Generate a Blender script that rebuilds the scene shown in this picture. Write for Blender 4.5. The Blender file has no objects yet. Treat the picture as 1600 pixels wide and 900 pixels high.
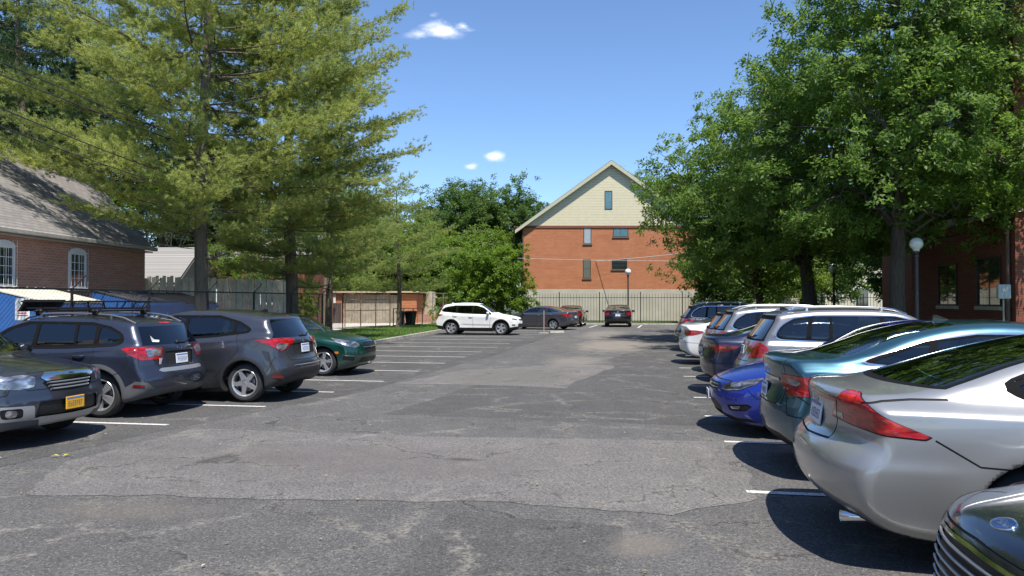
import bpy, math, random
import numpy as np
from mathutils import Vector, Matrix
R = math.radians
scene = bpy.context.scene
COL = scene.collection
# ---------------------------------------------------------------- camera
cd = bpy.data.cameras.new("camera"); cam = bpy.data.objects.new("camera", cd); COL.objects.link(cam)
cam.location = (0, 0, 1.78); cam.rotation_euler = (R(90.955), 0, R(9.93))
cd.sensor_width = 36; cd.lens = 27; cd.clip_end = 3000; cd.clip_start = 0.05
scene.camera = cam
# ---------------------------------------------------------------- world and sun
SUN = Vector((0.22, -0.40, 0.89)).normalized()
w = bpy.data.worlds.new("World"); scene.world = w; w.use_nodes = True
nt = w.node_tree; nt.nodes.clear()
def wn(t): return nt.nodes.new(t)
sky = wn('ShaderNodeTexSky'); sky.sky_type = 'NISHITA'; sky.sun_disc = False
sky.sun_elevation = math.asin(SUN.z); sky.sun_rotation = math.atan2(SUN.x, SUN.y)
sky.air_density = 0.95; sky.dust_density = 0.0; sky.ozone_density = 6.0; sky.altitude = 1500
bg = wn('ShaderNodeBackground'); bg.inputs['Strength'].default_value = 0.128
wo = wn('ShaderNodeOutputWorld')
tc = wn('ShaderNodeTexCoord')
nz = wn('ShaderNodeTexNoise'); nz.inputs['Scale'].default_value = 26; nz.inputs['Detail'].default_value = 8; nz.inputs['Roughness'].default_value = 0.62
mp = wn('ShaderNodeMapping'); mp.inputs['Scale'].default_value = (1, 1, 2.2)
nt.links.new(tc.outputs['Generated'], mp.inputs['Vector']); nt.links.new(mp.outputs['Vector'], nz.inputs['Vector'])
total = None
def vdir(px, py):
    th = math.atan(210/1200); X = (px-800)/1200; Z = (470-py)/1200
    return Vector((X*math.cos(th)-math.sin(th), math.cos(th)+X*math.sin(th), Z)).normalized()
for (px, py, rad, st) in ((690, 44, .030, .95), (655, 52, .022, .6), (722, 38, .022, .8), (773, 243, .018, 1.0), (735, 260, .013, .8), (822, 241, .010, .5), (676, 22, .010, .5),
                          (1545, 45, .05, 1.0), (1530, 60, .035, .8), (1900, 250, .10, 1.0), (2100, 200, .12, 1.0), (-400, 100, .12, .9), (-900, 250, .14, .9), (3000, 300, .2, .9)):
    d = vdir(px, py)
    sub = wn('ShaderNodeVectorMath'); sub.operation = 'SUBTRACT'; sub.inputs[1].default_value = d
    nt.links.new(tc.outputs['Generated'], sub.inputs[0])
    sc_ = wn('ShaderNodeVectorMath'); sc_.operation = 'MULTIPLY'; sc_.inputs[1].default_value = (1, 1, 2.3)
    nt.links.new(sub.outputs[0], sc_.inputs[0])
    ln = wn('ShaderNodeVectorMath'); ln.operation = 'LENGTH'; nt.links.new(sc_.outputs[0], ln.inputs[0])
    mr = wn('ShaderNodeMapRange'); mr.inputs['From Min'].default_value = rad*1.25; mr.inputs['From Max'].default_value = 0
    mr.inputs['To Min'].default_value = 0; mr.inputs['To Max'].default_value = st
    nt.links.new(ln.outputs['Value'], mr.inputs['Value'])
    if total is None: total = mr.outputs[0]
    else:
        ad = wn('ShaderNodeMath'); ad.operation = 'MAXIMUM'; nt.links.new(total, ad.inputs[0]); nt.links.new(mr.outputs[0], ad.inputs[1]); total = ad.outputs[0]
ad = wn('ShaderNodeMath'); ad.operation = 'ADD'; nt.links.new(total, ad.inputs[0])
m2 = wn('ShaderNodeMath'); m2.operation = 'MULTIPLY_ADD'; m2.inputs[1].default_value = 2.2; m2.inputs[2].default_value = -1.35; nt.links.new(nz.outputs['Fac'], m2.inputs[0])
nt.links.new(m2.outputs[0], ad.inputs[1])
m3 = wn('ShaderNodeMath'); m3.operation = 'MULTIPLY'; m3.use_clamp = True; nt.links.new(ad.outputs[0], m3.inputs[0]); nt.links.new(total, m3.inputs[1])
mr = wn('ShaderNodeMapRange'); mr.inputs['From Min'].default_value = 0.0; mr.inputs['From Max'].default_value = 0.45; mr.inputs['To Max'].default_value = .8
nt.links.new(m3.outputs[0], mr.inputs['Value'])
mx = wn('ShaderNodeMix'); mx.data_type = 'RGBA'; mx.inputs[7].default_value = (7.0, 7.2, 7.6, 1)
nt.links.new(mr.outputs[0], mx.inputs[0]); nt.links.new(sky.outputs[0], mx.inputs[6])
nt.links.new(mx.outputs[2], bg.inputs['Color']); nt.links.new(bg.outputs[0], wo.inputs['Surface'])
sl = bpy.data.lights.new("sun", 'SUN'); sl.energy = 4.3; sl.angle = R(0.5); sl.color = (1.0, 0.955, 0.88)
so = bpy.data.objects.new("sun", sl); COL.objects.link(so); so.rotation_euler = SUN.to_track_quat('Z', 'Y').to_euler()
scene.view_settings.view_transform = 'Standard'; scene.view_settings.look = 'None'; scene.view_settings.gamma = 1
scene.view_settings.use_curve_mapping = False; scene.view_settings.exposure = 0.72
cy = scene.cycles; cy.max_bounces = 6; cy.transparent_max_bounces = 12; cy.diffuse_bounces = 3; cy.glossy_bounces = 4; cy.transmission_bounces = 4
cy.use_denoising = True; cy.caustics_reflective = False; cy.caustics_refractive = False; cy.sample_clamp_indirect = 6

# ---------------------------------------------------------------- materials
MATS = {}
class NB:
    def __init__(s, name):
        s.m = bpy.data.materials.new(name); s.m.use_nodes = True; s.t = s.m.node_tree; s.t.nodes.clear()
        s.out = s.n('ShaderNodeOutputMaterial'); s.p = s.n('ShaderNodeBsdfPrincipled'); s.l(s.p.outputs[0], s.out.inputs[0])
        s.tc = s.n('ShaderNodeTexCoord')
    def n(s, t): return s.t.nodes.new(t)
    def l(s, a, b): s.t.links.new(a, b)
    def set(s, **k):
        for a, v in k.items():
            i = s.p.inputs[a.replace('_', ' ')]
            i.default_value = (*v, 1) if isinstance(v, tuple) and len(v) == 3 else v
    def coord(s, scale=(1, 1, 1), rot=(0, 0, 0), src='Object'):
        mp = s.n('ShaderNodeMapping'); mp.inputs['Scale'].default_value = scale; mp.inputs['Rotation'].default_value = rot
        s.l(s.tc.outputs[src], mp.inputs[0]); return mp.outputs[0]
    def noise(s, scale, detail=4, rough=.55, vec=None, dist=0):
        a = s.n('ShaderNodeTexNoise'); a.inputs['Scale'].default_value = scale; a.inputs['Detail'].default_value = detail
        a.inputs['Roughness'].default_value = rough; a.inputs['Distortion'].default_value = dist
        s.l(vec if vec is not None else s.tc.outputs['Object'], a.inputs['Vector']); return a.outputs['Fac']
    def ramp(s, fac, stops):
        r = s.n('ShaderNodeValToRGB'); e = r.color_ramp.elements
        while len(e) < len(stops): e.new(.5)
        for i, (p, c) in enumerate(stops):
            e[i].position = p; e[i].color = (*c, 1) if isinstance(c, tuple) else (c, c, c, 1)
        s.l(fac, r.inputs[0]); return r.outputs[0]
    def mix(s, fac, a, b, mode='MIX'):
        m = s.n('ShaderNodeMix'); m.data_type = 'RGBA'; m.blend_type = mode
        for i, v in ((0, fac), (6, a), (7, b)):
            if isinstance(v, (int, float)): m.inputs[i].default_value = v if i == 0 else (v, v, v, 1)
            elif isinstance(v, tuple): m.inputs[i].default_value = (*v, 1)
            else: s.l(v, m.inputs[i])
        return m.outputs[2]
    def math(s, op, a, b=0, c=0):
        m = s.n('ShaderNodeMath'); m.operation = op
        for i, v in enumerate((a, b, c)):
            if isinstance(v, (int, float)): m.inputs[i].default_value = v
            else: s.l(v, m.inputs[i])
        return m.outputs[0]
    def bump(s, h, strength=.3, dist=.02):
        b = s.n('ShaderNodeBump'); b.inputs['Strength'].default_value = strength; b.inputs['Distance'].default_value = dist
        s.l(h, b.inputs['Height']); s.l(b.outputs[0], s.p.inputs['Normal'])
    def base(s, c): s.l(c, s.p.inputs['Base Color'])
def mat(name, color=(.5, .5, .5), rough=.5, metal=0., spec=.5, coat=0., var=0., vscale=6, bump=0., emit=None):
    if name in MATS: return MATS[name]
    b = NB(name); b.set(Base_Color=tuple(color), Roughness=rough, Metallic=metal, Coat_Weight=coat, Coat_Roughness=.03)
    b.p.inputs['Specular IOR Level'].default_value = spec
    if var > 0:
        f = b.noise(vscale, 6, .6)
        lo = tuple(c*(1-var) for c in color); hi = tuple(min(1, c*(1+var)) for c in color)
        b.base(b.ramp(f, [(.3, lo), (.7, hi)]))
    if bump > 0: b.bump(b.noise(vscale*4, 6), bump)
    MATS[name] = b.m; return b.m

# ---------------------------------------------------------------- objects
def tag(o, label=None, cat=None, group=None, kind=None):
    if label: o['label'] = label
    if cat: o['category'] = cat
    if group: o['group'] = group
    if kind: o['kind'] = kind
    return o
def link(name, me, parent=None):
    o = bpy.data.objects.new(name, me); COL.objects.link(o)
    if parent: o.parent = parent
    return o
def thing(name, label, cat, loc=(0, 0, 0), rz=0, group=None):
    o = bpy.data.objects.new(name, None); COL.objects.link(o); o.location = loc; o.rotation_euler = (0, 0, rz)
    o.empty_display_size = .3
    return tag(o, label, cat, group)
def mesh_np(name, V, F, mats, midx=None, smooth=False, normals=None):
    """V (n,3) array; F list of index tuples or (m,k) array"""
    me = bpy.data.meshes.new(name)
    V = np.asarray(V, dtype=np.float32)
    if isinstance(F, np.ndarray):
        m, k = F.shape; loops = F.ravel().astype(np.int32); starts = np.arange(m, dtype=np.int32)*k; tot = np.full(m, k, np.int32)
    else:
        tot = np.array([len(f) for f in F], np.int32); loops = np.fromiter((i for f in F for i in f), np.int32); starts = np.concatenate([[0], np.cumsum(tot)[:-1]]).astype(np.int32); m = len(F)
    me.vertices.add(len(V)); me.vertices.foreach_set('co', V.ravel())
    me.loops.add(len(loops)); me.loops.foreach_set('vertex_index', loops)
    me.polygons.add(m); me.polygons.foreach_set('loop_start', starts)
    try: me.polygons.foreach_set('loop_total', tot)
    except Exception: pass
    for q in (mats if isinstance(mats, (list, tuple)) else [mats]): me.materials.append(q)
    if midx is not None: me.polygons.foreach_set('material_index', np.asarray(midx, np.int32))
    me.polygons.foreach_set('use_smooth', np.full(m, bool(smooth)))
    me.update(calc_edges=True)
    if normals is not None: me.normals_split_custom_set_from_vertices(np.asarray(normals, dtype=float).tolist())
    return me
class MB:
    """collects shapes for ONE mesh"""
    def __init__(s): s.V = []; s.F = []; s.M = []; s.n = 0
    def add(s, V, F, mi=0):
        s.V.extend([tuple(v) for v in V]); s.F.extend([tuple(i+s.n for i in f) for f in F]); s.M.extend([mi]*len(F)); s.n = len(s.V); return s
    def box(s, c, d, rz=0, mi=0, bev=0, M=None):
        x, y, z = d[0]/2, d[1]/2, d[2]/2
        if bev > 0:
            b = min(bev, x*.9, y*.9, z*.9); V = []; idx = {}
            for sx in (-1, 1):
                for sy in (-1, 1):
                    for sz in (-1, 1):
                        for a in range(3):
                            p = [sx*(x-b), sy*(y-b), sz*(z-b)]; p[a] += (sx, sy, sz)[a]*b
                            idx[(sx, sy, sz, a)] = len(V); V.append(p)
            F = []
            for a in range(3):
                u, v = [(1, 2), (2, 0), (0, 1)][a]
                for sg in (-1, 1):
                    q = []
                    for su, sv in ((-1, -1), (1, -1), (1, 1), (-1, 1)):
                        t = [0, 0, 0]; t[a] = sg; t[u] = su; t[v] = sv; q.append(idx[(*t, a)])
                    F.append(q if sg > 0 else q[::-1])
            for a in range(3):
                u, v = [(1, 2), (2, 0), (0, 1)][a]
                for su in (-1, 1):
                    for sv in (-1, 1):
                        q = []
                        for sa, ax in ((-1, u), (1, u), (1, v), (-1, v)):
                            t = [0, 0, 0]; t[a] = sa; t[u] = su; t[v] = sv; q.append(idx[(*t, ax)])
                        F.append(q if su*sv < 0 else q[::-1])
            for sx in (-1, 1):
                for sy in (-1, 1):
                    for sz in (-1, 1):
                        q = [idx[(sx, sy, sz, a)] for a in range(3)]; F.append(q if sx*sy*sz > 0 else q[::-1])
        else:
            V = [(sx*x, sy*y, sz*z) for sx in (-1, 1) for sy in (-1, 1) for sz in (-1, 1)]
            F = [(0, 1, 3, 2), (4, 6, 7, 5), (0, 4, 5, 1), (2, 3, 7, 6), (0, 2, 6, 4), (1, 5, 7, 3)]
        if M is not None: V = [tuple(M @ Vector(v)) for v in V]
        else:
            ca, sa = math.cos(rz), math.sin(rz); V = [(c[0]+v[0]*ca-v[1]*sa, c[1]+v[0]*sa+v[1]*ca, c[2]+v[2]) for v in V]
        return s.add(V, F, mi)
    def bar(s, a, b, wd, ht=None, mi=0):
        """box from a to b with section wd x ht"""
        a = Vector(a); b = Vector(b); d = b-a; L = d.length
        q = d.to_track_quat('X', 'Z').to_matrix().to_4x4(); q.translation = (a+b)/2
        return s.box((0, 0, 0), (L, wd, ht or wd), mi=mi, M=q)
    def tube(s, pts, rad, n=6, mi=0, cap=True):
        P = [Vector(p) for p in pts]; rr = rad if isinstance(rad, (list, tuple)) else [rad]*len(P); V = []; F = []
        up = Vector((.13, .27, 1)).normalized()
        for i, p in enumerate(P):
            t = (P[min(i+1, len(P)-1)]-P[max(i-1, 0)]).normalized()
            a = t.cross(up)
            if a.length < .05: a = t.cross(Vector((1, 0, 0)))
            a.normalize(); b = t.cross(a)
            for k in range(n):
                an = 2*math.pi*k/n; V.append(p+(a*math.cos(an)+b*math.sin(an))*rr[i])
        for i in range(len(P)-1):
            for k in range(n):
                k2 = (k+1) % n; F.append((i*n+k, i*n+k2, (i+1)*n+k2, (i+1)*n+k))
        if cap: F.append(tuple(range(n))); F.append(tuple(range((len(P)-1)*n+n-1, (len(P)-1)*n-1, -1)))
        return s.add(V, F, mi)
    def lathe(s, prof, n=24, M=None, mi=0, close=False):
        """prof: (r, z); revolve about z, M transforms"""
        V = []; F = []
        for r, z in prof:
            for k in range(n):
                a = 2*math.pi*k/n; v = Vector((r*math.cos(a), r*math.sin(a), z)); V.append(M @ v if M is not None else v)
        m = len(prof)
        for i in range(m if close else m-1):
            j = (i+1) % m
            for k in range(n): F.append((i*n+k, i*n+(k+1) % n, j*n+(k+1) % n, j*n+k))
        return s.add(V, F, mi)
    def poly(s, pts, mi=0): return s.add(pts, [tuple(range(len(pts)))], mi)
    def prism(s, pts, ex, mi=0):
        n = len(pts); P = [Vector(p) for p in pts]; e = Vector(ex); V = P+[p+e for p in P]
        return s.add(V, [tuple(range(n))[::-1], tuple(range(n, 2*n))]+[(i, (i+1) % n, (i+1) % n+n, i+n) for i in range(n)], mi)
    def build(s, name, mats, parent=None, smooth=False, loc=None):
        me = mesh_np(name, np.array(s.V, dtype=np.float32).reshape(-1, 3), s.F, mats, s.M, smooth)
        if smooth == 'auto':
            me.set_sharp_from_angle(angle=R(35))
        o = link(name, me, parent)
        if loc: o.location = loc
        return o
def text_mesh(txt, size, name, material, parent, M, ext=.002, font_shear=0, align='CENTER'):
    c = bpy.data.curves.new('t', 'FONT'); c.body = txt; c.size = size; c.extrude = ext; c.align_x = align; c.align_y = 'CENTER'; c.shear = font_shear
    t = bpy.data.objects.new('t', c); COL.objects.link(t)
    dg = bpy.context.evaluated_depsgraph_get(); me = bpy.data.meshes.new_from_object(t.evaluated_get(dg)); bpy.data.objects.remove(t)
    me.transform(M); me.materials.clear(); me.materials.append(material); me.name = name
    return link(name, me, parent)
def copy_tree(o, parent=None):
    c = o.copy(); COL.objects.link(c)
    if parent is not None: c.parent = parent
    for ch in o.children: copy_tree(ch, c)
    return c
# ================================================================ the setting
TH = math.atan(210/1200)
def cw(X, D, z=0.):   # metres to the right of / ahead of where the photographer stands -> world
    return Vector((X*math.cos(TH)-D*math.sin(TH), D*math.cos(TH)+X*math.sin(TH), z))
TANC = (.225, .20, .168)
STAINS = ((-1.3, 31, 1.7, 4.6, TANC, .9), (-2.3, 41, 1.3, 6, TANC, .7), (-2.0, 22.6, 1.0, 1.9, TANC, .65), (-3.1, 17.8, 1.8, 2.2, (.125, .115, .10), .6), (-.02, 5.75, .30, .32, (.20, .17, .14), .5), (-4.3, 5.9, .9, .35, (.15, .13, .105), .35), (-2.05, 8.4, .28, .10, (.02, .02, .018), .8), (-3.2, 8.2, 2.4, 1.0, (.115, .10, .095), .5))
def asphalt(name, base, speck=.5, crack=.6, tint=(1, 1, 1), cs=.75, seed=0):
    b = NB(name); b.set(Roughness=.86); b.p.inputs['Specular IOR Level'].default_value = .35
    co = b.coord(src='Object'); mp = b.n('ShaderNodeMapping'); mp.inputs['Location'].default_value = (seed*7.3, seed*3.1, 0); b.l(co, mp.inputs[0]); co = mp.outputs[0]
    big = b.noise(.28, 5, .6, co); mid = b.noise(2.6, 7, .65, co); fine = b.noise(30, 7, .82, co); streak = b.noise(1.3, 6, .7, b.coord((1, .22, 1), (0, 0, .5)))
    c = b.ramp(big, [(.3, tuple(base*t*.80 for t in tint)), (.7, tuple(base*t*1.22 for t in tint))])
    c = b.mix(b.math('MULTIPLY', b.ramp(mid, [(.40, 0.), (.66, 1.)]), .50), c, tuple(base*t*1.55 for t in tint))
    c = b.mix(b.math('MULTIPLY', b.ramp(streak, [(.48, 0.), (.78, 1.)]), .40), c, tuple(base*t*v*1.75 for t, v in zip(tint, (1.06, .99, .90))))
    c = b.mix(b.math('MULTIPLY', b.ramp(fine, [(.42, 1.), (.56, 0.)]), .80), c, tuple(base*t*.38 for t in tint))
    vo = b.n('ShaderNodeTexVoronoi'); vo.inputs['Scale'].default_value = 42; b.l(co, vo.inputs['Vector'])
    sp_ = b.math('MULTIPLY', b.ramp(vo.outputs['Distance'], [(.12, 1.), (.34, 0.)]), b.ramp(b.noise(9, 4, .7, co), [(.38, .15), (.60, 1.)]))
    c = b.mix(b.math('MULTIPLY', sp_, speck), c, (.36, .34, .31))
    dn = b.n('ShaderNodeTexNoise'); dn.inputs['Scale'].default_value = 1.7; dn.inputs['Detail'].default_value = 8; dn.inputs['Roughness'].default_value = .7; b.l(co, dn.inputs['Vector'])
    wv = b.n('ShaderNodeVectorMath'); wv.operation = 'MULTIPLY_ADD'; wv.inputs[1].default_value = (1.0, 1.0, 0); b.l(dn.outputs['Color'], wv.inputs[0]); b.l(co, wv.inputs[2])
    cr = b.n('ShaderNodeTexVoronoi'); cr.feature = 'DISTANCE_TO_EDGE'; cr.inputs['Scale'].default_value = cs; b.l(wv.outputs[0], cr.inputs['Vector'])
    cr2 = b.n('ShaderNodeTexVoronoi'); cr2.feature = 'DISTANCE_TO_EDGE'; cr2.inputs['Scale'].default_value = cs*4.5; b.l(wv.outputs[0], cr2.inputs['Vector'])
    pale = b.math('MULTIPLY', b.ramp(cr.outputs['Distance'], [(.0, 1.), (.055, 0.)]), b.ramp(b.noise(1.1, 5, .7, co), [(.44, 0.), (.56, 1.)]))
    pale = b.math('MULTIPLY', pale, b.ramp(b.noise(22, 4, .7, co), [(.40, 0.), (.58, 1.)]))
    c = b.mix(b.math('MULTIPLY', pale, .85*crack), c, (.34, .31, .26))
    dk = b.math('MULTIPLY', b.ramp(cr.outputs['Distance'], [(.0, 1.), (.010, 0.)]), b.ramp(b.noise(.8, 4, .6, co), [(.42, 0.), (.52, 1.)]))
    al = b.math('MULTIPLY', b.ramp(cr2.outputs['Distance'], [(.0, 1.), (.022, 0.)]), b.ramp(b.noise(.33, 4, .6, co), [(.60, 0.), (.66, 1.)]))
    sx = b.n('ShaderNodeSeparateXYZ'); b.l(b.tc.outputs['Object'], sx.inputs[0]); nzs = b.noise(1.6, 6, .7)
    for (x, y, rx, ry, col, st) in STAINS:
        u = b.math('DIVIDE', b.math('SUBTRACT', sx.outputs[0], x), rx); v = b.math('DIVIDE', b.math('SUBTRACT', sx.outputs[1], y), ry)
        d = b.math('SQRT', b.math('ADD', b.math('MULTIPLY', u, u), b.math('MULTIPLY', v, v))); d = b.math('ADD', d, b.math('MULTIPLY_ADD', nzs, 1.6, -.8))
        c = b.mix(b.math('MULTIPLY', b.ramp(b.math('MULTIPLY_ADD', fine, .35, b.math('MULTIPLY_ADD', d, .5, -.17)), [(.24, 1.), (.56, 0.)]), st), c, col)
    dk = b.math('MAXIMUM', dk, al); c = b.mix(b.math('MULTIPLY', dk, crack), c, (.016, .015, .014)); b.base(c)
    h = b.math('SUBTRACT', b.math('MULTIPLY_ADD', vo.outputs['Distance'], -.35, fine), b.math('MULTIPLY', dk, 1.5)); b.bump(h, .55, .012)
    return b.m
A_BASE = asphalt('asphalt', .106, .7, .75, (1.03, .99, .955)); A_SEAL = asphalt('sealed_asphalt', .084, .45, .7, (1.02, .99, .96), seed=3)
A_OLD = asphalt('worn_asphalt', .146, 1.0, .6, (1.055, .985, .94), seed=5); A_TAN = asphalt('sandy_asphalt', .115, .6, .3, (1.10, .99, .86), seed=8)
def sheet(name, pts, z, m, kind='structure', th=0):
    P = [Vector((p[0], p[1], z)) for p in pts]; b = MB(); b.poly([tuple(p) for p in P]); 
    if th: b.prism([(p[0], p[1], z-th) for p in P], (0, 0, th-.0005))
    return tag(b.build(name, [m]), kind=kind)
def ragged(pts, amp=.04, step=.25, seed=1):
    rg = random.Random(seed); out = []
    for i in range(len(pts)):
        a, b = Vector(pts[i]), Vector(pts[(i+1) % len(pts)]); n = max(1, int((b-a).length/step)); t = (b-a).normalized() if (b-a).length else Vector((1, 0)); nn = Vector((-t.y, t.x)); w = 0
        for k in range(n): w = .7*w+rg.uniform(-amp, amp); p = a+(b-a)*k/n+nn*w; out.append((p.x, p.y))
    return out
gm = NB('rough_ground'); gm.set(Roughness=.95); gm.base(gm.ramp(gm.noise(.6, 8, .6), [(.35, (.035, .055, .018)), (.6, (.07, .085, .03)), (.8, (.12, .11, .07))])); GROUND = gm.m
GRASSM = NB('lawn_grass'); GRASSM.set(Roughness=.9); GRASSM.base(GRASSM.mix(GRASSM.ramp(GRASSM.noise(14, 6, .7), [(.35, 0.), (.65, 1.)]), GRASSM.ramp(GRASSM.noise(.9, 4), [(.3, (.07, .13, .018)), (.7, (.15, .20, .035))]), (.05, .10, .015))); GRASSM.bump(GRASSM.noise(60, 4), .6, .03); GRASSM = GRASSM.m
CONC = mat('concrete', (.36, .335, .29), .85, var=.28, vscale=1.6, bump=.15); CONCL = mat('pale_concrete', (.46, .43, .38), .85, var=.2, vscale=1.1, bump=.1); KERBM = mat('kerb_concrete', (.42, .39, .34), .85, var=.3, vscale=3, bump=.2); KERBD = mat('dark_kerb', (.10, .095, .085), .85, var=.5, vscale=4)
tag(link('ground', mesh_np('ground', [(-700, -300, -.04), (700, -300, -.04), (700, 900, -.04), (-700, 900, -.04)], [(0, 1, 2, 3)], GROUND)), kind='structure')
sheet('parking_lot', [(-12.2, -14), (7.2, -14), (7.2, 57.6), (-11.6, 57.6), (-11.7, 44), (-11.2, 28)], 0, A_BASE)
sheet('asphalt_patch', ragged([(-12.0, -10), (-6.9, -10), (-6.9, 6.3), (-6.4, 10), (-5.5, 14), (-4.9, 24), (-4.7, 36), (-5.1, 45), (-11.2, 45), (-11.0, 28), (-12.0, 27)], .05, .6, 2), .002, A_SEAL)
sheet('asphalt_patch', ragged([(-4.1, 11.6), (7.0, 11.0), (7.0, 29), (.4, 30), (-1.0, 25), (-2.0, 19), (-3.6, 16.2)], .10, .5, 3), .002, A_SEAL)
sheet('asphalt_patch', ragged([(-6.35, 7.6), (-6.2, 9.8), (-3.1, 9.75), (-.6, 9.95), (1.15, 10.1), (1.0, 7.2), (.2, 6.5), (-1.2, 6.7), (-2.9, 6.45), (-4.4, 6.4), (-5.6, 6.2)], .03, .12, 4), .004, A_OLD)
sheet('asphalt_patch', ragged([(-5.4, 15.8), (-1.6, 15.6), (-.9, 21.2), (-2.4, 21.6), (-3.9, 19.6), (-4.6, 19.4)], .10, .5, 5), .004, A_OLD)
sheet('asphalt_patch', ragged([(-1.9, -3), (-.35, -3), (-.2, 6.1), (-1.6, 6.3)], .05, .4, 7), .002, A_SEAL)
PAINTW = NB('road_paint'); PAINTW.set(Roughness=.7); PAINTW.base(PAINTW.mix(PAINTW.ramp(PAINTW.noise(26, 6, .75), [(.52, 0.), (.68, 1.)]), (.62, .61, .58), (.10, .098, .095))); PAINTW = PAINTW.m
def line(a, b, wd=.10):
    a = Vector(a); b = Vector(b); t = (b-a).normalized(); n = Vector((-t.y, t.x))*wd/2; q = [a-n, a+n, b+n, b-n]
    if (q[1]-q[0]).cross(q[2]-q[1]) < 0: q = q[::-1]
    return q
lines = []
for x, y in ((-7.2, 7.56), (-6.75, 10.0), (-6.30, 12.0), (-5.98, 14.12), (-5.71, 16.21), (-5.66, 18.7), (-5.64, 21.2), (-5.64, 23.65), (-5.65, 26.12), (-5.6, 28.73), (-5.6, 31.39), (-5.55, 34.2), (-5.38, 37.1), (-5.4, 40.0), (-5.4, 42.7), (-5.4, 45.3)): lines.append(line((x, y), (x-5.2, y)))
for x, y in ((.91, 4.9), (.91, 7.44), (.96, 10.03), (.88, 12.2), (.85, 14.51), (.86, 16.45), (.85, 18.5), (.85, 20.8), (.85, 23.2), (.85, 25.7), (.85, 28.2), (.85, 30.8), (.85, 33.4), (.85, 36)): lines.append(line((x, y), (x+5.1, y)))
for x in (-3.75, -.55, 2.2): lines.append(line((x, 51.2), (x+.2, 56.6), .12))
for q in lines: b = MB(); b.poly([(p.x, p.y, .008) for p in q]); tag(b.build('parking_line', [PAINTW]), kind='structure')
# kerbs
def kerb(name, pts, wd=.16, h=.13, m=KERBM):
    b = MB()
    for a, c in zip(pts[:-1], pts[1:]):
        a = Vector((*a, h/2-.01)); c = Vector((*c, h/2-.01)); n = max(1, round((c-a).length/2.4))
        for i in range(n): b.bar(a+(c-a)*i/n+(c-a).normalized()*.006, a+(c-a)*(i+1)/n-(c-a).normalized()*.006, wd, h+.02)
    return tag(b.build(name, [m]), kind='structure')
kerb('kerb', [(-12.3, -13), (-12.3, 26.5)]); kerb('kerb', [(-11.1, 30.2), (-11.75, 44), (-11.7, 57.7), (7.3, 57.7)]); kerb('kerb', [(-12.3, 26.5), (-11.1, 30.2)], m=KERBD); kerb('kerb', [(7.3, 57.7), (7.3, -13)])
sheet('lawn', [(-12.4, -13), (-12.4, 26.5), (-11.2, 30.2), (-11.85, 44), (-11.8, 57.8), (-14.8, 57.8), (-16.6, 49), (-17.6, 43), (-13.6, 27), (-13.6, -13)], .10, GRASSM)
sheet('lawn', [(-11.8, 57.8), (30, 57.8), (30, 64), (-11.8, 64)], .10, GRASSM); sheet('lawn', [(7.4, 57.6), (7.4, -13), (10.8, -13), (10.8, 57.6)], .10, GRASSM)
sheet('concrete_yard', [(-13.6, -13), (-13.6, 27), (-17.6, 43), (-16.6, 49), (-14.8, 57.8), (-14.6, 66), (-40, 66), (-40, -13)], .03, CONCL)
# short grass blades on the lawn beside the cars
rng = np.random.default_rng(5)
def tri_blades(n, poly_lo, poly_hi, inside, z0, h, wd):
    P = rng.uniform(poly_lo, poly_hi, (n, 2)); P = P[inside(P)]; n = len(P); a = rng.uniform(0, 6.283, n); hh = rng.uniform(.5, 1, n)*h; d = np.stack([np.cos(a), np.sin(a)], 1)*wd; ln = rng.normal(0, .3, (n, 2))*hh[:, None]
    V = np.zeros((n, 3, 3)); V[:, 0, :2] = P-d; V[:, 1, :2] = P+d; V[:, 2, :2] = P+ln; V[:, :2, 2] = z0; V[:, 2, 2] = z0+hh; return V.reshape(-1, 3)
def inl(P): x0 = np.interp(P[:, 1], [26.5, 30.2, 44, 57.8], [-12.5, -11.3, -11.95, -11.9]); x1 = np.interp(P[:, 1], [27, 43, 49, 57.8], [-13.6, -17.6, -16.6, -14.8]); return (P[:, 0] < x0) & (P[:, 0] > x1)
V = np.concatenate([tri_blades(60000, (-18, 26.5), (-11, 57.8), inl, .10, .09, .012), tri_blades(40000, (-11.8, 57.9), (14, 62), lambda P: P[:, 0] > -99, .10, .10, .012)])
tag(link('grass', mesh_np('grass', V, np.arange(len(V)).reshape(-1, 3), mat('grass_blade', (.10, .18, .03), .8, var=.3, vscale=2))), kind='stuff')
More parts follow.
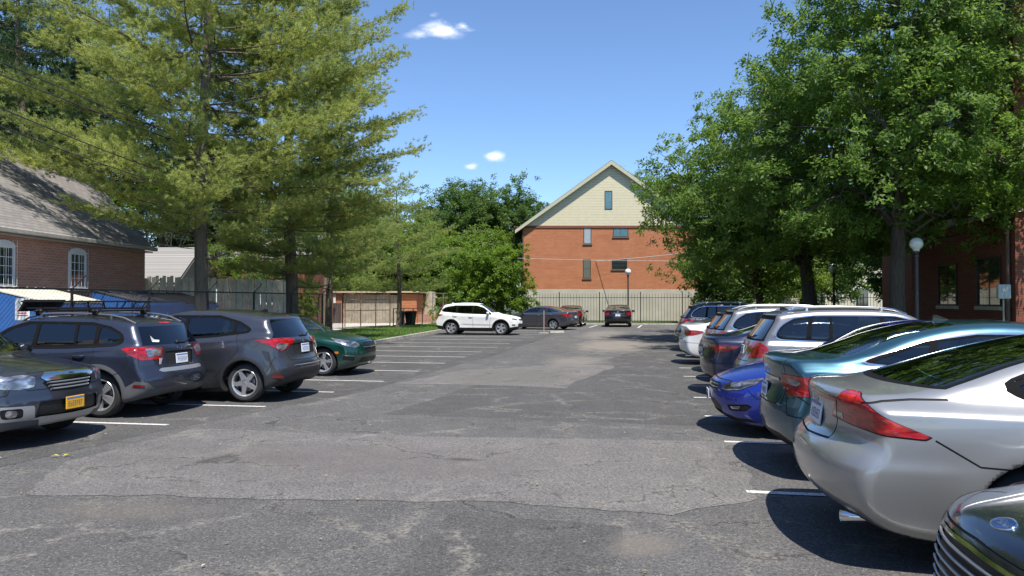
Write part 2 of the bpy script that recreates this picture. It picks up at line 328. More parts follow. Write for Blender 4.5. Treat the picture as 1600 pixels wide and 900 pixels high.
# ---------------------------------------------------------------- brick, siding, shingles
def brickm(name, c1, c2, mortar, sc=1.0, dirt=.25):
    b = NB(name); b.set(Roughness=.85); b.p.inputs['Specular IOR Level'].default_value = .25
    sx = b.n('ShaderNodeSeparateXYZ'); b.l(b.tc.outputs['Object'], sx.inputs[0]); cx = b.n('ShaderNodeCombineXYZ'); b.l(b.math('ADD', sx.outputs[0], sx.outputs[1]), cx.inputs[0]); b.l(sx.outputs[2], cx.inputs[1])
    t = b.n('ShaderNodeTexBrick'); t.inputs['Scale'].default_value = 1; t.inputs['Brick Width'].default_value = .215*sc; t.inputs['Row Height'].default_value = .075*sc; t.inputs['Mortar Size'].default_value = .008*sc; t.inputs['Bias'].default_value = -.1
    t.inputs['Color1'].default_value = (*c1, 1); t.inputs['Color2'].default_value = (*c2, 1); t.inputs['Mortar'].default_value = (*mortar, 1); b.l(cx.outputs[0], t.inputs['Vector'])
    n = b.noise(.5, 7, .65); n2 = b.noise(7, 5, .6); c = b.mix(b.math('MULTIPLY', b.ramp(n, [(.4, 0.), (.75, 1.)]), dirt), t.outputs['Color'], tuple(v*.55 for v in c1)); n3 = b.noise(1.0, 5, .75, b.coord((.5, .5, 9))); c = b.mix(b.math('MULTIPLY', b.ramp(n3, [(.40, 0.), (.62, 1.)]), .42), c, tuple(v*.68 for v in c1)); c = b.mix(b.math('MULTIPLY', n2, .25), c, tuple(min(1, v*1.4) for v in c2)); b.base(c)
    b.bump(t.outputs['Fac'], -.4, .01); return b.m
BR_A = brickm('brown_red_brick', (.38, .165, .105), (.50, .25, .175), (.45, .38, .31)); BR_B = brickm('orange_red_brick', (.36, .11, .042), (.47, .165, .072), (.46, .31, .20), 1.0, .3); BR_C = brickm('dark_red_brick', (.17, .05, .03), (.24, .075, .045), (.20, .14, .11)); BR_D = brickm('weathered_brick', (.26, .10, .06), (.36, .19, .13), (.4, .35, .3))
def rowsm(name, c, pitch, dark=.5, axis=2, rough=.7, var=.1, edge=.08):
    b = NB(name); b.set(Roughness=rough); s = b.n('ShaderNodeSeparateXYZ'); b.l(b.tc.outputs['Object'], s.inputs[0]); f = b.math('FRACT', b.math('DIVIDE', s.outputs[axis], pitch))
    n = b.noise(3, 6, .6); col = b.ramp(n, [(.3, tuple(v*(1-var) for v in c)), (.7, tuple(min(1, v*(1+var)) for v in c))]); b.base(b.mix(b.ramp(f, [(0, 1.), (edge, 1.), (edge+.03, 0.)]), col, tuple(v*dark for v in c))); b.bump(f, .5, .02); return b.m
def shingle(name, c, roughv=.9):
    b = NB(name); b.set(Roughness=roughv); t = b.n('ShaderNodeTexBrick'); t.inputs['Scale'].default_value = 1; t.inputs['Brick Width'].default_value = .34; t.inputs['Row Height'].default_value = .15; t.inputs['Mortar Size'].default_value = .012; t.inputs['Color1'].default_value = (*[v*.85 for v in c], 1); t.inputs['Color2'].default_value = (*[v*1.15 for v in c], 1); t.inputs['Mortar'].default_value = (*[v*.45 for v in c], 1)
    s = b.n('ShaderNodeSeparateXYZ'); b.l(b.tc.outputs['Object'], s.inputs[0]); cx = b.n('ShaderNodeCombineXYZ'); b.l(s.outputs[1], cx.inputs[0]); b.l(b.math('MULTIPLY', s.outputs[2], 1.6), cx.inputs[1]); b.l(cx.outputs[0], t.inputs['Vector'])
    b.base(b.mix(b.math('MULTIPLY', b.noise(.7, 7, .7), .5), t.outputs['Color'], tuple(v*.7 for v in c))); return b.m
SHING = shingle('grey_shingles', (.225, .205, .19)); SHINGL = shingle('pale_shingles', (.30, .29, .28)); SIDING = rowsm('pale_green_siding', (.64, .575, .39), .235, .62, 2, .6, .06, .10); CREAM = rowsm('cream_siding', (.62, .57, .45), .2, .7)
WHITE = mat('white_paint', (.72, .72, .70), .55, var=.06); TRIM = mat('olive_cream_trim', (.46, .44, .30), .55, var=.06); STONE = mat('limestone', (.48, .44, .37), .8, var=.15, vscale=4); IRON = mat('black_iron', (.014, .014, .015), .5, .3); WINDG = mat('window_glass', (.02, .026, .03), .04, 0, .9, 1.0); BLIND = mat('window_blind', (.34, .38, .40), .5, var=.1, coat=.6); BLINDT = mat('teal_blind', (.10, .20, .23), .25, var=.15, coat=.8); DKFR = mat('dark_window_frame', (.03, .025, .022), .5)
def window(parent, M, w, h, frame=WHITE, pane=WINDG, mull=(1, 1), sill=STONE, fd=.05, fw=.06, bars=False, arch=0, lintel=None, sillh=.09):
    """M: origin at the opening's lower middle, local x right, y out of the wall, z up"""
    def place(b, name, m, par): o = b.build(name, m, par); return o
    b = MB(); bx = lambda x0, x1, z0, z1, y0, y1, mi=0, bb=None: (bb or b).box((0, 0, 0), (x1-x0, y1-y0, z1-z0), M=M @ Matrix.Translation(((x0+x1)/2, (y0+y1)/2, (z0+z1)/2)), mi=mi)
    bx(-w/2, -w/2+fw, 0, h, -.08, fd); bx(w/2-fw, w/2, 0, h, -.08, fd); bx(-w/2+fw, w/2-fw, 0, fw, -.08, fd); bx(-w/2+fw, w/2-fw, h-fw, h, -.08, fd)
    for i in range(1, mull[0]): x = -w/2+fw+(w-2*fw)*i/mull[0]; bx(x-.008, x+.008, fw, h-fw, .0, .018)
    for i in range(1, mull[1]): z = fw+(h-2*fw)*i/mull[1]; bx(-w/2+fw, w/2-fw, z-.008, z+.008, .0, .016)
    win = place(b, 'window', [frame], parent)
    b = MB(); bx(-w/2+fw, w/2-fw, fw, h-fw, -.004, .006, bb=b); place(b, 'pane', [pane], win)
    if sill: b = MB(); bx(-w/2-.08, w/2+.08, -sillh, 0, -.05, .09, bb=b); place(b, 'sill', [sill], win)
    if arch:
        b = MB(); n = 10; P = [(-w/2-.02, .0, h)]+[(-w/2*math.cos(math.pi*i/n), .0, h+arch*math.sin(math.pi*i/n)) for i in range(n+1)]+[(w/2+.02, .0, h)]
        b.prism([M @ Vector((p[0], .0, p[2]+.0)) for p in P], (M.to_3x3() @ Vector((0, fd, 0)))); place(b, 'arched_head', [frame], win)
    if lintel: b = MB(); bx(-w/2-.1, w/2+.1, h, h+.16, -.02, .012, bb=b); place(b, 'lintel', [lintel], win)
    if bars:
        b = MB(); yy = .10
        for i in range(6): x = -w/2+w*i/5; b.tube([M @ Vector((x, yy, -.06)), M @ Vector((x, yy, h+.14))], .005, 5)
        for z in (0, h): b.tube([M @ Vector((-w/2, yy, z)), M @ Vector((w/2, yy, z))], .009, 5)
        for sx in (-1, 1):
            for z in (0, h): b.tube([M @ Vector((sx*w/2, .02, z)), M @ Vector((sx*w/2, yy, z))], .012, 5)
        place(b, 'security_bars', [WHITE], win)
    return win
def WM(x, y, z, ax):   # ax: outward normal '+x','-x','-y'
    a = {'-y': (Vector((1, 0, 0)), Vector((0, -1, 0))), '+x': (Vector((0, 1, 0)), Vector((1, 0, 0))), '-x': (Vector((0, -1, 0)), Vector((-1, 0, 0))), '+y': (Vector((-1, 0, 0)), Vector((0, 1, 0)))}[ax]
    m = Matrix.Identity(4); m.col[0][:3] = a[0]; m.col[1][:3] = a[1]; m.col[2][:3] = (0, 0, 1); m.col[3][:3] = (x, y, z); return m
# ---- brick building at left, with barred windows
B = thing('brick_building', 'low brick building with grey shingle roof and barred white windows', 'building', (-17.4, 24.4, 0), R(8))
b = MB(); pl = [(0, 0), (-10, 9.4), (-10, -28), (0, -28)]; b.prism([(x, y, 0) for x, y in pl][::-1], (0, 0, 3.72)); b.build('wall', [BR_A], B)
b = MB(); zr = 7.2; e = .20; b.add([(e, .25, 3.62), (e, -28.3, 3.62), (-5, -28.3, zr), (-5, 4.75, zr), (-10-e, 9.7, 3.62), (-10-e, -28.3, 3.62)], [(0, 3, 2, 1), (3, 4, 5, 2)]); 
b.add([(e, .25, 3.54), (e, -28.3, 3.54), (-5, -28.3, zr-.1), (-5, 4.75, zr-.1), (-10-e, 9.7, 3.54), (-10-e, -28.3, 3.54)], [(0, 1, 2, 3), (3, 2, 5, 4)]); b.add([(e, .25, 3.54), (e, .25, 3.62), (-5, 4.75, zr), (-5, 4.75, zr-.1), (-10-e, 9.7, 3.62), (-10-e, 9.7, 3.54)], [(0, 1, 2, 3), (3, 2, 4, 5)])
b.build('roof', [SHING], B)
b = MB(); b.poly([(-.02, .01, 3.70), (-5, 4.70, zr-.12), (-9.98, 9.39, 3.70)]); b.build('gable', [BR_A], B)
b = MB(); b.box((e+.06, -14, 3.60), (.12, 28.6, .13), bev=.02); b.build('gutter', [mat('weathered_gutter', (.38, .35, .31), .6, var=.2)], B)
b = MB(); b.box((e-.18, -14, 3.50), (.34, 28.4, .04)); b.build('soffit', [mat('soffit_paint', (.35, .32, .28), .7)], B)
b = MB(); b.box((.02, -14, 1.93), (.06, 27.9, .07)); b.build('brick_ledge', [mat('ledge', (.12, .10, .09), .8)], B)
for t in (4.0, 7.2, 10.4, 13.6): window(B, WM(0.0, -t, 2.16, '+x'), .84, 1.06, WHITE, WINDG, (3, 4), STONE, bars=True, arch=.14)
# ---- shed roof behind, and red building between the pines
def gable_house(name, label, loc, rz, w, d, h, hr, wallm, roofm, cat='building', ridge='x', over=.3, gablem=None):
    B = thing(name, label, cat, loc, rz); b = MB(); b.box((0, 0, h/2), (w, d, h)); b.build('wall', [wallm], B); b = MB(); o = over
    if ridge == 'x':
        b.add([(-w/2-o, -d/2-o, h-.05), (w/2+o, -d/2-o, h-.05), (w/2+o, 0, hr), (-w/2-o, 0, hr), (-w/2-o, d/2+o, h-.05), (w/2+o, d/2+o, h-.05)], [(0, 1, 2, 3), (3, 2, 5, 4)]); b.add([(-w/2-o, -d/2-o, h-.2), (w/2+o, -d/2-o, h-.2), (w/2+o, 0, hr-.15), (-w/2-o, 0, hr-.15), (-w/2-o, d/2+o, h-.2), (w/2+o, d/2+o, h-.2)], [(3, 2, 1, 0), (4, 5, 2, 3)])
        g = MB(); [g.poly([(s*w/2, -d/2, h-.02), (s*w/2, 0, hr-.2), (s*w/2, d/2, h-.02)][::s]) for s in (1, -1)]
    else:
        b.add([(-w/2-o, -d/2-o, h-.05), (0, -d/2-o, hr), (w/2+o, -d/2-o, h-.05), (-w/2-o, d/2+o, h-.05), (0, d/2+o, hr), (w/2+o, d/2+o, h-.05)], [(0, 1, 4, 3), (1, 2, 5, 4)]); b.add([(-w/2-o, -d/2-o, h-.2), (0, -d/2-o, hr-.15), (w/2+o, -d/2-o, h-.2), (-w/2-o, d/2+o, h-.2), (0, d/2+o, hr-.15), (w/2+o, d/2+o, h-.2)], [(3, 4, 1, 0), (4, 5, 2, 1)])
        g = MB(); [g.poly([(-w/2, s*d/2, h-.02), (0, s*d/2, hr-.2), (w/2, s*d/2, h-.02)][::-s]) for s in (1, -1)]
    b.build('roof', [roofm], B); g.build('gable', [gablem or wallm], B); return B
gable_house('garden_shed', 'small shed with pale grey shingle roof behind the stockade fence', cw(-18.3, 39), TH, 4.4, 5, 2.7, 4.5, SHINGL, SHINGL)
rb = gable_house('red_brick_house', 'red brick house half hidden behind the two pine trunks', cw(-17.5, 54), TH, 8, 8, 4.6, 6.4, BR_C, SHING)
for sx in (-2.2, 1.6): window(rb, WM(sx, -4.0, 1.6, '-y'), 1.0, 1.5, WHITE, WINDG, (1, 2), STONE)
# ---- far building with brick storeys and pale gable
B = thing('apartment_building', 'gabled building of orange brick with pale siding attic and grey base', 'building', cw(8.52, 66), TH)
W2 = 7.6; D2 = 15
b = MB(); b.box((0, D2/2+.02, 1.385), (2*W2+.06, D2+.08, 2.77)); b.build('foundation', [mat('render_base', (.42, .39, .31), .85, var=.14, vscale=.8)], B)
b = MB(); b.box((0, D2/2, 5.5), (2*W2, D2, 5.46)); b.build('wall', [BR_B], B)
b = MB(); b.prism([(-W2, -.02, 8.24), (W2, -.02, 8.24), (0, -.02, 13.55)][::1], (0, D2, 0)); b.build('gable', [SIDING], B)
b = MB(); b.box((0, -.025, 8.14), (2*W2+.02, .08, .20)); b.build('brick_course', [BR_C], B)
e = .65; sl = (13.77-8.27)/(W2); b = MB(); zt = 13.85
for s in (-1, 1):
    q = [(0, -.45, zt), (s*(W2+e), -.45, zt-sl*(W2+e)), (s*(W2+e), D2+.4, zt-sl*(W2+e)), (0, D2+.4, zt)]; q2 = [(x, y, z-.10) for x, y, z in q]; b.add(q+q2, [(0, 1, 2, 3), (7, 6, 5, 4), (0, 4, 5, 1), (1, 5, 6, 2), (2, 6, 7, 3)])
b.build('roof', [SHING], B)
b = MB()
for s in (-1, 1):
    q = [(0, -.47, zt-.06), (s*(W2+e+.02), -.47, zt-.06-sl*(W2+e)), (s*(W2+e+.02), -.47, zt-.34-sl*(W2+e)), (0, -.47, zt-.40)]; b.prism(q if s < 0 else q[::-1], (0, .05, 0))
b.build('rake_board', [TRIM], B)
b = MB()
for s in (-1, 1): q = [(0, -.42, zt-.14), (s*(W2+e), -.42, zt-.14-sl*(W2+e)), (s*(W2+e), 0, zt-.14-sl*(W2+e)), (0, 0, zt-.14)]; b.add(q, [(0, 1, 2, 3)])
b.build('soffit', [TRIM], B)
for s in (-1, 1):
    b = MB(); b.box((s*(W2+e+.05), D2/2-.2, 8.12), (.13, D2+.5, .14)); b.box((s*(W2+.25), -.3, 8.1), (.7, .3, .10)); b.build('gutter', [mat('brown_metal', (.10, .06, .045), .5)], B)
    b = MB(); b.tube([(s*(W2-.02), -.08, 8.05), (s*(W2-.02), -.08, .3)], .06, 8); b.build('downpipe', [mat('brown_metal', (.10, .06, .045))], B)
px = lambda p: (p-955)/1200*66
pz = lambda y: 1.78+(470-y)/1200*66
for (x0, x1, y0, y1, pn, mu) in ((945, 957, 298, 327, BLINDT, (1, 1)), (912, 924, 352.5, 381, BLIND, (1, 1)), (958, 982, 352.5, 370, BLINDT, (2, 1)), (911, 923, 405, 435, mat('green_blind', (.12, .14, .10), .4, coat=.7), (1, 2)), (956, 980, 405, 421, WINDG, (2, 1))):
    hh = pz(y0)-pz(y1); window(B, WM(px((x0+x1)/2), -.024 if y0 < 340 else 0., pz(y1), '-y'), (x1-x0)/1200*66, hh, DKFR, pn, mu, mat('brown_sill', (.16, .10, .07), .7) if y0 > 340 else None, fd=.03, fw=.05)
# ---- dark brick building at right
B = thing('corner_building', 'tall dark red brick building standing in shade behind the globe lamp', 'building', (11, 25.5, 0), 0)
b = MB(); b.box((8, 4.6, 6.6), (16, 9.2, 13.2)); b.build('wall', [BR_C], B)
b = MB(); b.box((-.03, 4.6, 4.55), (.10, 9.1, .16)); b.box((8, -.03, 4.55), (15.9, .10, .16)); b.build('stone_band', [STONE], B)
b = MB(); b.box((8, 4.6, 13.3), (16.6, 9.8, .3)); b.build('roof', [mat('roof_coping', (.2, .18, .16), .8)], B)
b = MB(); b.box((-.02, 4.6, .45), (.06, 9.22, .9)); b.build('plinth', [mat('plinth_dark', (.10, .075, .065), .85, var=.2)], B)
for yy, zz, hh in ((5.3, 1.6, 1.55), (1.8, 1.6, 1.6), (5.3, 4.75, 1.7), (1.8, 4.75, 1.7), (5.3, 8.2, 1.7), (1.8, 8.2, 1.7)): window(B, WM(0, yy, zz, '-x'), 1.8, hh, DKFR, WINDG, (2, 2), STONE, lintel=None, sillh=.12)
for xx in (2.6, 6.4): 
    for zz in (1.6, 4.75, 8.2): window(B, WM(xx, 0, zz, '-y'), 1.6, 1.7, DKFR, WINDG, (2, 2), STONE)
b = MB(); b.tube([(-.10, .25, 13), (-.10, .25, .2)], .06, 8); b.build('downpipe', [mat('brown_metal', (.10, .06, .045))], B)
# taller rear block
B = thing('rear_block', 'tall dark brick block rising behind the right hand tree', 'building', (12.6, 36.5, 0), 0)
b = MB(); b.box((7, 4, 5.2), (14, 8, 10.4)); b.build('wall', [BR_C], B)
b = MB(); b.add([(-.3, -.3, 10.4), (14.3, -.3, 10.4), (14.3, 4, 13), (-.3, 4, 13), (-.3, 8.3, 10.4), (14.3, 8.3, 10.4)], [(0, 1, 2, 3), (3, 2, 5, 4), (0, 3, 4), (1, 5, 2)]); b.build('roof', [SHING], B)
for xx in (2, 5.5): window(B, WM(xx, 0, 6.5, '-y'), 1.4, 1.8, DKFR, WINDG, (1, 2), STONE)
# cream house
B = gable_house('cream_house', 'cream sided house seen between the right hand tree trunks', cw(29.5, 68), TH, 13, 9, 5.6, 8.6, CREAM, SHING, ridge='x')
for xx in (-4.2, -.6, 3.0): window(B, WM(xx, -4.5, 1.2, '-y'), 1.2, 1.7, WHITE, WINDG, (1, 2), None)
B = gable_house('white_bungalow', 'white bungalow behind the iron fence, low under the dark trees', cw(19, 72), TH, 9, 8, 3.2, 5.2, mat('white_siding', (.55, .53, .48), .7, var=.1), SHING, ridge='x')
for xx in (-2.4, 1.4): window(B, WM(xx, -4, 1.1, '-y'), 1.2, 1.3, WHITE, WINDG, (1, 2), None)
# low garage with brick sides at the end of the yard
B = thing('garage', 'low flat garage with brick sides and weathered boarded front', 'garage', cw(-11.9, 60), TH)
b = MB(); b.box((-2.2, 2.5, 1.2), (1.6, 5, 2.4)); b.build('brick_wall', [BR_B], B); b = MB(); b.box((3.7, 2.5, 1.15), (1.5, 5, 2.3)); b.build('brick_wall', [BR_B], B)
b = MB(); b.box((.78, 2.55, 1.12), (4.3, 4.9, 2.24)); b.build('boarded_wall', [rowsm('grey_boards', (.30, .26, .20), .22, .5, 0, .8, .3)], B)
b = MB(); b.box((.75, 2.5, 2.47), (7.9, 5.6, .14)); b.build('roof', [mat('tan_fascia', (.42, .34, .24), .7, var=.1)], B)
b = MB(); b.box((-2.2, -.05, .8), (1.5, .06, 1.6)); b.build('door', [rowsm('brown_door_boards', (.07, .05, .045), .18, .5, 0)], B)
for x, z, w_, h_ in ((-2.55, 1.75, .28, .5), (-2.0, 1.95, .30, .7)): b = MB(); b.box((x, -.11, z), (w_, .02, h_)); b.build('notice', [WHITE], B)
B = thing('brick_chimney_stack', 'short pale brick chimney rising behind the garage', 'chimney', cw(-11.4, 66), TH); b = MB(); b.box((0, 0, 1.9), (1.3, 1.0, 3.8)); b.build('stack', [BR_D], B); b = MB(); b.box((0, 0, 3.86), (1.5, 1.2, .12)); b.build('cap', [CONC], B)
# ---------------------------------------------------------------- wooden fences
WOOD = mat('weathered_wood', (.66, .59, .46), .85, var=.3, vscale=2.5); WOODD = mat('dark_stained_wood', (.09, .06, .045), .8, var=.3, vscale=5); WOODO = mat('brown_stained_wood', (.24, .13, .075), .8, var=.3, vscale=5)
def board_fence(name, label, a, c, h, m, bw=.13, gap=.05, top='flat', z0=0, seed=1, notch=0):
    a = Vector(a); c = Vector(c); L = (c-a).length; rz = math.atan2(c.y-a.y, c.x-a.x); o = thing(name, label, 'fence', (a.x, a.y, 0), rz); rg = random.Random(seed)
    b = MB(); n = int(L/(bw+gap))
    for i in range(n):
        x = (i+.5)*(bw+gap); hh = h+rg.uniform(-.03, .03); tilt = rg.uniform(-.012, .012); y = -.03 if i % 2 or not notch else .0
        if notch and i % 2: hh -= notch
        b.box((0, 0, 0), (bw*rg.uniform(.9, 1.05), .022, hh-z0), M=Matrix.Translation((x, y, (hh+z0)/2)) @ Matrix.Rotation(tilt, 4, 'Y'), bev=.006)
    b.build('boards', [m], o); b = MB()
    for z in (.4, h*.5, h-.45): b.box((L/2, 0.01, z), (L, .05, .09))
    b.build('rail', [m], o)
    for i in range(int(L/2.4)+1): b = MB(); b.box((min(L, i*2.4), .06, (h-.1)/2), (.1, .1, h-.1)); b.build('post', [m], o)
    return o
board_fence('stockade_fence', 'tall grey weathered board fence with alternating boards behind the pines', cw(-14.5, 30.5), cw(-10.4, 37.5), 2.78, WOOD, .155, .018, notch=.04)
board_fence('board_fence', 'grey weathered wooden board fence panel beyond the lawn gate', cw(-8.3, 66), cw(-6.3, 64), 2.55, WOOD, .14, .02, seed=4)
board_fence('brown_fence', 'reddish brown wooden fence beside the leafy shrub tree', cw(-6.2, 66), cw(-3.4, 66), 2.2, WOODO, .14, .01, seed=5)
board_fence('dark_fence', 'dark brown wooden fence panel right of the reddish one', cw(-4.9, 62), cw(-2.8, 62), 2.25, WOODD, .14, .01, seed=6)
# ---------------------------------------------------------------- iron picket fence
def iron_fence(a, c, h, label, sp_=.21):
    a = Vector(a); c = Vector(c); L = (c-a).length; rz = math.atan2(c.y-a.y, c.x-a.x); o = thing('iron_fence', label, 'fence', (a.x, a.y, .10), rz); n = max(1, round(L/3.0)); w_ = L/n
    for k in range(n):
        b = MB(); m_ = int(w_/sp_)
        for i in range(1, m_): x = k*w_+i*w_/m_; b.box((x, 0, h/2+.03), (.022, .022, h-.02))
        for z in (.18, h-.28): b.box(((k+.5)*w_, 0, z), (w_-.07, .035, .035))
        b.build('picket_panel', [IRON], o)
    for k in range(n+1): b = MB(); b.box((k*w_, 0, (h+.1)/2), (.065, .065, h+.1)); b.box((k*w_, 0, h+.12), (.085, .085, .04), bev=.015); b.build('post', [IRON], o)
    return o
iron_fence((-9.6, 58.3), (24.0, 58.3), 2.2, 'black iron picket fence along the far edge of the car park')
# ---------------------------------------------------------------- chain link fence
def chain_fence(pts, h, label, arms=True, galv=IRON, wires=True, cat='fence', name='chain_link_fence', sp_=.11):
    o = thing(name, label, cat, (pts[0][0], pts[0][1], .05)); O = Vector((pts[0][0], pts[0][1], 0)); b = MB(); r = MB(); ps = []
    for a, c in zip(pts[:-1], pts[1:]):
        a = Vector((*a, 0))-O; c = Vector((*c, 0))-O; L = (c-a).length; t = (c-a)/L; n = max(1, round(L/2.9)); r.tube([a+Vector((0, 0, h)), c+Vector((0, 0, h))], .024, 6)
        if wires:
            nn = int((L+h)/sp_); nv = Vector((-t.y, t.x, 0))*.0022
            for i in range(nn):
                s = i*sp_
                for d in (1, -1):
                    x0, x1 = s-h, s
                    if d < 0: x0, x1 = s, s-h
                    za, zb_ = .05, h
                    def clipx(x, z, xo, zo):
                        if x < 0: k = (0-x)/(xo-x); return 0, z+(zo-z)*k
                        if x > L: k = (L-x)/(xo-x); return L, z+(zo-z)*k
                        return x, z
                    p = clipx(x0, za, x1, zb_); q = clipx(x1, zb_, x0, za)
                    if abs(p[0]-q[0]) < .02: continue
                    A = a+t*p[0]+Vector((0, 0, p[1])); C_ = a+t*q[0]+Vector((0, 0, q[1])); u = Vector((0, 0, .0028)); b.add([A-nv-u*.5, A+nv+u*.5, C_+nv+u*.5, C_-nv-u*.5], [(0, 1, 2, 3)])
        for i in range(n): ps.append((a+t*(L*i/n), t))
        last = (c, t)
    ps.append(last)
    if wires: b.build('wire_mesh', [mat('galvanised_wire', (.07, .07, .068), .6, .4)], o)
    r.build('top_rail', [galv], o)
    for p, t in ps:
        q = MB(); q.tube([p, p+Vector((0, 0, h+.03))], .034, 8)
        if arms: q.tube([p+Vector((0, 0, h)), p+Vector((.20, .20, h+.32))], .016, 6)
        q.build('post', [galv], o)
    return o
chain_fence([(-21.5, 48.2), (-18.5, 45.0)], 2.1, 'short chain link fence joining the concrete post to the rusty gate', arms=False)
chain_fence([(-13.1, 4.6), (-13.1, 29.7)], 2.0, 'dark chain link fence with angled arms running behind the parked cars')
RUST = mat('rusty_pipe', (.33, .20, .12), .7, var=.3, vscale=8)
def pipe_frame(a, c, h, label, m, nv=3, mid=True, name='pipe_gate', cat='gate'):
    a = Vector(a); c = Vector(c); o = thing(name, label, cat, (a.x, a.y, .05), math.atan2(c.y-a.y, c.x-a.x)); L = (c-a).length
    for i in range(nv): b = MB(); b.tube([(L*i/(nv-1), 0, 0), (L*i/(nv-1), 0, h)], .035, 8); b.build('post', [m], o)
    for z in ([.08, h*.52, h-.35, h] if mid else [.08, h]): b = MB(); b.tube([(0, 0, z), (L, 0, z)], .024, 6); b.build('rail', [m], o)
pipe_frame((-18.4, 45.1), (-16.9, 49.2), 2.15, 'rusty pipe gate frame on the edge of the lawn', RUST, 4)
pipe_frame((-16.8, 49.6), (-15.9, 53.4), 1.2, 'low dark pipe railing beside the two black bins', IRON, 4, False, 'pipe_railing', 'railing')
pipe_frame((-15.7, 55.4), (-15.0, 58.8), 2.3, 'tall pipe frame with rails beyond the black bins', mat('grey_pipe', (.2, .19, .18), .6), 3, True, 'yard_gate', 'gate')
o = thing('concrete_post', 'thick pale concrete post wrapped by vines at the yard entrance', 'post', cw(-14.3, 57.5)); b = MB(); b.box((0, 0, 1.15), (.42, .42, 2.3), bev=.03); b.build('shaft', [CONC], o); b = MB(); b.box((0, 0, 2.34), (.54, .54, .10), bev=.02); b.build('cap', [CONCL], o)
# bins
def bin_(loc, rz, label):
    o = thing('wheelie_bin', label, 'bin', loc, rz, 'black bins at the lawn edge'); m = mat('bin_plastic', (.02, .022, .024), .45); b = MB(); V = []
    for z, s in ((.08, .20), (.95, .28)):
        for sx, sy in ((-1, -1), (1, -1), (1, 1), (-1, 1)): V.append((sx*s, sy*s*1.1, z))
    b.add(V, [(3, 2, 1, 0), (4, 5, 6, 7), (0, 1, 5, 4), (1, 2, 6, 5), (2, 3, 7, 6), (3, 0, 4, 7)]); b.build('body', [m], o)
    b = MB(); b.prism([(-.31, -.34, .95), (.33, -.34, .95), (.33, -.34, .99), (.1, -.34, 1.07), (-.31, -.34, 1.03)], (0, .68, 0)); b.tube([(-.36, -.25, .98), (-.36, .25, .98)], .018, 6); b.build('lid', [m], o)
    for s in (-1, 1): b = MB(); b.lathe([(.0001, -.03), (.12, -.03), (.12, .03), (.0001, .03)], 16, Matrix.Translation((-.2, s*.26, .12)) @ Matrix.Rotation(R(90), 4, 'X')); b.build('wheel', [m], o)
bin_((-16.45, 50.1, .03), .3, 'black wheeled bin nearer the rusty gate, beside a grey post'); bin_((-15.9, 50.6, .03), 1.2, 'black wheeled bin right of the grey post, lid open a little')
b = MB(); b.tube([(-16.2, 50.0, 0), (-16.2, 50.0, 1.25)], .07, 10); tag(b.build('bollard', [mat('grey_post_paint', (.5, .5, .48), .6)], smooth=False), 'pale grey round post between the two black bins', 'post')
# low dividing brick wall
b = MB(); b.box((0, 0, .35), (5.0, .3, .7)); o = b.build('low_wall', [BR_D]); o.location = cw(-6.0, 61); o.rotation_euler = (0, 0, TH); tag(o, 'low weathered brick wall in front of the board fence', 'wall')
# ---------------------------------------------------------------- dumpsters
BLUE = mat('dumpster_blue', (.012, .095, .32), .45, var=.18, vscale=3, coat=.2)
def dumpster(loc, rz, label, lid, w=1.9, d=1.35, hb=1.95, hf=1.5, sign=True):
    o = thing('dumpster', label, 'dumpster', loc, rz, 'blue dumpsters behind the fence')   # front faces +x, length along y
    b = MB(); P = [(-d/2, .12), (d/2-.12, .12), (d/2, hf), (-d/2, hb)]; b.prism([(x, -w/2, z) for x, z in P], (0, w, 0))
    for y in (-w/2-.03, w/2+.03): b.box((0, y, .95), (d*.9, .06, .16))
    for y in np.linspace(-w/2+.15, w/2-.15, 4): b.box((d/2-.0, y, .8), (.08, .07, 1.2))
    b.box((d/2, 0, hf-.05), (.09, w+.06, .10)); b.build('body', [BLUE], o)
    sl_ = math.atan2(hb-hf, d)
    for s in (-1, 1):
        b = MB(); M = Matrix.Translation((0, s*w/4, (hf+hb)/2+.05)) @ Matrix.Rotation(sl_, 4, 'Y'); b.box((0, 0, 0), (math.hypot(d, hb-hf)+.12, w/2-.02, .05), M=M, bev=.01)
        for k in (-1, 0, 1): b.box((0, 0, 0), (math.hypot(d, hb-hf)+.02, .05, .03), M=M @ Matrix.Translation((0, k*w/7, .035)))
        b.build('lid', [lid], o)
    for y in (-w/2+.2, w/2-.2):
        for x in (-d/2+.2, d/2-.25): b = MB(); b.lathe([(.0001, -.03), (.07, -.03), (.07, .03), (.0001, .03)], 12, Matrix.Translation((x, y, .07)) @ Matrix.Rotation(R(90), 4, 'X')); b.build('caster', [IRON], o)
    if sign:
        for y, w_ in ((-.25, .42), (.55, .26)): b = MB(); b.box((0, 0, 0), (.01, w_, .30), M=Matrix.Translation((d/2-.01+.035, y, 1.15)) @ Matrix.Rotation(-.08, 4, 'Y'), mi=0); b.box((0, 0, 0), (.006, w_*.8, .08), M=Matrix.Translation((d/2+.032, y, 1.2)), mi=1); b.build('decal', [WHITE, BLUE], o)
dumpster(cw(-11.55, 19.1, .03), TH-.02, 'blue dumpster with pale cream lid by the brick wall', mat('cream_lid', (.62, .58, .48), .6, var=.12), 2.4, 1.4, 2.0, 1.68)
dumpster(cw(-11.3, 23.3, .03), TH-.25, 'blue dumpster with dark lid, the middle one of three', mat('dark_lid', (.035, .037, .042), .85, var=.3), 2.1, 1.5, 2.0, 1.7)
dumpster(cw(-11.35, 26.2, .03), TH-.35, 'blue dumpster with dark lid beside the left pine trunk', mat('dark_lid2', (.038, .038, .042), .85, var=.3), 1.9, 1.5, 1.95, 1.62)
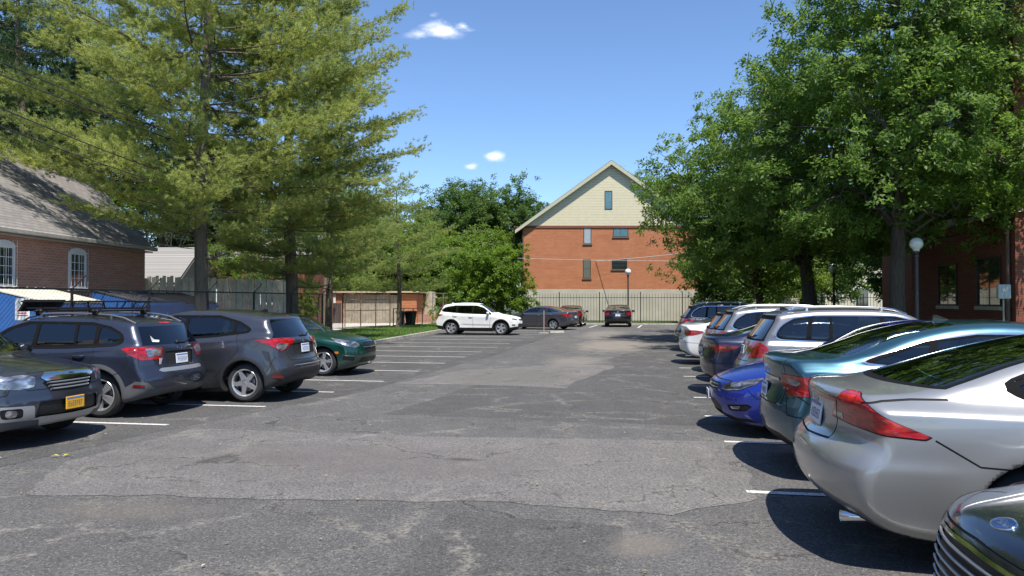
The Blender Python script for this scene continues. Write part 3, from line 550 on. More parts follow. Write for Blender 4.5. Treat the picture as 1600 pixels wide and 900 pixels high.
# tow-away sign on the fence
o = thing('warning_sign', 'small white sign with red lettering fixed to the fence', 'sign', (-13.05, 14.28, 1.55), TH+.35)
b = MB(); b.box((0, -.02, .05), (.27, .006, .46), bev=.002); b.build('panel', [WHITE], o)
b = MB(); 
for z, w_ in ((.02, .20), (-.03, .16), (-.08, .20)): b.box((0, -.025, z), (w_, .004, .022))
b.build('red_lettering', [mat('sign_red', (.6, .03, .03), .5)], o); b = MB(); b.bar((-.07, -.026, .22), (-.01, -.026, .13), .03, .004); b.bar((.0, -.026, .21), (.08, -.026, .14), .012, .004); b.box((.03, -.026, .12), (.09, .004, .02)); b.build('tow_symbol', [mat('sign_black', (.02, .02, .02))], o)
# ---------------------------------------------------------------- lamps
def lamp(loc, h, label, rad=.21):
    o = thing('lamp_post', label, 'lamp post', loc, 0, 'globe lamps round the car park'); b = MB(); b.lathe([(.0001, 0), (.13, 0), (.12, .12), (.075, .18), (.062, .5), (.05, h-.42), (.075, h-.40), (.075, h-.34), (.055, h-.32), (.10, h-.24), (.10, h-.21), (.0001, h-.21)], 20); b.build('pole', [mat('lamp_pole_paint', (.05, .05, .055), .45, .3)], o, smooth='auto')
    b = MB(); n = 14; b.lathe([(.10, h-.23)]+[(rad*math.sin(math.pi*(.16+.84*i/n)), h-rad*math.cos(math.pi*(.16+.84*i/n))+0) for i in range(n)]+[(.0001, h+rad)], 28); b.build('globe', [mat('globe_acrylic', (.78, .78, .76), .12, coat=1)], o, smooth=True)
    return o
lamp((8.12, 25.2, .1), 3.42, 'globe lamp post beside the big tree and dark brick wall', .195)
lamp((9.0, 39.6, .1), 3.3, 'globe lamp post in shade among the right hand trees', .22)
lamp((-1.35, 57.95, .1), 3.85, 'globe lamp post at the far fence above the black saloon', .23)
# utility cabinet
o = thing('utility_box', 'pale grey utility box on a thin post before dark brick', 'utility box', (10.35, 24.75, .1)); b = MB(); b.box((0, 0, 1.95), (.34, .16, .42), bev=.015); b.build('cabinet', [mat('cabinet_grey', (.42, .44, .44), .5)], o); b = MB(); b.tube([(0, .02, 0), (0, .02, 1.75)], .025, 8); b.build('post', [mat('galv', (.3, .3, .3), .5, .5)], o)
# parking sign by the white SUV + wheel stop
o = thing('short_signpost', 'thin rusty steel post standing before the grey saloon', 'post', (-5.55, 41.9, 0)); b = MB(); b.box((0, 0, .62), (.05, .035, 1.24)); b.build('post', [mat('pinkish_steel', (.35, .25, .22), .6)], o); b = MB(); b.box((0, 0, .01), (.5, .5, .03)); b.build('base', [CONC], o)
o = thing('parking_chock', 'broken dark wheel stop lying beside the thin steel post', 'wheel stop', (-4.9, 42.2, .016), .7); b = MB(); b.prism([(-.45, -.09, 0), (-.45, .09, 0), (-.45, .05, .11), (-.45, -.05, .11)], (.9, 0, 0)); b.build('block', [CONC], o)
# ---------------------------------------------------------------- poles and wires
POLE = mat('pole_wood', (.16, .125, .095), .9, var=.3, vscale=6); CABLE = mat('cable', (.035, .035, .04), .6); CABLEL = mat('pale_cable', (.55, .55, .52), .5)
def upole(loc, h, label, arms=2, m=POLE):
    o = thing('utility_pole', label, 'utility pole', loc, TH); b = MB(); b.tube([(0, 0, 0), (0, 0, h)], [.16, .11], 10); b.build('pole', [m], o, smooth='auto')
    for k in range(arms):
        b = MB(); b.box((0, -.14, h-.35-k*.75), (2.2, .1, .12)); 
        for x in (-1, -.55, .55, 1): b.lathe([(.03, 0), (.045, .05), (.02, .12), (.0001, .13)], 8, Matrix.Translation((x, -.14, h-.29-k*.75)))
        b.build('crossarm', [m], o)
PA, PB, PC = cw(-13.4, 55), cw(-10.6, 68), cw(-3.8, 78)
upole(PA, 10.4, 'utility pole rising behind the pines left of centre', 2); upole(PB, 8.9, 'utility pole among conifer branches, second from left', 1, mat('pale_pole', (.42, .38, .32), .8)); upole(PC, 9.2, 'utility pole with cross arms before the round tree', 2)
def cable(a, c, sag, label, m=CABLE, r=.014, n=24):
    a = Vector(a); c = Vector(c); b = MB(); b.tube([a+(c-a)*i/n-Vector((0, 0, sag*4*(i/n)*(1-i/n))) for i in range(n+1)], r, 5); tag(b.build('overhead_cable', [m]), label, 'cable')
cable(cw(-9.7, 14, 6.3), PA+Vector((0, 0, 10.0)), .3, 'uppermost thin black cable crossing the left hand trees'); cable(cw(-9.7, 14, 6.05), PA+Vector((.8, 0, 9.9)), .35, 'second black cable, close below the uppermost one')
cable(cw(-9.7, 14, 5.45), PA+Vector((0, 0, 9.2)), .9, 'third black cable, above the shingle roof ridge'); cable(cw(-9.7, 14, 5.1), PA+Vector((.5, 0, 9.0)), 1.0, 'fourth black cable, just over the shingle roof ridge')
cable(cw(-17, 19, 4.8), PA+Vector((0, 0, 5.0)), .25, 'lower black cable crossing the grey shingle roof', CABLE, .018); cable(cw(-17, 19, 4.3), PB+Vector((0, 0, 4.5)), .2, 'lowest black cable crossing the grey shingle roof', CABLE, .018)
cable(PC+Vector((0, 0, 5.6)), cw(20, 52, 6.2), .7, 'pale cable sagging across the orange brick gable wall', CABLEL, .026); cable(cw(-4, 62, 5.4), cw(14, 62, 5.0), .1, 'thin pale cable low across the orange brick wall', CABLEL, .014)
cable(PA+Vector((0, 0, 9.8)), PB+Vector((0, 0, 8.5)), .3, 'black cable between the two left utility poles'); cable(PB+Vector((0, 0, 8.5)), PC+Vector((0, 0, 8.8)), .4, 'black cable between the two right utility poles')
# ================================================================ trees
def leafm(name, c, tr, rough=.5, var=.35):
    m = bpy.data.materials.new(name); m.use_nodes = True; t = m.node_tree; t.nodes.clear(); N = t.nodes.new; Lk = t.links.new
    o = N('ShaderNodeOutputMaterial'); p = N('ShaderNodeBsdfPrincipled'); p.inputs['Roughness'].default_value = rough; p.inputs['Specular IOR Level'].default_value = .35; s = N('ShaderNodeBsdfTranslucent'); mx = N('ShaderNodeMixShader'); mx.inputs[0].default_value = .5
    tc_ = N('ShaderNodeTexCoord'); n1 = N('ShaderNodeTexNoise'); n1.inputs['Scale'].default_value = 1.1; n1.inputs['Detail'].default_value = 3; n2 = N('ShaderNodeTexNoise'); n2.inputs['Scale'].default_value = 14; n2.inputs['Detail'].default_value = 2
    Lk(tc_.outputs['Object'], n1.inputs['Vector']); Lk(tc_.outputs['Object'], n2.inputs['Vector']); ad = N('ShaderNodeMath'); ad.operation = 'MULTIPLY_ADD'; ad.inputs[1].default_value = .6; Lk(n2.outputs['Fac'], ad.inputs[0]); 
    mm = N('ShaderNodeMath'); mm.operation = 'MULTIPLY'; mm.inputs[1].default_value = .6; Lk(n1.outputs['Fac'], mm.inputs[0]); Lk(mm.outputs[0], ad.inputs[2])
    for col, dst in ((c, p.inputs['Base Color']), (tr, s.inputs['Color'])):
        r = N('ShaderNodeValToRGB'); r.color_ramp.elements[0].position = .42; r.color_ramp.elements[1].position = .78; r.color_ramp.elements[0].color = (col[0]*(1-var), col[1]*(1-var*.8), col[2]*(1-var*.5), 1); r.color_ramp.elements[1].color = (col[0]*(1+var*1.5), col[1]*(1+var), col[2]*(1+var*.6), 1); Lk(ad.outputs[0], r.inputs[0]); Lk(r.outputs[0], dst)
    Lk(p.outputs[0], mx.inputs[1]); Lk(s.outputs[0], mx.inputs[2]); Lk(mx.outputs[0], o.inputs[0]); return m
def barkm(name, c):
    b = NB(name); b.set(Roughness=.95); n = b.noise(5, 8, .7, b.coord((3, 3, .6))); b.base(b.ramp(n, [(.3, tuple(v*.45 for v in c)), (.7, tuple(v*1.35 for v in c))])); b.bump(n, 1.0, .05); return b.m
BARK = barkm('grey_bark', (.09, .074, .058)); BARKP = barkm('pine_bark', (.15, .12, .085)); BARKD = barkm('dark_bark', (.05, .042, .035))
def unit(v): return v/np.maximum(np.linalg.norm(v, axis=-1, keepdims=True), 1e-9)
def leaves(rg, C, per, spread, size, up=.5, outward=None, droop=.0, aspect=.42):
    """kite leaves scattered in clumps round the points C"""
    n = len(C)*per; P = np.repeat(C, per, 0)+unit(rg.normal(size=(n, 3)))*(rg.random((n, 1))**.5)*np.repeat(spread, per)[:, None]*[1, 1, .75]
    N_ = rg.normal(size=(n, 3)); N_[:, 2] += up*1.5
    if outward is not None: N_ += np.repeat(outward, per, 0)*1.1
    N_ = unit(N_); d = rg.normal(size=(n, 3)); d[:, 2] -= droop; d = unit(d-N_*(d*N_).sum(1, keepdims=True)); s = np.cross(N_, d); l = size*rg.uniform(.6, 1.25, (n, 1)); w_ = l*aspect
    V = np.stack([P, P+d*l*.45+s*w_*.5, P+d*l, P+d*l*.45-s*w_*.5], 1).reshape(-1, 3); return V
def noise3(P, seed=0):
    rg = np.random.default_rng(seed); v = np.zeros(len(P))
    for k in range(14): f = rg.normal(size=3)*(.5+.5*(k % 4)); v += np.sin(P@f+rg.uniform(0, 6.28))/(1+.3*(k % 4))
    return v/6
def broadleaf(name, label, base, trunk_pts, r0, lobes, leafmat, n_cl, per=46, lsize=.15, spread=.5, seed=1, bark=BARK, limbs=26, group=None, gap=.15, thr=-.35, cat='tree', twigs=40):
    rg = np.random.default_rng(seed); base = Vector(base); o = thing(name, label, cat, base, 0, group); B0 = np.array(base)
    lob = [(np.array(c, float)-B0, np.array(r, float)) for c, r in lobes]; vol = np.array([np.prod(r)**(2/3.) for _, r in lob]); cnt = np.maximum(4, (vol/vol.sum()*n_cl/7*1.25).astype(int)); C = []; OUT = []
    for (c, r), k in zip(lob, cnt):
        u = unit(rg.normal(size=(k*2, 3))); u = u[u[:, 2] > -.75][:k]; rad = rg.uniform(.52, 1.04, (len(u), 1)); bump = 1+.16*np.sin(u[:, :1]*5+seed)+.13*np.sin(u[:, 1:2]*7+2*seed)+.10*np.sin(u[:, 2:]*9); C.append(c+u*r*rad*bump); OUT.append(u)
    C = np.concatenate(C); OUT = np.concatenate(OUT); sb = 7; C = np.repeat(C, sb, 0)+rg.normal(size=(len(C)*sb, 3))*[.62, .62, .28]*(spread/.5); OUT = np.repeat(OUT, sb, 0); OUT[:, 2] += .4; keep = (noise3(C*1.25, seed) > thr) & (C[:, 2]+B0[2] > .3); C = C[keep]; OUT = OUT[keep]
    V = leaves(rg, C, per, rg.uniform(.5, 1.0, len(C))*spread*.72, lsize, .55, OUT, .25)
    tm = MB(); tp = [Vector(p) for p in trunk_pts]; nseg = len(tp)
    tm.tube([Vector((0, 0, -.1))]+tp, [r0*1.35]+[r0*(1-.62*i/nseg) for i in range(nseg)], 12); 
    tr = tm.build('trunk', [bark], o, smooth=True)
    lm = MB(); top = np.array(tp[-1]); tpa = np.array([list(p) for p in tp])
    def limb(a, tgt, r, n=6, wob=.12):
        pts = []; 
        for i in range(n+1): t = i/n; p = a*(1-t)+tgt*t+np.array([0, 0, .18*np.linalg.norm(tgt-a)*t*(1-t)])+rg.normal(size=3)*wob*t*(1-t)*2; pts.append(tuple(p))
        lm.tube(pts, [r*(1-.8*i/n) for i in range(n+1)], 5, cap=False); return pts
    mains = []
    for i in range(min(limbs, len(C))):
        c, r = lob[i % len(lob)]; tgt = c+rg.normal(size=3)*r*.42; k = rg.integers(max(1, nseg//2), nseg); mains.append(limb(tpa[k-1], tgt, r0*rg.uniform(.22, .45), 7, .35))
    nodes = np.array([p for m_ in mains for p in m_[2:]])
    if len(nodes):
        for i in rg.choice(len(C), min(twigs*4, len(C)), replace=False): d = np.linalg.norm(nodes-C[i], axis=1); j = d.argmin(); limb(nodes[j], C[i], .03, 4, .1)
    lm.build('limbs', [bark], o, smooth=True)
    link('crown', mesh_np('crown', V, np.arange(len(V)).reshape(-1, 4), leafmat), o)
    return o
def needles(rg, P, D, n=15, ln=.13, wd=.0045):
    """tufts of needles at P pointing along D"""
    m = len(P); N_ = m*n; p = np.repeat(P, n, 0)+np.repeat(D, n, 0)*rg.uniform(-.07, .05, (N_, 1)); d = unit(np.repeat(D, n, 0)*.85+unit(rg.normal(size=(N_, 3)))*.85+[0, 0, .10]); s = unit(np.cross(d, rg.normal(size=(N_, 3)))); l = ln*rg.uniform(.7, 1.15, (N_, 1))
    return np.stack([p-s*wd, p+s*wd, p+d*l], 1).reshape(-1, 3)
def pine(name, label, base, h, z0, prof, nm, seed=1, bare=(), r0=.21, lean=(0, 0), step=.78, nper=19, wd=.0048, bias=None, dens=1.0, group=None):
    rg = np.random.default_rng(seed); base = Vector(base); o = thing(name, label, 'tree', base, 0, group)
    def axis(z): return np.array([lean[0]*z/h+.10*math.sin(z*.5+seed), lean[1]*z/h+.08*math.sin(z*.7+2*seed), z])
    zz = np.linspace(0, h, 16); tm = MB(); tm.tube([axis(z)*[1, 1, 1]-[0, 0, .1 if i == 0 else 0] for i, z in enumerate(zz)], [r0*1.15 if i == 0 else max(.03, r0*(1-z/h)**.75) for i, z in enumerate(zz)], 12); tm.build('trunk', [BARKP], o, smooth=True)
    lm = MB(); TP = []; TD = []; z = z0
    while z < h-.3:
        k = rg.integers(5, 8); a0 = rg.uniform(0, 6.28)
        for i in range(k):
            a = a0+6.283*i/k+rg.normal()*.22; L = float(np.interp(z, *zip(*prof)))*rg.uniform(.62, 1.15)
            if bias is not None: L *= 1+bias[1]*math.cos(a-bias[0])
            if L < .4: L = .4
            A = axis(z+rg.uniform(-.12, .12)); dirh = np.array([math.cos(a), math.sin(a), 0]); rise = rg.uniform(.02, .22)+.25*(z/h); sag = rg.uniform(.10, .22)*(1-.7*z/h)
            n = 9; pts = []
            for q in range(n+1): t = q/n; side = np.array([-dirh[1], dirh[0], 0]); pts.append(A+dirh*L*t+np.array([0, 0, L*(rise*t-sag*2.0*t*(1-t)-.02*t*t)])+side*L*.07*math.sin(t*3+a*3))
            pts = np.array(pts); r = .010+.006*L; lm.tube([tuple(p) for p in pts], [r*(1-.85*q/n) for q in range(n+1)], 5, cap=False)
            nb = max(3, int(L*9.5*dens))
            for q in range(nb):
                t = rg.uniform(.22, 1.0) if q else 1.0; f = t*n; j = min(int(f), n-1); p = pts[j]*(1-(f-j))+pts[j+1]*(f-j); sg = rg.choice((-1, 1)); side = np.array([-dirh[1], dirh[0], 0])*sg
                bl = (.32+.30*L*(1-t)**.6)*rg.uniform(.6, 1.2); bl = min(bl, 1.5); bd = unit(dirh*rg.uniform(.5, 1.1)+side*rg.uniform(.4, 1.1)*(1 if q else .1)+np.array([0, 0, rg.uniform(-.12, .50)])); m = max(3, int(bl/.09))
                s = np.linspace(.12, 1, m)[:, None]; up = np.array([0, 0, .10])*s*s*bl
                tp = p+bd*bl*s+up+rg.normal(size=(m, 3))*.075; TP.append(tp); td = np.repeat((bd+[0, 0, .16])[None], m, 0)+rg.normal(size=(m, 3))*.33; TD.append(unit(td))
                if bl > .5 and q % 2: lm.tube([tuple(p), tuple(p+bd*bl*.8)], [.010, .004], 4, cap=False)
        z += step*rg.uniform(.8, 1.25)
    for (zb_, a, L) in bare:
        A = axis(zb_); d = np.array([math.cos(a), math.sin(a), .12]); lm.tube([tuple(A+d*L*t+np.array([0, 0, -.10*L*math.sin(3*t)])+rg.normal(size=3)*.04) for t in (0, .3, .6, 1)], [.05, .035, .025, .01], 6)
    lm.build('limbs', [BARKP], o, smooth=True)
    V = needles(rg, np.concatenate(TP), np.concatenate(TD), nper, .135, wd); link('crown', mesh_np('crown', V, np.arange(len(V)).reshape(-1, 3), nm), o); print(name, 'needles', len(V)//3)
    return o
PINE = leafm('pine_needles', (.31, .37, .12), (.48, .56, .14), .55, .3); PINED = leafm('pine_needles_deep', (.25, .33, .10), (.40, .50, .12), .55, .3)
LF_A = leafm('ash_leaves', (.105, .19, .038), (.24, .38, .055)); LF_B = leafm('dark_leaves', (.080, .145, .03), (.15, .26, .035)); LF_C = leafm('mid_leaves', (.11, .185, .03), (.22, .34, .04)); LF_D = leafm('bright_leaves', (.12, .21, .022), (.22, .36, .03)); LF_E = leafm('spruce_leaves', (.035, .075, .026), (.05, .10, .03))
W_ = math.pi
pine('pine_tree', 'nearer tall pine with yellow green needles behind the dumpsters', (-14.0, 22.5, .05), 18.5, 3.9, [(3.9, 3.2), (5.5, 6.2), (9, 6.0), (12, 4.8), (16, 2.6), (18.5, .5)], PINE, 3, bare=((3.2, -.2, 1.3), (3.6, 2.6, 1.5)), r0=.23, bias=(W_, .10), wd=.0075)
pine('pine_tree', 'farther tall pine with thick dark trunk behind the fence', (-14.0, 28.6, .05), 19.5, 2.9, [(2.9, 3.0), (4.5, 4.6), (7, 5.2), (10, 4.8), (14, 3.6), (19.5, .5)], PINE, 7, bare=((2.3, .3, 1.8), (2.6, -2.2, 1.4)), r0=.26, bias=(0.0, .06), wd=.0085)
pine('pine_tree', 'bushy medium pine behind the pipe gate, low drooping branches', (-16.3, 38.0, .05), 10.2, 2.3, [(2.3, 3.4), (4.5, 4.2), (7, 3.2), (10.2, .4)], PINED, 11, r0=.20, wd=.0085, nper=13)
pine('pine_tree', 'smaller pine nearest the shrub tree, rounded light green top', (-15.3, 46.0, .05), 8.6, 2.5, [(2.5, 3.3), (4.5, 4.0), (6.5, 2.9), (8.6, .6)], PINED, 13, r0=.17, wd=.0095, nper=13)
pine('pine_tree', 'pine at the far left edge, boughs reaching over the shingle roof', (-23.5, 25.5, .05), 17, 6.5, [(6.5, 3.5), (9, 4.2), (13, 3), (17, .5)], LF_E, 17, r0=.2, wd=.0085, nper=12)
# dark wood behind the left building
for i, (X, D, h, r) in enumerate(((-33, 46, 24, 6.5), (-26.5, 48, 21, 5.6), (-21.5, 56, 15, 5.0))):
    p = cw(X, D); broadleaf('broadleaf_tree', ['tall dark tree at the top left behind the shingle roof', 'dark tree behind the shingle roof, beside the tallest one', 'dark green tree showing between the pines above the shed'][i], p, [(0, 0, 3), (.2, 0, 6), (0, .2, h*.7)], .32,
        [(p+Vector((0, 0, h*.55)), (r, r, h*.36)), (p+Vector((r*.4, -r*.4, h*.42)), (r*.7, r*.7, h*.25)), (p+Vector((-r*.5, 0, h*.7)), (r*.6, r*.6, h*.26))], LF_E, 1300, 46, .27, .85, seed=20+i, thr=-.8, bark=BARKD, limbs=14)
p = cw(-18.3, 40); broadleaf('lime_bush', 'sunlit lime green tree crown just above the shingle roof', p, [(0, 0, 2), (0, 0, 5)], .12, [(p+Vector((0, 0, 7.4)), (1.7, 1.5, .9)), (p+Vector((1.5, 0, 6.9)), (1.2, 1, .8))], LF_D, 120, 40, .16, .4, seed=31, limbs=8)
p = cw(-15.0, 42); broadleaf('hedge_tree', 'leafy green tree filling the gap left of the pine trunks', p, [(0, 0, 1.5), (0, 0, 3.5)], .12, [(p+Vector((0, 0, 3.9)), (2.4, 2.0, 1.6)), (p+Vector((1.8, 0, 2.9)), (1.6, 1.4, 1.2))], LF_C, 330, 40, .14, .42, seed=32, limbs=10)
p = cw(-12.6, 50); broadleaf('climbing_vine', 'bright green vine heaped beside the concrete post', p, [(0, 0, .8), (0, 0, 2)], .08, [(p+Vector((-.9, 0, 1.3)), (1.0, .8, 1.3)), (p+Vector((-1.6, 0, 2.3)), (1.2, .8, .7))], LF_C, 200, 40, .11, .28, seed=33, limbs=6, cat='vine')
# trees at the centre
for i, (X, D, h, r, m, lb) in enumerate(((-6.3, 92, 16.5, 4.6, LF_B, 'tall round dark tree behind the utility pole, left of the gable'), (-1.2, 90, 15.8, 4.8, LF_B, 'round dark green tree touching the left slope of the gable'), (-12.5, 82, 10.5, 4.5, LF_C, 'lower green tree behind the smallest pine'), (-3.6, 72, 8.2, 3.4, LF_C, 'mid green tree just above the leafy shrub tree'), (-9, 74, 7.4, 3.2, LF_C, 'low green tree behind the brown wooden fence'), (-18, 76, 13.5, 5, LF_B, 'dark tree behind the garage and medium pine'), (-13.5, 67, 8.4, 3.4, LF_C, 'leafy tree directly behind the left half of the garage'), (-7.6, 69, 7.0, 2.9, LF_C, 'leafy tree behind the right end of the garage'))):
    p = cw(X, D); broadleaf('broadleaf_tree', lb, p, [(0, 0, 3), (.1, 0, h*.6)], .26, [(p+Vector((0, 0, h*.60)), (r, r, h*.33)), (p+Vector((r*.45, -r*.2, h*.75)), (r*.55, r*.6, h*.22)), (p+Vector((-r*.5, -r*.3, h*.70)), (r*.55, r*.6, h*.2)), (p+Vector((0, -r*.5, h*.38)), (r*.8, r*.7, h*.2))], m, 1350, 46, .30, .85, thr=-.8, seed=40+i, limbs=12, twigs=20)
p = cw(-1.1, 53.5); broadleaf('shrub_tree', 'bushy bright green shrub tree before the brick gable, behind the white car', p, [(0, 0, .8), (.1, 0, 1.6), (0, .1, 2.6)], .14, [(p+Vector((-.3, 0, 2.9)), (2.3, 2.0, 2.3)), (p+Vector((-1.8, 0, 4.2)), (1.5, 1.4, 1.5)), (p+Vector((.9, -.2, 4.3)), (1.4, 1.3, 1.2)), (p+Vector((1.2, -.2, 1.5)), (1.6, 1.3, 1.4)), (p+Vector((-2.3, 0, 1.8)), (1.5, 1.3, 1.6))], LF_D, 620, 46, .20, .42, seed=50, limbs=16, twigs=20, thr=-.6)
# right side
pa = Vector((7.9, 26.0, .1))
broadleaf('ash_tree', 'big forked ash tree beside the globe lamp at right', pa, [(-.1, 0, 1.0), (-.1, 0, 2.2), (0, .1, 4), (.15, .1, 6), (.1, 0, 8.5), (0, 0, 10.5)], .25,
    [(pa+Vector((-.3, 0, 9.9)), (3.5, 3.8, 3.6)), (pa+Vector((-2.6, .5, 7.0)), (3.0, 3.0, 2.4)), (pa+Vector((2.2, .3, 9.4)), (2.5, 2.6, 3.0)), (pa+Vector((2.6, -1.4, 5.4)), (1.8, 1.7, 1.2)), (pa+Vector((-1.9, 1.5, 4.9)), (2.8, 2.4, 1.6)), (pa+Vector((.6, 1.8, 4.6)), (2.6, 2.0, 1.5)), (pa+Vector((-3.4, 1.0, 5.6)), (2.2, 2.2, 1.7)), (pa+Vector((.5, -1.4, 13.2)), (3.4, 3.0, 2.4)), (pa+Vector((-1.3, -1.2, 4.7)), (2.2, 1.8, .9)), (pa+Vector((1.9, -1.8, 5.2)), (2.0, 1.6, 1.1)), (pa+Vector((0, -2.4, 7.0)), (2.6, 1.6, 2.0))], LF_A, 2900, 48, .155, .52, seed=61, limbs=34, twigs=70, thr=-.48)
pb = Vector((6.9, 34.5, .1))
broadleaf('ash_tree', 'spreading ash tree over the far right row of cars', pb, [(0, 0, 1.5), (-.2, 0, 3.2), (-.1, .1, 6), (0, 0, 8.5)], .30,
    [(pb+Vector((-.4, 0, 8.3)), (4.2, 4.2, 2.9)), (pb+Vector((-4.0, -.2, 6.8)), (3.0, 2.8, 2.2)), (pb+Vector((-4.4, 0, 5.3)), (2.4, 2.4, 1.6)), (pb+Vector((-1.5, 0, 5.2)), (3.4, 3.0, 1.9)), (pb+Vector((2.0, 0, 5.2)), (3.0, 2.8, 2.0)), (pb+Vector((.6, 0, 11.2)), (3.0, 2.8, 1.7)), (pb+Vector((-1.6, 0, 9.6)), (2.2, 2.2, 1.4)), (pb+Vector((-2.4, -.8, 4.0)), (2.6, 2.0, 1.1)), (pb+Vector((.6, -1.6, 4.4)), (2.8, 1.6, 1.3))], LF_A, 2300, 48, .165, .54, seed=67, limbs=30, twigs=60, thr=-.5)
pc = Vector((6.0, 43.0, .1))
broadleaf('ash_tree', 'smaller tree with sunlit lower boughs in front of the brick gable', pc, [(0, 0, 1.6), (-.2, 0, 3.0), (-.1, .1, 5)], .18,
    [(pc+Vector((-1.4, 0, 3.9)), (2.2, 2.0, 1.2)), (pc+Vector((1.2, .5, 4.4)), (2.8, 2.2, 1.9)), (pc+Vector((-.6, 0, 6.6)), (3.2, 2.8, 2.4)), (pc+Vector((1.5, 0, 2.9)), (2.0, 1.8, 1.2))], LF_C, 760, 46, .19, .50, seed=71, limbs=18, twigs=30)
for i, (X, D, h, r, m, lb) in enumerate(((15.5, 80, 16.3, 4.6, LF_C, 'tall green tree rising behind the right slope of the gable'), (22, 58, 9.5, 4.0, LF_B, 'dark tree behind the iron fence, left of the cream house'), (17.0, 57.5, 6.6, 3.2, LF_B, 'low dark tree behind the iron fence near the gable corner'), (30, 78, 13, 5, LF_B, 'dark tree rising behind the cream house'), (24.2, 46, 9.5, 3.6, LF_B, 'dark tree between the shaded lamp and the big ash'))):
    p = cw(X, D); broadleaf('broadleaf_tree', lb, p, [(0, 0, 2), (.1, 0, h*.6)], .26, [(p+Vector((0, 0, h*.62)), (r, r, h*.32)), (p+Vector((r*.45, -r*.2, h*.72)), (r*.6, r*.6, h*.22)), (p+Vector((-r*.5, -r*.3, h*.68)), (r*.6, r*.6, h*.22)), (p+Vector((0, -r*.4, h*.34)), (r*.8, r*.7, h*.17))], m, 800, 46, .28, .8, thr=-.8, seed=80+i, limbs=14, twigs=20)
# trees and buildings round the photographer, seen only as reflections and shade
for i, (x, y, h) in enumerate(((16, -6, 9), (-20, -10, 10), (4, -24, 10), (-8, -28, 11))):
    p = Vector((x, y, 0)); broadleaf('broadleaf_tree', ['tree beside the entrance, outside the picture on the right', 'tree beside the entrance, outside the picture on the left', 'tree across the street behind the photographer, right one', 'tree across the street behind the photographer, left one'][i], p, [(0, 0, 2), (0, 0, h*.6)], .25, [(p+Vector((0, 0, h*.62)), (3.6, 3.6, h*.34))], LF_B, 200, 36, .35, .9, seed=90+i, limbs=6, twigs=6)
# fallen bits on the asphalt
b = MB(); rr_ = random.Random(4)
for i in range(260):
    x, y = rr_.uniform(-9, 6), rr_.uniform(3.0, 16) ** 1.0; a = rr_.uniform(0, 6.28); s = rr_.uniform(.008, .028); b.add([(x+s*math.cos(a), y+s*math.sin(a), .021), (x+s*.5*math.cos(a+2), y+s*.5*math.sin(a+2), .026), (x-s*math.cos(a), y-s*math.sin(a), .022), (x+s*.5*math.cos(a-2), y+s*.5*math.sin(a-2), .024)], [(0, 1, 2, 3)], rr_.choice((0, 0, 1)))
tag(b.build('leaf_litter', [mat('dry_leaf', (.30, .24, .12), .8), mat('pale_grit', (.45, .42, .36), .8)]), kind='stuff')
b = MB(); 
for (x, y, a) in ((-6.62, 7.73, .3), (-6.52, 7.78, 1.4)): 
    s = .05; b.add([(x+s*math.cos(a), y+s*math.sin(a), .020), (x+s*.4*math.cos(a+1.6), y+s*.4*math.sin(a+1.6), .034), (x-s*math.cos(a), y-s*math.sin(a), .020), (x+s*.4*math.cos(a-1.6), y+s*.4*math.sin(a-1.6), .030)], [(0, 1, 2, 3)])
tag(b.build('fallen_leaf', [mat('yellow_leaf', (.45, .42, .08), .7)]), 'yellow green fallen leaf on the asphalt at lower left', 'leaf')
# ================================================================ car builder
# A car body is an implicit surface (side silhouette x plan x section), meshed, and cut along the outlines of its panels, glass and lamps.
def chaikin(P, n=2, closed=True):
    P = [np.array(p, float) for p in P]
    for _ in range(n):
        Q = []
        m = len(P)
        for i in range(m if closed else m-1):
            a, b = P[i], P[(i+1) % m]; Q += [a*.75+b*.25, a*.25+b*.75]
        if not closed: Q = [P[0]]+Q+[P[-1]]
        P = Q
    return np.array(P)
def curve(knots, s=.08):
    k = np.array(knots, float); xs = np.arange(-2, 8, .01); ys = np.interp(xs, k[:, 0], k[:, 1])
    if s > 0:
        g = np.exp(-.5*(np.arange(-4*s, 4*s+.005, .01)/s)**2); g /= g.sum(); h = len(g)//2
        ys = np.convolve(np.pad(ys, h, mode='edge'), g, 'valid')[:len(xs)]
    return lambda x: np.interp(x, xs, ys)
def sp(d, w): return w*np.logaddexp(0, d/w)
def smax(a, b, k):
    h = np.maximum(k-np.abs(a-b), 0); return np.maximum(a, b)+h*h/(4*k)
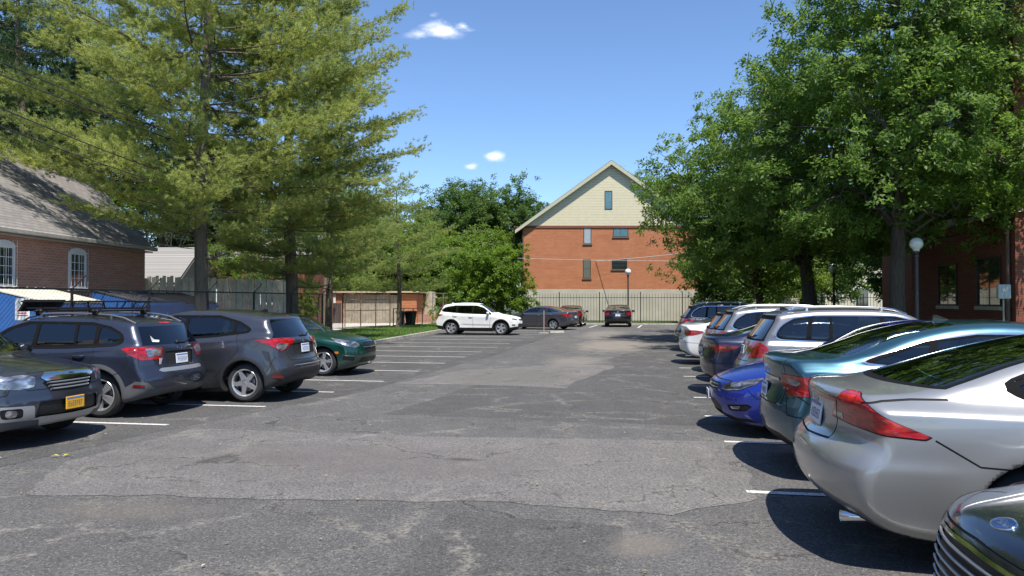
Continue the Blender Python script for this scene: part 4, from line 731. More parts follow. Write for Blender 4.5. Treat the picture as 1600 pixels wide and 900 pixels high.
class SDFGrid:
    def __init__(s, poly, h=.01):
        lo = poly.min(0)-.35; hi = poly.max(0)+.35
        s.lo = lo; s.h = h; nx, nz = (np.ceil((hi-lo)/h)).astype(int)+1
        X, Z = np.meshgrid(lo[0]+h*np.arange(nx), lo[1]+h*np.arange(nz), indexing='ij')
        p = np.stack([X.ravel(), Z.ravel()], 1); d2 = np.full(len(p), 1e9); ins = np.zeros(len(p), bool)
        n = len(poly)
        for i in range(n):
            a, b = poly[i], poly[(i+1) % n]; e = b-a; L = e@e
            if L < 1e-12: continue
            wv = p-a; t = np.clip((wv@e)/L, 0, 1); q = wv-t[:, None]*e; d2 = np.minimum(d2, (q*q).sum(1))
            c = ((a[1] > p[:, 1]) != (b[1] > p[:, 1]))
            if abs(b[1]-a[1]) > 1e-12: ins ^= c & (p[:, 0] < (b[0]-a[0])*(p[:, 1]-a[1])/(b[1]-a[1])+a[0])
        D = (np.sqrt(d2)*np.where(ins, -1, 1)).reshape(nx, nz)
        g = np.exp(-.5*(np.arange(-5, 6)/1.8)**2); g /= g.sum()
        E = np.pad(D, ((5, 5), (0, 0)), mode='edge'); D = sum(g[q]*E[q:q+nx] for q in range(11))
        E = np.pad(D, ((0, 0), (5, 5)), mode='edge'); D = sum(g[q]*E[:, q:q+nz] for q in range(11))
        s.D = D
    def __call__(s, x, z):
        u = np.clip((x-s.lo[0])/s.h, 0, s.D.shape[0]-1.001); v = np.clip((z-s.lo[1])/s.h, 0, s.D.shape[1]-1.001)
        i = u.astype(int); j = v.astype(int); a = u-i; b = v-j; D = s.D
        return (D[i, j]*(1-a)+D[i+1, j]*a)*(1-b)+(D[i, j+1]*(1-a)+D[i+1, j+1]*a)*b
class Shape:
    def __init__(s, S):
        s.S = S; s.L = S['L']; s.W = S['W']/2; s.R = S['R']; s.xw = S['axles']
        s.sd = SDFGrid(chaikin(S['top']+S['bot'], 2))
        s.K = curve(S['plan_shift'], .10); s.P = curve([(a, b*s.W) for a, b in S['plan']], .07)
        s.zb = curve(S['belt'], .10); s.C = curve(S.get('crown', [(0, .05), (1, .05), (2, .05), (5, .05)]), .12)
        s.T = curve(S.get('tumble', [(0, .45), (9, .45)]), .15); s.G = curve(S.get('green', [(0, 0), (5, 0)]), .12)
        s.k = curve(S.get('k', [(0, .10), (5, .10)]), .15)
        s.Ra = S.get('Ra', s.R+.045)
    def f(s, Pt):
        x = Pt[:, 0]; y = np.abs(Pt[:, 1]); z = Pt[:, 2]; S = s.S
        yn = np.minimum(y/s.W, 1.25)
        a = s.sd(x-s.K(x)*yn**S.get('pw', 2.6), z+s.C(x)*yn**2)
        zb = s.zb(x); d = z-zb
        W = s.P(x)-s.T(x)*(sp(d, .03))-(S.get('sh', .035)+s.G(x))*np.clip(.5+d/.10, 0, 1)**2*(3-2*np.clip(.5+d/.10, 0, 1))
        W = W-.30*sp(.36-z, .05)*S.get('tuck', .5)-S.get('belly', .10)*np.clip(np.abs(z-S.get('zmid', .62))-.05, 0, .6)**2*np.clip(1-d/.12, 0, 1)**1*(1-.0)
        for (z0, z1, x0, x1, am) in S.get('crease', ()):
            zc = z0+(z1-z0)*(x-x0)/(x1-x0); e = z-zc; fade = np.clip((x-x0)/.3, 0, 1)*np.clip((x1-x)/.3, 0, 1)
            W = W+am*fade*np.where(e > 0, np.exp(-(e/.06)**2), np.exp(-(e/.16)**2))
        fl = S.get('flare', .02)
        rs = []
        for xw in s.xw:
            r = np.sqrt((x-xw)**2+(z-s.R)**2); rs.append(r)
            W = W+fl*np.exp(-((r-s.Ra)/.12)**2)*(z > s.R*.3)
        f = smax(a, y-W, s.k(x))
        for r in rs:
            well = np.maximum(r-s.Ra, (s.W-.34)-y); f = smax(f, -well, .012)
        return f
    def grad(s, P, e=.012):
        g = np.zeros_like(P)
        for i in range(3):
            d = np.zeros(3); d[i] = e; g[:, i] = s.f(P+d)-s.f(P-d)
        return g/(2*e)
    def mesh(s, h):
        S = s.S; H = max(p[1] for p in S['top'])
        nx = int((s.L+.16)/h)+2; ny = int((s.W+.12)/h)+3; nz = int((H+.1)/h)+2
        xs = -.08+h*np.arange(nx); ys = -h*1.0+h*np.arange(ny)-.0; zs = .02+h*np.arange(nz)
        X, Y, Z = np.meshgrid(xs, ys, zs, indexing='ij'); F = s.f(np.stack([X.ravel(), Y.ravel(), Z.ravel()], 1)).reshape(X.shape)
        neg = F < 0; c = [neg[a:nx-1+a, b:ny-1+b, q:nz-1+q] for a in (0, 1) for b in (0, 1) for q in (0, 1)]
        cnt = sum(q.astype(int) for q in c); act = (cnt > 0) & (cnt < 8)
        idx = np.full(act.shape, -1); I = np.argwhere(act); idx[act] = np.arange(len(I))
        acc = np.zeros((len(I), 3)); n = np.zeros(len(I)); i, j, k = I.T
        O = [(a, b, q) for a in (0, 1) for b in (0, 1) for q in (0, 1)]
        for o1 in O:
            for ax in range(3):
                if o1[ax]: continue
                o2 = list(o1); o2[ax] = 1
                f1 = F[i+o1[0], j+o1[1], k+o1[2]]; f2 = F[i+o2[0], j+o2[1], k+o2[2]]; m = (f1 < 0) != (f2 < 0)
                t = np.where(m, f1/(f1-f2+1e-12), 0); p = np.zeros((len(I), 3)); p += o1; p[:, ax] += t
                acc[m] += p[m]; n[m] += 1
        V = (I+acc/n[:, None])*h+np.array([xs[0], ys[0], zs[0]])
        Q = []
        for ax in range(3):
            sl1 = [slice(None)]*3; sl2 = [slice(None)]*3; sl1[ax] = slice(0, -1); sl2[ax] = slice(1, None)
            A = neg[tuple(sl1)]; B = neg[tuple(sl2)]; E = np.argwhere(A != B); sign = A[tuple(E.T)]
            u, v = [(1, 2), (2, 0), (0, 1)][ax]
            ok = (E[:, u] > 0) & (E[:, v] > 0) & (E[:, u] < idx.shape[u]) & (E[:, v] < idx.shape[v]); E = E[ok]; sign = sign[ok]
            def at(du, dv):
                q = E.copy(); q[:, u] -= du; q[:, v] -= dv; return idx[tuple(q.T)]
            q = np.stack([at(1, 1), at(0, 1), at(0, 0), at(1, 0)], 1); q[~sign] = q[~sign][:, ::-1]; Q.append(q)
        Q = np.concatenate(Q); Q = Q[(Q >= 0).all(1)]
        for _ in range(3):
            g = s.grad(V); f = s.f(V); V = V-(np.clip(f/np.maximum((g*g).sum(1), .2), -.02, .02))[:, None]*g
        return V, Q
    def ysurf(s, x, z):
        y = np.linspace(1.3, .0, 521); f = s.f(np.stack([np.full_like(y, x), y, np.full_like(y, z)], 1)); i = np.argmax(f < 0); return float(y[i])
    def xsurf(s, y, z, front=True):
        x = np.linspace(-.1, s.L/2, 900) if front else np.linspace(s.L+.1, s.L/2, 900)
        f = s.f(np.stack([x, np.full_like(x, y), np.full_like(x, z)], 1)); i = np.argmax(f < 0); return float(x[i])
    def zsurf(s, x, y):
        z = np.linspace(2, .3, 1000); f = s.f(np.stack([np.full_like(z, x), np.full_like(z, y), z], 1)); return float(z[np.argmax(f < 0)])
class Soup:
    """polygon soup whose faces can be split exactly along curves"""
    K = 10
    def __init__(s, V, Q):
        s.V = V; F = np.full((len(Q), s.K), -1, int); F[:, :4] = Q; s.F = F; s.n = np.full(len(Q), 4); s.tag = np.zeros(len(Q), int)
        s.cen = np.zeros((len(F), 3)); s.N = np.zeros((len(F), 3)); s.upd(np.arange(len(F)))
    def upd(s, ix):
        if not len(ix): return
        F = s.F[ix]; n = s.n[ix]; m = F >= 0; G = np.where(m, F, F[:, :1]); P = s.V[G]
        s.cen[ix] = (P*m[..., None]).sum(1)/n[:, None]
        Pn = np.roll(P, -1, axis=1); nn = np.cross(P-P[:, :1], Pn-P[:, :1]).sum(1)
        s.N[ix] = nn/np.maximum(np.linalg.norm(nn, axis=1), 1e-12)[:, None]
    def clip(s, ix, val):
        """split faces ix along val=0; returns indices of ix plus the new faces"""
        if not len(ix): return ix
        F = s.F[ix]; m = F >= 0; used = np.unique(F[m]); vv = np.zeros(len(s.V)); vv[used] = val(s.V[used]); fv = vv[np.where(m, F, F[:, :1])]
        st = ix[(fv.min(1) < -1e-5) & (fv.max(1) > 1e-5)]
        if not len(st): return ix
        newV = []; nv = len(s.V); cache = {}; addF = []; addN = []; addT = []
        for fi in st:
            f = s.F[fi, :s.n[fi]].tolist(); A = []; B = []; k = len(f)
            for i in range(k):
                p, q = f[i], f[(i+1) % k]; a, b = vv[p], vv[q]
                if abs(a) < 1e-6: A.append(p); B.append(p); continue
                (A if a < 0 else B).append(p)
                if abs(b) >= 1e-6 and (a < 0) != (b < 0):
                    key = (p, q) if p < q else (q, p); c = cache.get(key)
                    if c is None: t = a/(a-b); newV.append(s.V[p]*(1-t)+s.V[q]*t); c = nv+len(newV)-1; cache[key] = c
                    A.append(c); B.append(c)
            if len(A) < 3 or len(B) < 3 or len(A) > s.K or len(B) > s.K: continue
            r = np.full(s.K, -1); r[:len(A)] = A; s.F[fi] = r; s.n[fi] = len(A)
            r = np.full(s.K, -1); r[:len(B)] = B; addF.append(r); addN.append(len(B)); addT.append(s.tag[fi])
        if newV: s.V = np.concatenate([s.V, np.array(newV)])
        o = len(s.F); k = len(addF)
        if k:
            s.F = np.concatenate([s.F, np.array(addF)]); s.n = np.concatenate([s.n, addN]); s.tag = np.concatenate([s.tag, addT])
            s.cen = np.concatenate([s.cen, np.zeros((k, 3))]); s.N = np.concatenate([s.N, np.zeros((k, 3))])
        nw = np.arange(o, o+k); s.upd(np.concatenate([st, nw])); return np.concatenate([ix, nw])
    def region(s, t, view, L, poly=None, fields=(), lim=None, nd=.15, al=45):
        if view == 'side': d = np.array([0, 1, 0.]); uv = lambda P: P[..., [0, 2]]
        elif view == 'front': d = np.array([-1, 0, 0.]); uv = lambda P: P[..., 1:3]
        elif view == 'rear': d = np.array([1, 0, 0.]); uv = lambda P: P[..., 1:3]
        elif view == 'top': d = np.array([0, 0, 1.]); uv = lambda P: P[..., :2]
        else:
            ca, sa = math.cos(R(al)), math.sin(R(al)); rear = view == 'rc'; d = np.array([ca if rear else -ca, sa, 0])
            uv = lambda P: np.stack([((L-P[..., 0]) if rear else P[..., 0])*sa+P[..., 1]*ca, P[..., 2]], -1)
        m = (s.N@d > nd)
        if lim: m &= (s.cen[:, 0] > lim[0]) & (s.cen[:, 0] < lim[1])
        c = uv(s.cen)
        if poly is not None:
            poly = np.array(poly, float); n = len(poly); plo = poly.min(0)-.06; phi = poly.max(0)+.06
            m &= (c > plo).all(1) & (c < phi).all(1); ix = np.where(m)[0]
            for i in range(n):
                a, b = poly[i], poly[(i+1) % n]; e = b-a; ln = np.linalg.norm(e)
                if ln < 1e-6: continue
                nn = np.array([e[1], -e[0]])/ln; F = s.F[ix]; fu = uv(s.V[np.where(F >= 0, F, F[:, :1])]); lo = fu.min(1); hi = fu.max(1); sl = np.minimum(a, b)-1e-4; shh = np.maximum(a, b)+1e-4
                near = (hi[:, 0] > sl[0]) & (lo[:, 0] < shh[0]) & (hi[:, 1] > sl[1]) & (lo[:, 1] < shh[1])
                r = s.clip(ix[near], lambda P: (uv(P)-a)@nn); ix = np.concatenate([ix[~near], r])
            c = uv(s.cen[ix]); ins = np.zeros(len(ix), bool)
            for i in range(n):
                a, b = poly[i], poly[(i+1) % n]; cc = ((a[1] > c[:, 1]) != (b[1] > c[:, 1]))
                if abs(b[1]-a[1]) > 1e-12: ins ^= cc & (c[:, 0] < (b[0]-a[0])*(c[:, 1]-a[1])/(b[1]-a[1])+a[0])
            s.tag[ix[ins]] = t
        else:
            ix = np.where(m)[0]
            for g in fields: ix = s.clip(ix, g); ix = ix[g(s.cen[ix]) < 0]
            s.tag[ix] = t
def strip(pts, w):
    """closed outline round a polyline"""
    P = [np.array(p, float) for p in pts]; A = []; B = []
    for i, p in enumerate(P):
        t = P[min(i+1, len(P)-1)]-P[max(i-1, 0)]; t /= np.linalg.norm(t)+1e-9; n = np.array([-t[1], t[0]])*w/2
        A.append(p+n); B.append(p-n)
    return A+B[::-1]
def grow(poly, w):
    P = np.array(poly, float); n = len(P); ar = .5*sum(P[i][0]*P[(i+1) % n][1]-P[(i+1) % n][0]*P[i][1] for i in range(n)); sg = 1 if ar > 0 else -1
    out = []
    for i in range(n):
        a = P[i]-P[i-1]; b = P[(i+1) % n]-P[i]; a /= np.linalg.norm(a)+1e-9; b /= np.linalg.norm(b)+1e-9
        n1 = np.array([a[1], -a[0]])*sg; n2 = np.array([b[1], -b[0]])*sg; m = n1+n2; m /= max(np.linalg.norm(m), .3); out.append(P[i]+m*w/max(m@n1, .4))
    return out
def rnd(poly, n=2): return [tuple(p) for p in chaikin(poly, n)]
def rc(poly, r=.03):
    """round each corner by r"""
    out = []; n = len(poly); P = [np.array(p, float) for p in poly]
    for i in range(n):
        a = P[i-1]-P[i]; b = P[(i+1) % n]-P[i]; la, lb = np.linalg.norm(a), np.linalg.norm(b)
        if (a@b)/(la*lb) < -.93: out.append(tuple(P[i])); continue
        q = P[i]+a/la*min(r, la*.45); t = P[i]+b/lb*min(r, lb*.45)
        for k in (0, .33, .67, 1): out.append(tuple((1-k)**2*q+2*k*(1-k)*P[i]+k*k*t))
    return out

def paint(name, color, metal=.45, rough=.32, flake=0.):
    if name in MATS: return MATS[name]
    b = NB(name); b.set(Roughness=rough, Metallic=metal, Coat_Weight=1.0, Coat_Roughness=.025)
    g = b.n('ShaderNodeNewGeometry'); dirt = b.noise(3.0, 6, .65); sep = b.n('ShaderNodeSeparateXYZ'); b.l(b.tc.outputs['Object'], sep.inputs[0])
    low = b.n('ShaderNodeMapRange'); low.inputs['From Min'].default_value = .6; low.inputs['From Max'].default_value = .18; low.inputs['To Max'].default_value = .55; b.l(sep.outputs[2], low.inputs[0])
    df = b.math('MULTIPLY', low.outputs[0], dirt)
    c = b.mix(df, tuple(color), (.13, .12, .105))
    b.base(b.mix(g.outputs['Backfacing'], c, (.02, .02, .02)))
    b.l(b.math('MULTIPLY_ADD', dirt, .12, rough-.06), b.p.inputs['Roughness'])
    MATS[name] = b.m; return b.m
def glassm(name, tint, refl=(1, 1, 1)):
    if name in MATS: return MATS[name]
    m = bpy.data.materials.new(name); m.use_nodes = True; t = m.node_tree; t.nodes.clear(); o = t.nodes.new('ShaderNodeOutputMaterial')
    a = t.nodes.new('ShaderNodeBsdfTransparent'); a.inputs[0].default_value = (*tint, 1); g = t.nodes.new('ShaderNodeBsdfGlossy'); g.inputs['Roughness'].default_value = .012; g.inputs[0].default_value = (*refl, 1)
    fr = t.nodes.new('ShaderNodeFresnel'); fr.inputs[0].default_value = 1.62; mx = t.nodes.new('ShaderNodeMixShader'); ma = t.nodes.new('ShaderNodeMath'); ma.operation = 'MULTIPLY_ADD'; ma.inputs[1].default_value = 1.25; ma.inputs[2].default_value = .02; ma.use_clamp = True
    t.links.new(fr.outputs[0], ma.inputs[0]); t.links.new(ma.outputs[0], mx.inputs[0]); t.links.new(a.outputs[0], mx.inputs[1]); t.links.new(g.outputs[0], mx.inputs[2]); t.links.new(mx.outputs[0], o.inputs[0])
    MATS[name] = m; return m
def lampm(name, cols, scale=30, metal=.3):
    if name in MATS: return MATS[name]
    b = NB(name); b.set(Roughness=.16, Metallic=metal, Coat_Weight=1.0, Coat_Roughness=.02)
    v = b.noise(scale*.35, 2, .4, b.coord((1, 1, 2.4)), .6); wv = b.n('ShaderNodeTexWave'); wv.wave_type = 'BANDS'; wv.bands_direction = 'Z'; wv.inputs['Scale'].default_value = scale*1.6; wv.inputs['Distortion'].default_value = 2; b.l(b.tc.outputs['Object'], wv.inputs['Vector'])
    b.base(b.ramp(b.math('MULTIPLY_ADD', wv.outputs['Fac'], .15, v), [(.25+i/(len(cols)-1)*.45, c) for i, c in enumerate(cols)])); b.bump(v, .25, .02)
    MATS[name] = b.m; return b.m
GLASS = glassm('car_glass', (.30, .36, .34)); GLASSD = glassm('privacy_glass', (.07, .08, .09)); GLASSF = glassm('windshield_glass', (.42, .5, .47))
BLK = mat('black_plastic', (.012, .012, .013), .5, spec=.25, var=.2); GAP = mat('panel_gap', (.006, .006, .006), .8); CHROME = mat('chrome', (.75, .76, .78), .12, 1.0)
RUB = mat('tyre_rubber', (.028, .028, .028), .75, var=.25, vscale=9); CLAD = mat('grey_cladding', (.085, .087, .092), .6, var=.12); CLADD = mat('dark_cladding', (.020, .021, .023), .55, var=.2); WRUB = mat('window_rubber', (.008, .008, .009), .8, spec=.1); ALLOY = mat('alloy', (.66, .67, .69), .28, .75)
DARKALLOY = mat('dark_alloy', (.10, .10, .11), .3, .8); REDL = lampm('red_lens', [(.62, .012, .014), (.40, .004, .006), (.18, .002, .003)], 34, 0.)
REDD = lampm('dark_red_lens', [(.25, .01, .012), (.16, .006, .006), (.06, .003, .003)], 30, 0.); CLEAR = lampm('clear_lens', [(.85, .85, .86), (.45, .46, .48), (.14, .14, .15)], 22, .75)
AMB = lampm('amber_lens', [(.8, .22, .02), (.5, .12, .01)], 40, 0.); SMOKE = lampm('smoked_lens', [(.30, .31, .33), (.08, .08, .09), (.02, .02, .022)], 16, .5)
SEAT = mat('seat_cloth', (.05, .05, .052), .9, var=.2, vscale=30); SILV = mat('silver_trim', (.42, .43, .44), .35, .7); PLATE = mat('plate_white', (.72, .74, .78), .45)
PLATEY = mat('plate_amber', (.80, .42, .02), .45); INK = mat('plate_ink', (.03, .05, .16), .5); MESHB = mat('grille_mesh', (.012, .012, .013), .45, var=.3, vscale=60)
UNDER = mat('underbody', (.012, .012, .012), .9)
def c2l(S, p): return (S['L']/2-p[0], -p[1], p[2])

def wheel(S, root, xw, side, name='wheel'):
    Rr = S['R']; wd = S.get('tw', .215); rr = S.get('rim', Rr*.71); st = S.get('spokes', 5); am = S.get('alloy', ALLOY)
    yo = S['W']/2-S.get('inset', .045)
    e = bpy.data.objects.new(name, None); COL.objects.link(e); e.parent = root
    e.location = c2l(S, (xw, side*(yo-wd/2), Rr)); e.empty_display_size = .2
    M = Matrix.Rotation(R(90 if side < 0 else -90), 4, 'X')    # z axis -> outward
    M = Matrix.Rotation(R(-90 if -side > 0 else 90), 4, 'X')
    h = wd/2; b = MB()
    prof = [(rr-.01, -h+.01), (rr+.015, -h), (Rr-.045, -h-.004), (Rr-.012, -h+.025), (Rr, -h+.05), (Rr, -.055), (Rr-.008, -.05), (Rr-.008, -.04), (Rr, -.035), (Rr, .035), (Rr-.008, .04), (Rr-.008, .05), (Rr, .055), (Rr, h-.05), (Rr-.012, h-.025), (Rr-.045, h+.004), (Rr-.06, h+.003), (rr+.015, h), (rr-.01, h-.012)]
    b.lathe(prof, 40, M); b.build('tyre', [RUB], e, smooth='auto')
    b = MB()
    b.lathe([(rr-.008, -h+.01), (rr-.03, -h+.03), (rr-.035, h-.06), (rr-.022, h-.012), (rr-.004, h-.004), (rr+.004, h-.012)], 40, M, 0)
    b.lathe([(0.0001, h-.105), (rr-.034, h-.105)], 40, M, 1)          # brake drum / dark backing
    b.lathe([(.15, h-.104), (.15, h-.095), (.04, h-.095)], 24, M, 2)
    b.lathe([(.075, h-.06), (.068, h-.03), (.03, h-.024), (.0001, h-.022)], 20, M, 0)
    w0, w1 = S.get('spw', (.036, .052)); split = S.get('split', 0)
    for i in range(st):
        a0 = 2*math.pi*(i+.13)/st
        for ds in ((-split, split) if split else (0,)):
            a = a0; ca, sa = math.cos(a), math.sin(a); ta = (-sa, ca); pts = []
            for (r_, zt, wq, oo) in ((.045, h-.020, w0, .3), (rr*.55, h-.022, (w0+w1)/2, .7), (rr-.012, h-.014, w1, 1.0)):
                for sg in (-1, 1):
                    pts.append((r_*ca+ta[0]*(sg*wq+ds*oo), r_*sa+ta[1]*(sg*wq+ds*oo), zt))
            V = [M @ Vector(p) for p in pts]+[M @ Vector((p[0], p[1], p[2]-.035)) for p in pts]
            F = [(0, 2, 3, 1), (2, 4, 5, 3), (6, 7, 9, 8), (8, 9, 11, 10), (0, 6, 8, 2), (2, 8, 10, 4), (1, 3, 9, 7), (3, 5, 11, 9)]
            b.add(V, F, 0)
    b.build('rim', [am, UNDER, mat('brake_disc', (.3, .3, .3), .4, .8)], e, smooth='auto')
    return e

def make_car(S, name, label, cat, group=None):
    sh = Shape(S); L = S['L']; root = thing(name, label, cat, group=group)
    V, Q = sh.mesh(S.get('cell', .03)); so = Soup(V, Q)
    so.clip(np.where(so.cen[:, 1] < .15)[0], lambda P: -P[:, 1])
    keep = so.cen[:, 1] > 0; so.F = so.F[keep]; so.n = so.n[keep]; so.tag = so.tag[keep]; so.cen = so.cen[keep]; so.N = so.N[keep]
    tags = [('body', S['paint'], 0)]
    def T(part, material, off=0):
        tags.append((part, material, off)); return len(tags)-1
    # under-body and wheel wells
    tu = T('body', UNDER)
    for xw in sh.xw:
        rr = lambda P, xw=xw: np.sqrt((P[:, 0]-xw)**2+(P[:, 2]-sh.R)**2)-sh.Ra-.004
        so.tag[(rr(so.cen) < 0) & (so.cen[:, 1] < 3)] = tu
    so.tag[(so.N[:, 2] < -.8) & (so.cen[:, 2] < .42)] = tu
    ctx = dict(sh=sh, so=so, T=T, L=L, S=S)
    def reg(part, material, view, poly=None, off=0, grp=None, **k): so.region(T(part, material, off), view, L, poly, **k)
    for r in S['regions']:
        r = list(r); kw = r[4] if len(r) > 4 else {}
        part, material, view, poly = r[:4]
        if view.endswith('gap'):
            v = view[:-3]
            for i in range(len(poly)-1): reg(part, material, v, strip(poly[i:i+2], kw.get('w', .011)), off=-.003, **{q: kw[q] for q in kw if q in ('lim', 'al', 'nd')})
        elif view == 'windshield':
            z0, z1, mg = poly
            lo = kw.get('x', (0, L/2)); g = [lambda P: sh.S_side(P)+mg, lambda P: z0-P[:, 2], lambda P: P[:, 2]-z1]
            reg(part, material, 'top', None, fields=g, lim=lo, nd=.05, off=kw.get('off', 0))
        elif view == 'arch':
            for xw, rad in poly:
                zl = kw.get('zlow', .0)
                reg(part, material, 'side', None, fields=[lambda P, xw=xw, rad=rad: np.sqrt((P[:, 0]-xw)**2+(P[:, 2]-sh.R*1.0)**2)-rad, lambda P: -(np.sqrt((P[:, 0]-xw)**2+(P[:, 2]-sh.R)**2)-sh.Ra-.004)], lim=(xw-rad-.1, xw+rad+.1), nd=.1, off=kw.get('off', 0))
        else: reg(part, material, view, poly, **kw)
    # assemble parts
    V = so.V.copy(); g = sh.grad(V); fv = sh.f(V); V = V-(np.clip(fv/np.maximum((g*g).sum(1), .2), -.008, .008))[:, None]*g
    V[np.abs(so.V[:, 1]) < 1e-4, 1] = 0
    N = sh.grad(V, .008); N /= np.maximum(np.linalg.norm(N, axis=1), 1e-9)[:, None]
    parts = {}
    for ti, (pn, mt, off) in enumerate(tags): parts.setdefault((pn, ti) if pn in ('side_window', 'fog_lamp', 'reflector', 'lower_cladding', 'bumper_trim', 'wheel_arch_trim') else (pn, 0), []).append(ti)
    made = {}
    for (pn, _), tl in parts.items():
        sel = np.isin(so.tag, tl)
        if not sel.any(): continue
        F = so.F[sel]; nn = so.n[sel]; tg = so.tag[sel]
        ml = []; mi = []
        for t_ in tg:
            mt = tags[t_][1]
            if mt not in ml: ml.append(mt)
            mi.append(ml.index(mt))
        Fl = [list(f[:k]) for f, k in zip(F, nn)]
        # offset per tag: vertices duplicated per tag
        key = {}; VV = []; NN = []; FF = []
        offs = {t_: tags[t_][2] for t_ in tl}
        for f, t_ in zip(Fl, tg):
            q = []
            for i in f:
                kk = (i, t_) if offs[t_] else (i, 0)
                j = key.get(kk)
                if j is None: j = len(VV); key[kk] = j; VV.append(V[i]+N[i]*offs[t_]); NN.append(N[i])
                q.append(j)
            FF.append(q)
        VV = np.array(VV); NN = np.array(NN)
        def conv(A, pos): B = A.copy(); B[:, 0] = (L/2-A[:, 0]) if pos else -A[:, 0]; B[:, 1] = -A[:, 1]; return B
        VM = VV*[1, -1, 1]; NM = NN*[1, -1, 1]; FM = [q[::-1] for q in FF]
        split = S.get('split_parts', ()) ; issplit = pn in ('taillight', 'headlight', 'side_window', 'fog_lamp', 'reflector', 'quarter_window', 'wheel_arch_trim', 'backup_light', 'turn_signal', 'window_trim' if not S.get('rear_trim') else '')
        if issplit:
            a = link(pn, mesh_np(pn, conv(VV, 1), FF, ml, mi, True, conv(NN, 0)), root)
            b = link(pn, mesh_np(pn, conv(VM, 1), FM, ml, mi, True, conv(NM, 0)), root); made[pn] = (a, b)
        else:
            n0 = len(VV); a = link(pn, mesh_np(pn, conv(np.concatenate([VV, VM]), 1), FF+[[i+n0 for i in q] for q in FM], ml, mi+mi, True, conv(np.concatenate([NN, NM]), 0)), root); made[pn] = (a,)
    for xw in sh.xw:
        for sd in (1, -1): wheel(S, root, xw, sd)
    # seats
    b = MB(); zs = S.get('seat_z', .62); W2 = S['W']/2
    xf = S.get('seat_x', L*.47)
    for sy in (-1, 1):
        b.box(c2l(S, (xf, sy*.36, zs-.02)), (.12, .46, .62), bev=.05); b.box(c2l(S, (xf-.28, sy*.36, zs-.30)), (.52, .48, .14), bev=.05)
        b.box(c2l(S, (xf+.02, sy*.36, zs+.40)), (.10, .26, .17), bev=.04)
        b.box(c2l(S, (xf+.88, sy*.34, zs+.34)), (.09, .24, .14), bev=.04)
    b.box(c2l(S, (xf+.86, 0, zs)), (.14, 1.2, .58), bev=.05)
    b.box(c2l(S, (L*.52, 0, zs-.30)), (L*.46, W2*1.72, .05))
    dx = S.get('dash_x', xf-.85); b.box(c2l(S, (dx, 0, zs+.18)), (.35, W2*1.55, .18), bev=.06)
    b.build('interior', [SEAT], root, smooth='auto')
    # mirrors
    mx, mz = S.get('mirror', (S['axles'][0]+.62, .98))
    for sy in (1, -1):
        ys = sh.ysurf(mx, mz-.06); b = MB()
        prof = []
        c = Vector(c2l(S, (mx, sy*(ys+.12), mz)))
        for i in range(9):
            t = -1+2*i/8; r_ = max(.02, math.sqrt(max(0, 1-abs(t)**2.6)))
            for k in range(12):
                a = 2*math.pi*k/12; cs, sn = math.cos(a), math.sin(a); q = .55
                prof.append(c+Vector((math.copysign(abs(cs)**.7, cs)*.062*r_*(1 if cs < 0 else 1.3), t*.115, math.copysign(abs(sn)**.7, sn)*.078*r_)))
        F = [(i*12+k, i*12+(k+1) % 12, (i+1)*12+(k+1) % 12, (i+1)*12+k) for i in range(8) for k in range(12)]+[tuple(range(12)), tuple(range(8*12+11, 8*12-1, -1))]
        b.add(prof, F, 0); b.bar(c2l(S, (mx+.01, sy*(ys-.03), mz-.07)), c2l(S, (mx, sy*(ys+.06), mz-.05)), .05, .03, 1)
        b.build('side_mirror', [S.get('mirror_mat', S['paint']), BLK], root, smooth=True)
    # handles
    hb = S.get('handles', ())
    for (hx, hz) in hb:
        for sy in (1, -1):
            b = MB(); pts = [(x_, sy*(sh.ysurf(x_, hz)+o_), hz+dz) for x_, o_, dz in ((hx-.10, .0, 0), (hx-.08, .028, .003), (hx, .036, .005), (hx+.08, .028, .006), (hx+.10, 0, .006))]
            b.tube([c2l(S, p) for p in pts], .013, 8); b.build('door_handle', [S.get('handle_mat', S['paint'])], root, smooth=True)
    if S.get('plate_rear'):
        px, pz, tilt = S['plate_rear']; add_plate(S, root, sh.xsurf(0, pz, False)+px, pz, -1, tilt)
    if S.get('plate_front'):
        px, pz, tilt = S['plate_front']; add_plate(S, root, sh.xsurf(0, pz, True)-px, pz, 1, tilt, S.get('plate_mat', PLATE))
    if S.get('extra'): S['extra'](S, sh, root)
    return root
def side_fn(s, P):
    x = P[:, 0]; y = np.abs(P[:, 1]); z = P[:, 2]; d = z-s.zb(x); S = s.S
    W = s.P(x)-s.T(x)*(sp(d, .03))-(S.get('sh', .035)+s.G(x))*np.clip(.5+d/.10, 0, 1)**2*(3-2*np.clip(.5+d/.10, 0, 1)); return y-W
Shape.S_side = side_fn
def add_plate(S, root, x, z, sg, tilt, pm=None, y=0):
    pm = pm or PLATE; e = MB(); M = Matrix.Translation(c2l(S, (x, y, z))) @ Matrix.Rotation(R(-tilt*sg), 4, 'Y')
    e.box((0, 0, 0), (.012, .31, .155), M=M, bev=.004, mi=0); rng = random.Random(int(x*1000))
    for i in range(7):
        yy = -.108+i*.036; e.box((0, 0, 0), (.003, .005, .058), M=M @ Matrix.Translation((sg*.0065, yy-.009, -.012)), mi=1)
        for zz, ww in ((.016, .020), (-.012, .018), (-.040, .020)):
            if rng.random() < .75: e.box((0, 0, 0), (.003, ww, .006), M=M @ Matrix.Translation((sg*.0067, yy, zz)), mi=1)
    e.box((0, 0, 0), (.002, .29, .022), M=M @ Matrix.Translation((sg*.006, 0, .056)), mi=2)
    e.build('licence_plate', [pm, INK, mat('plate_band', (.12, .2, .45), .5)], root)
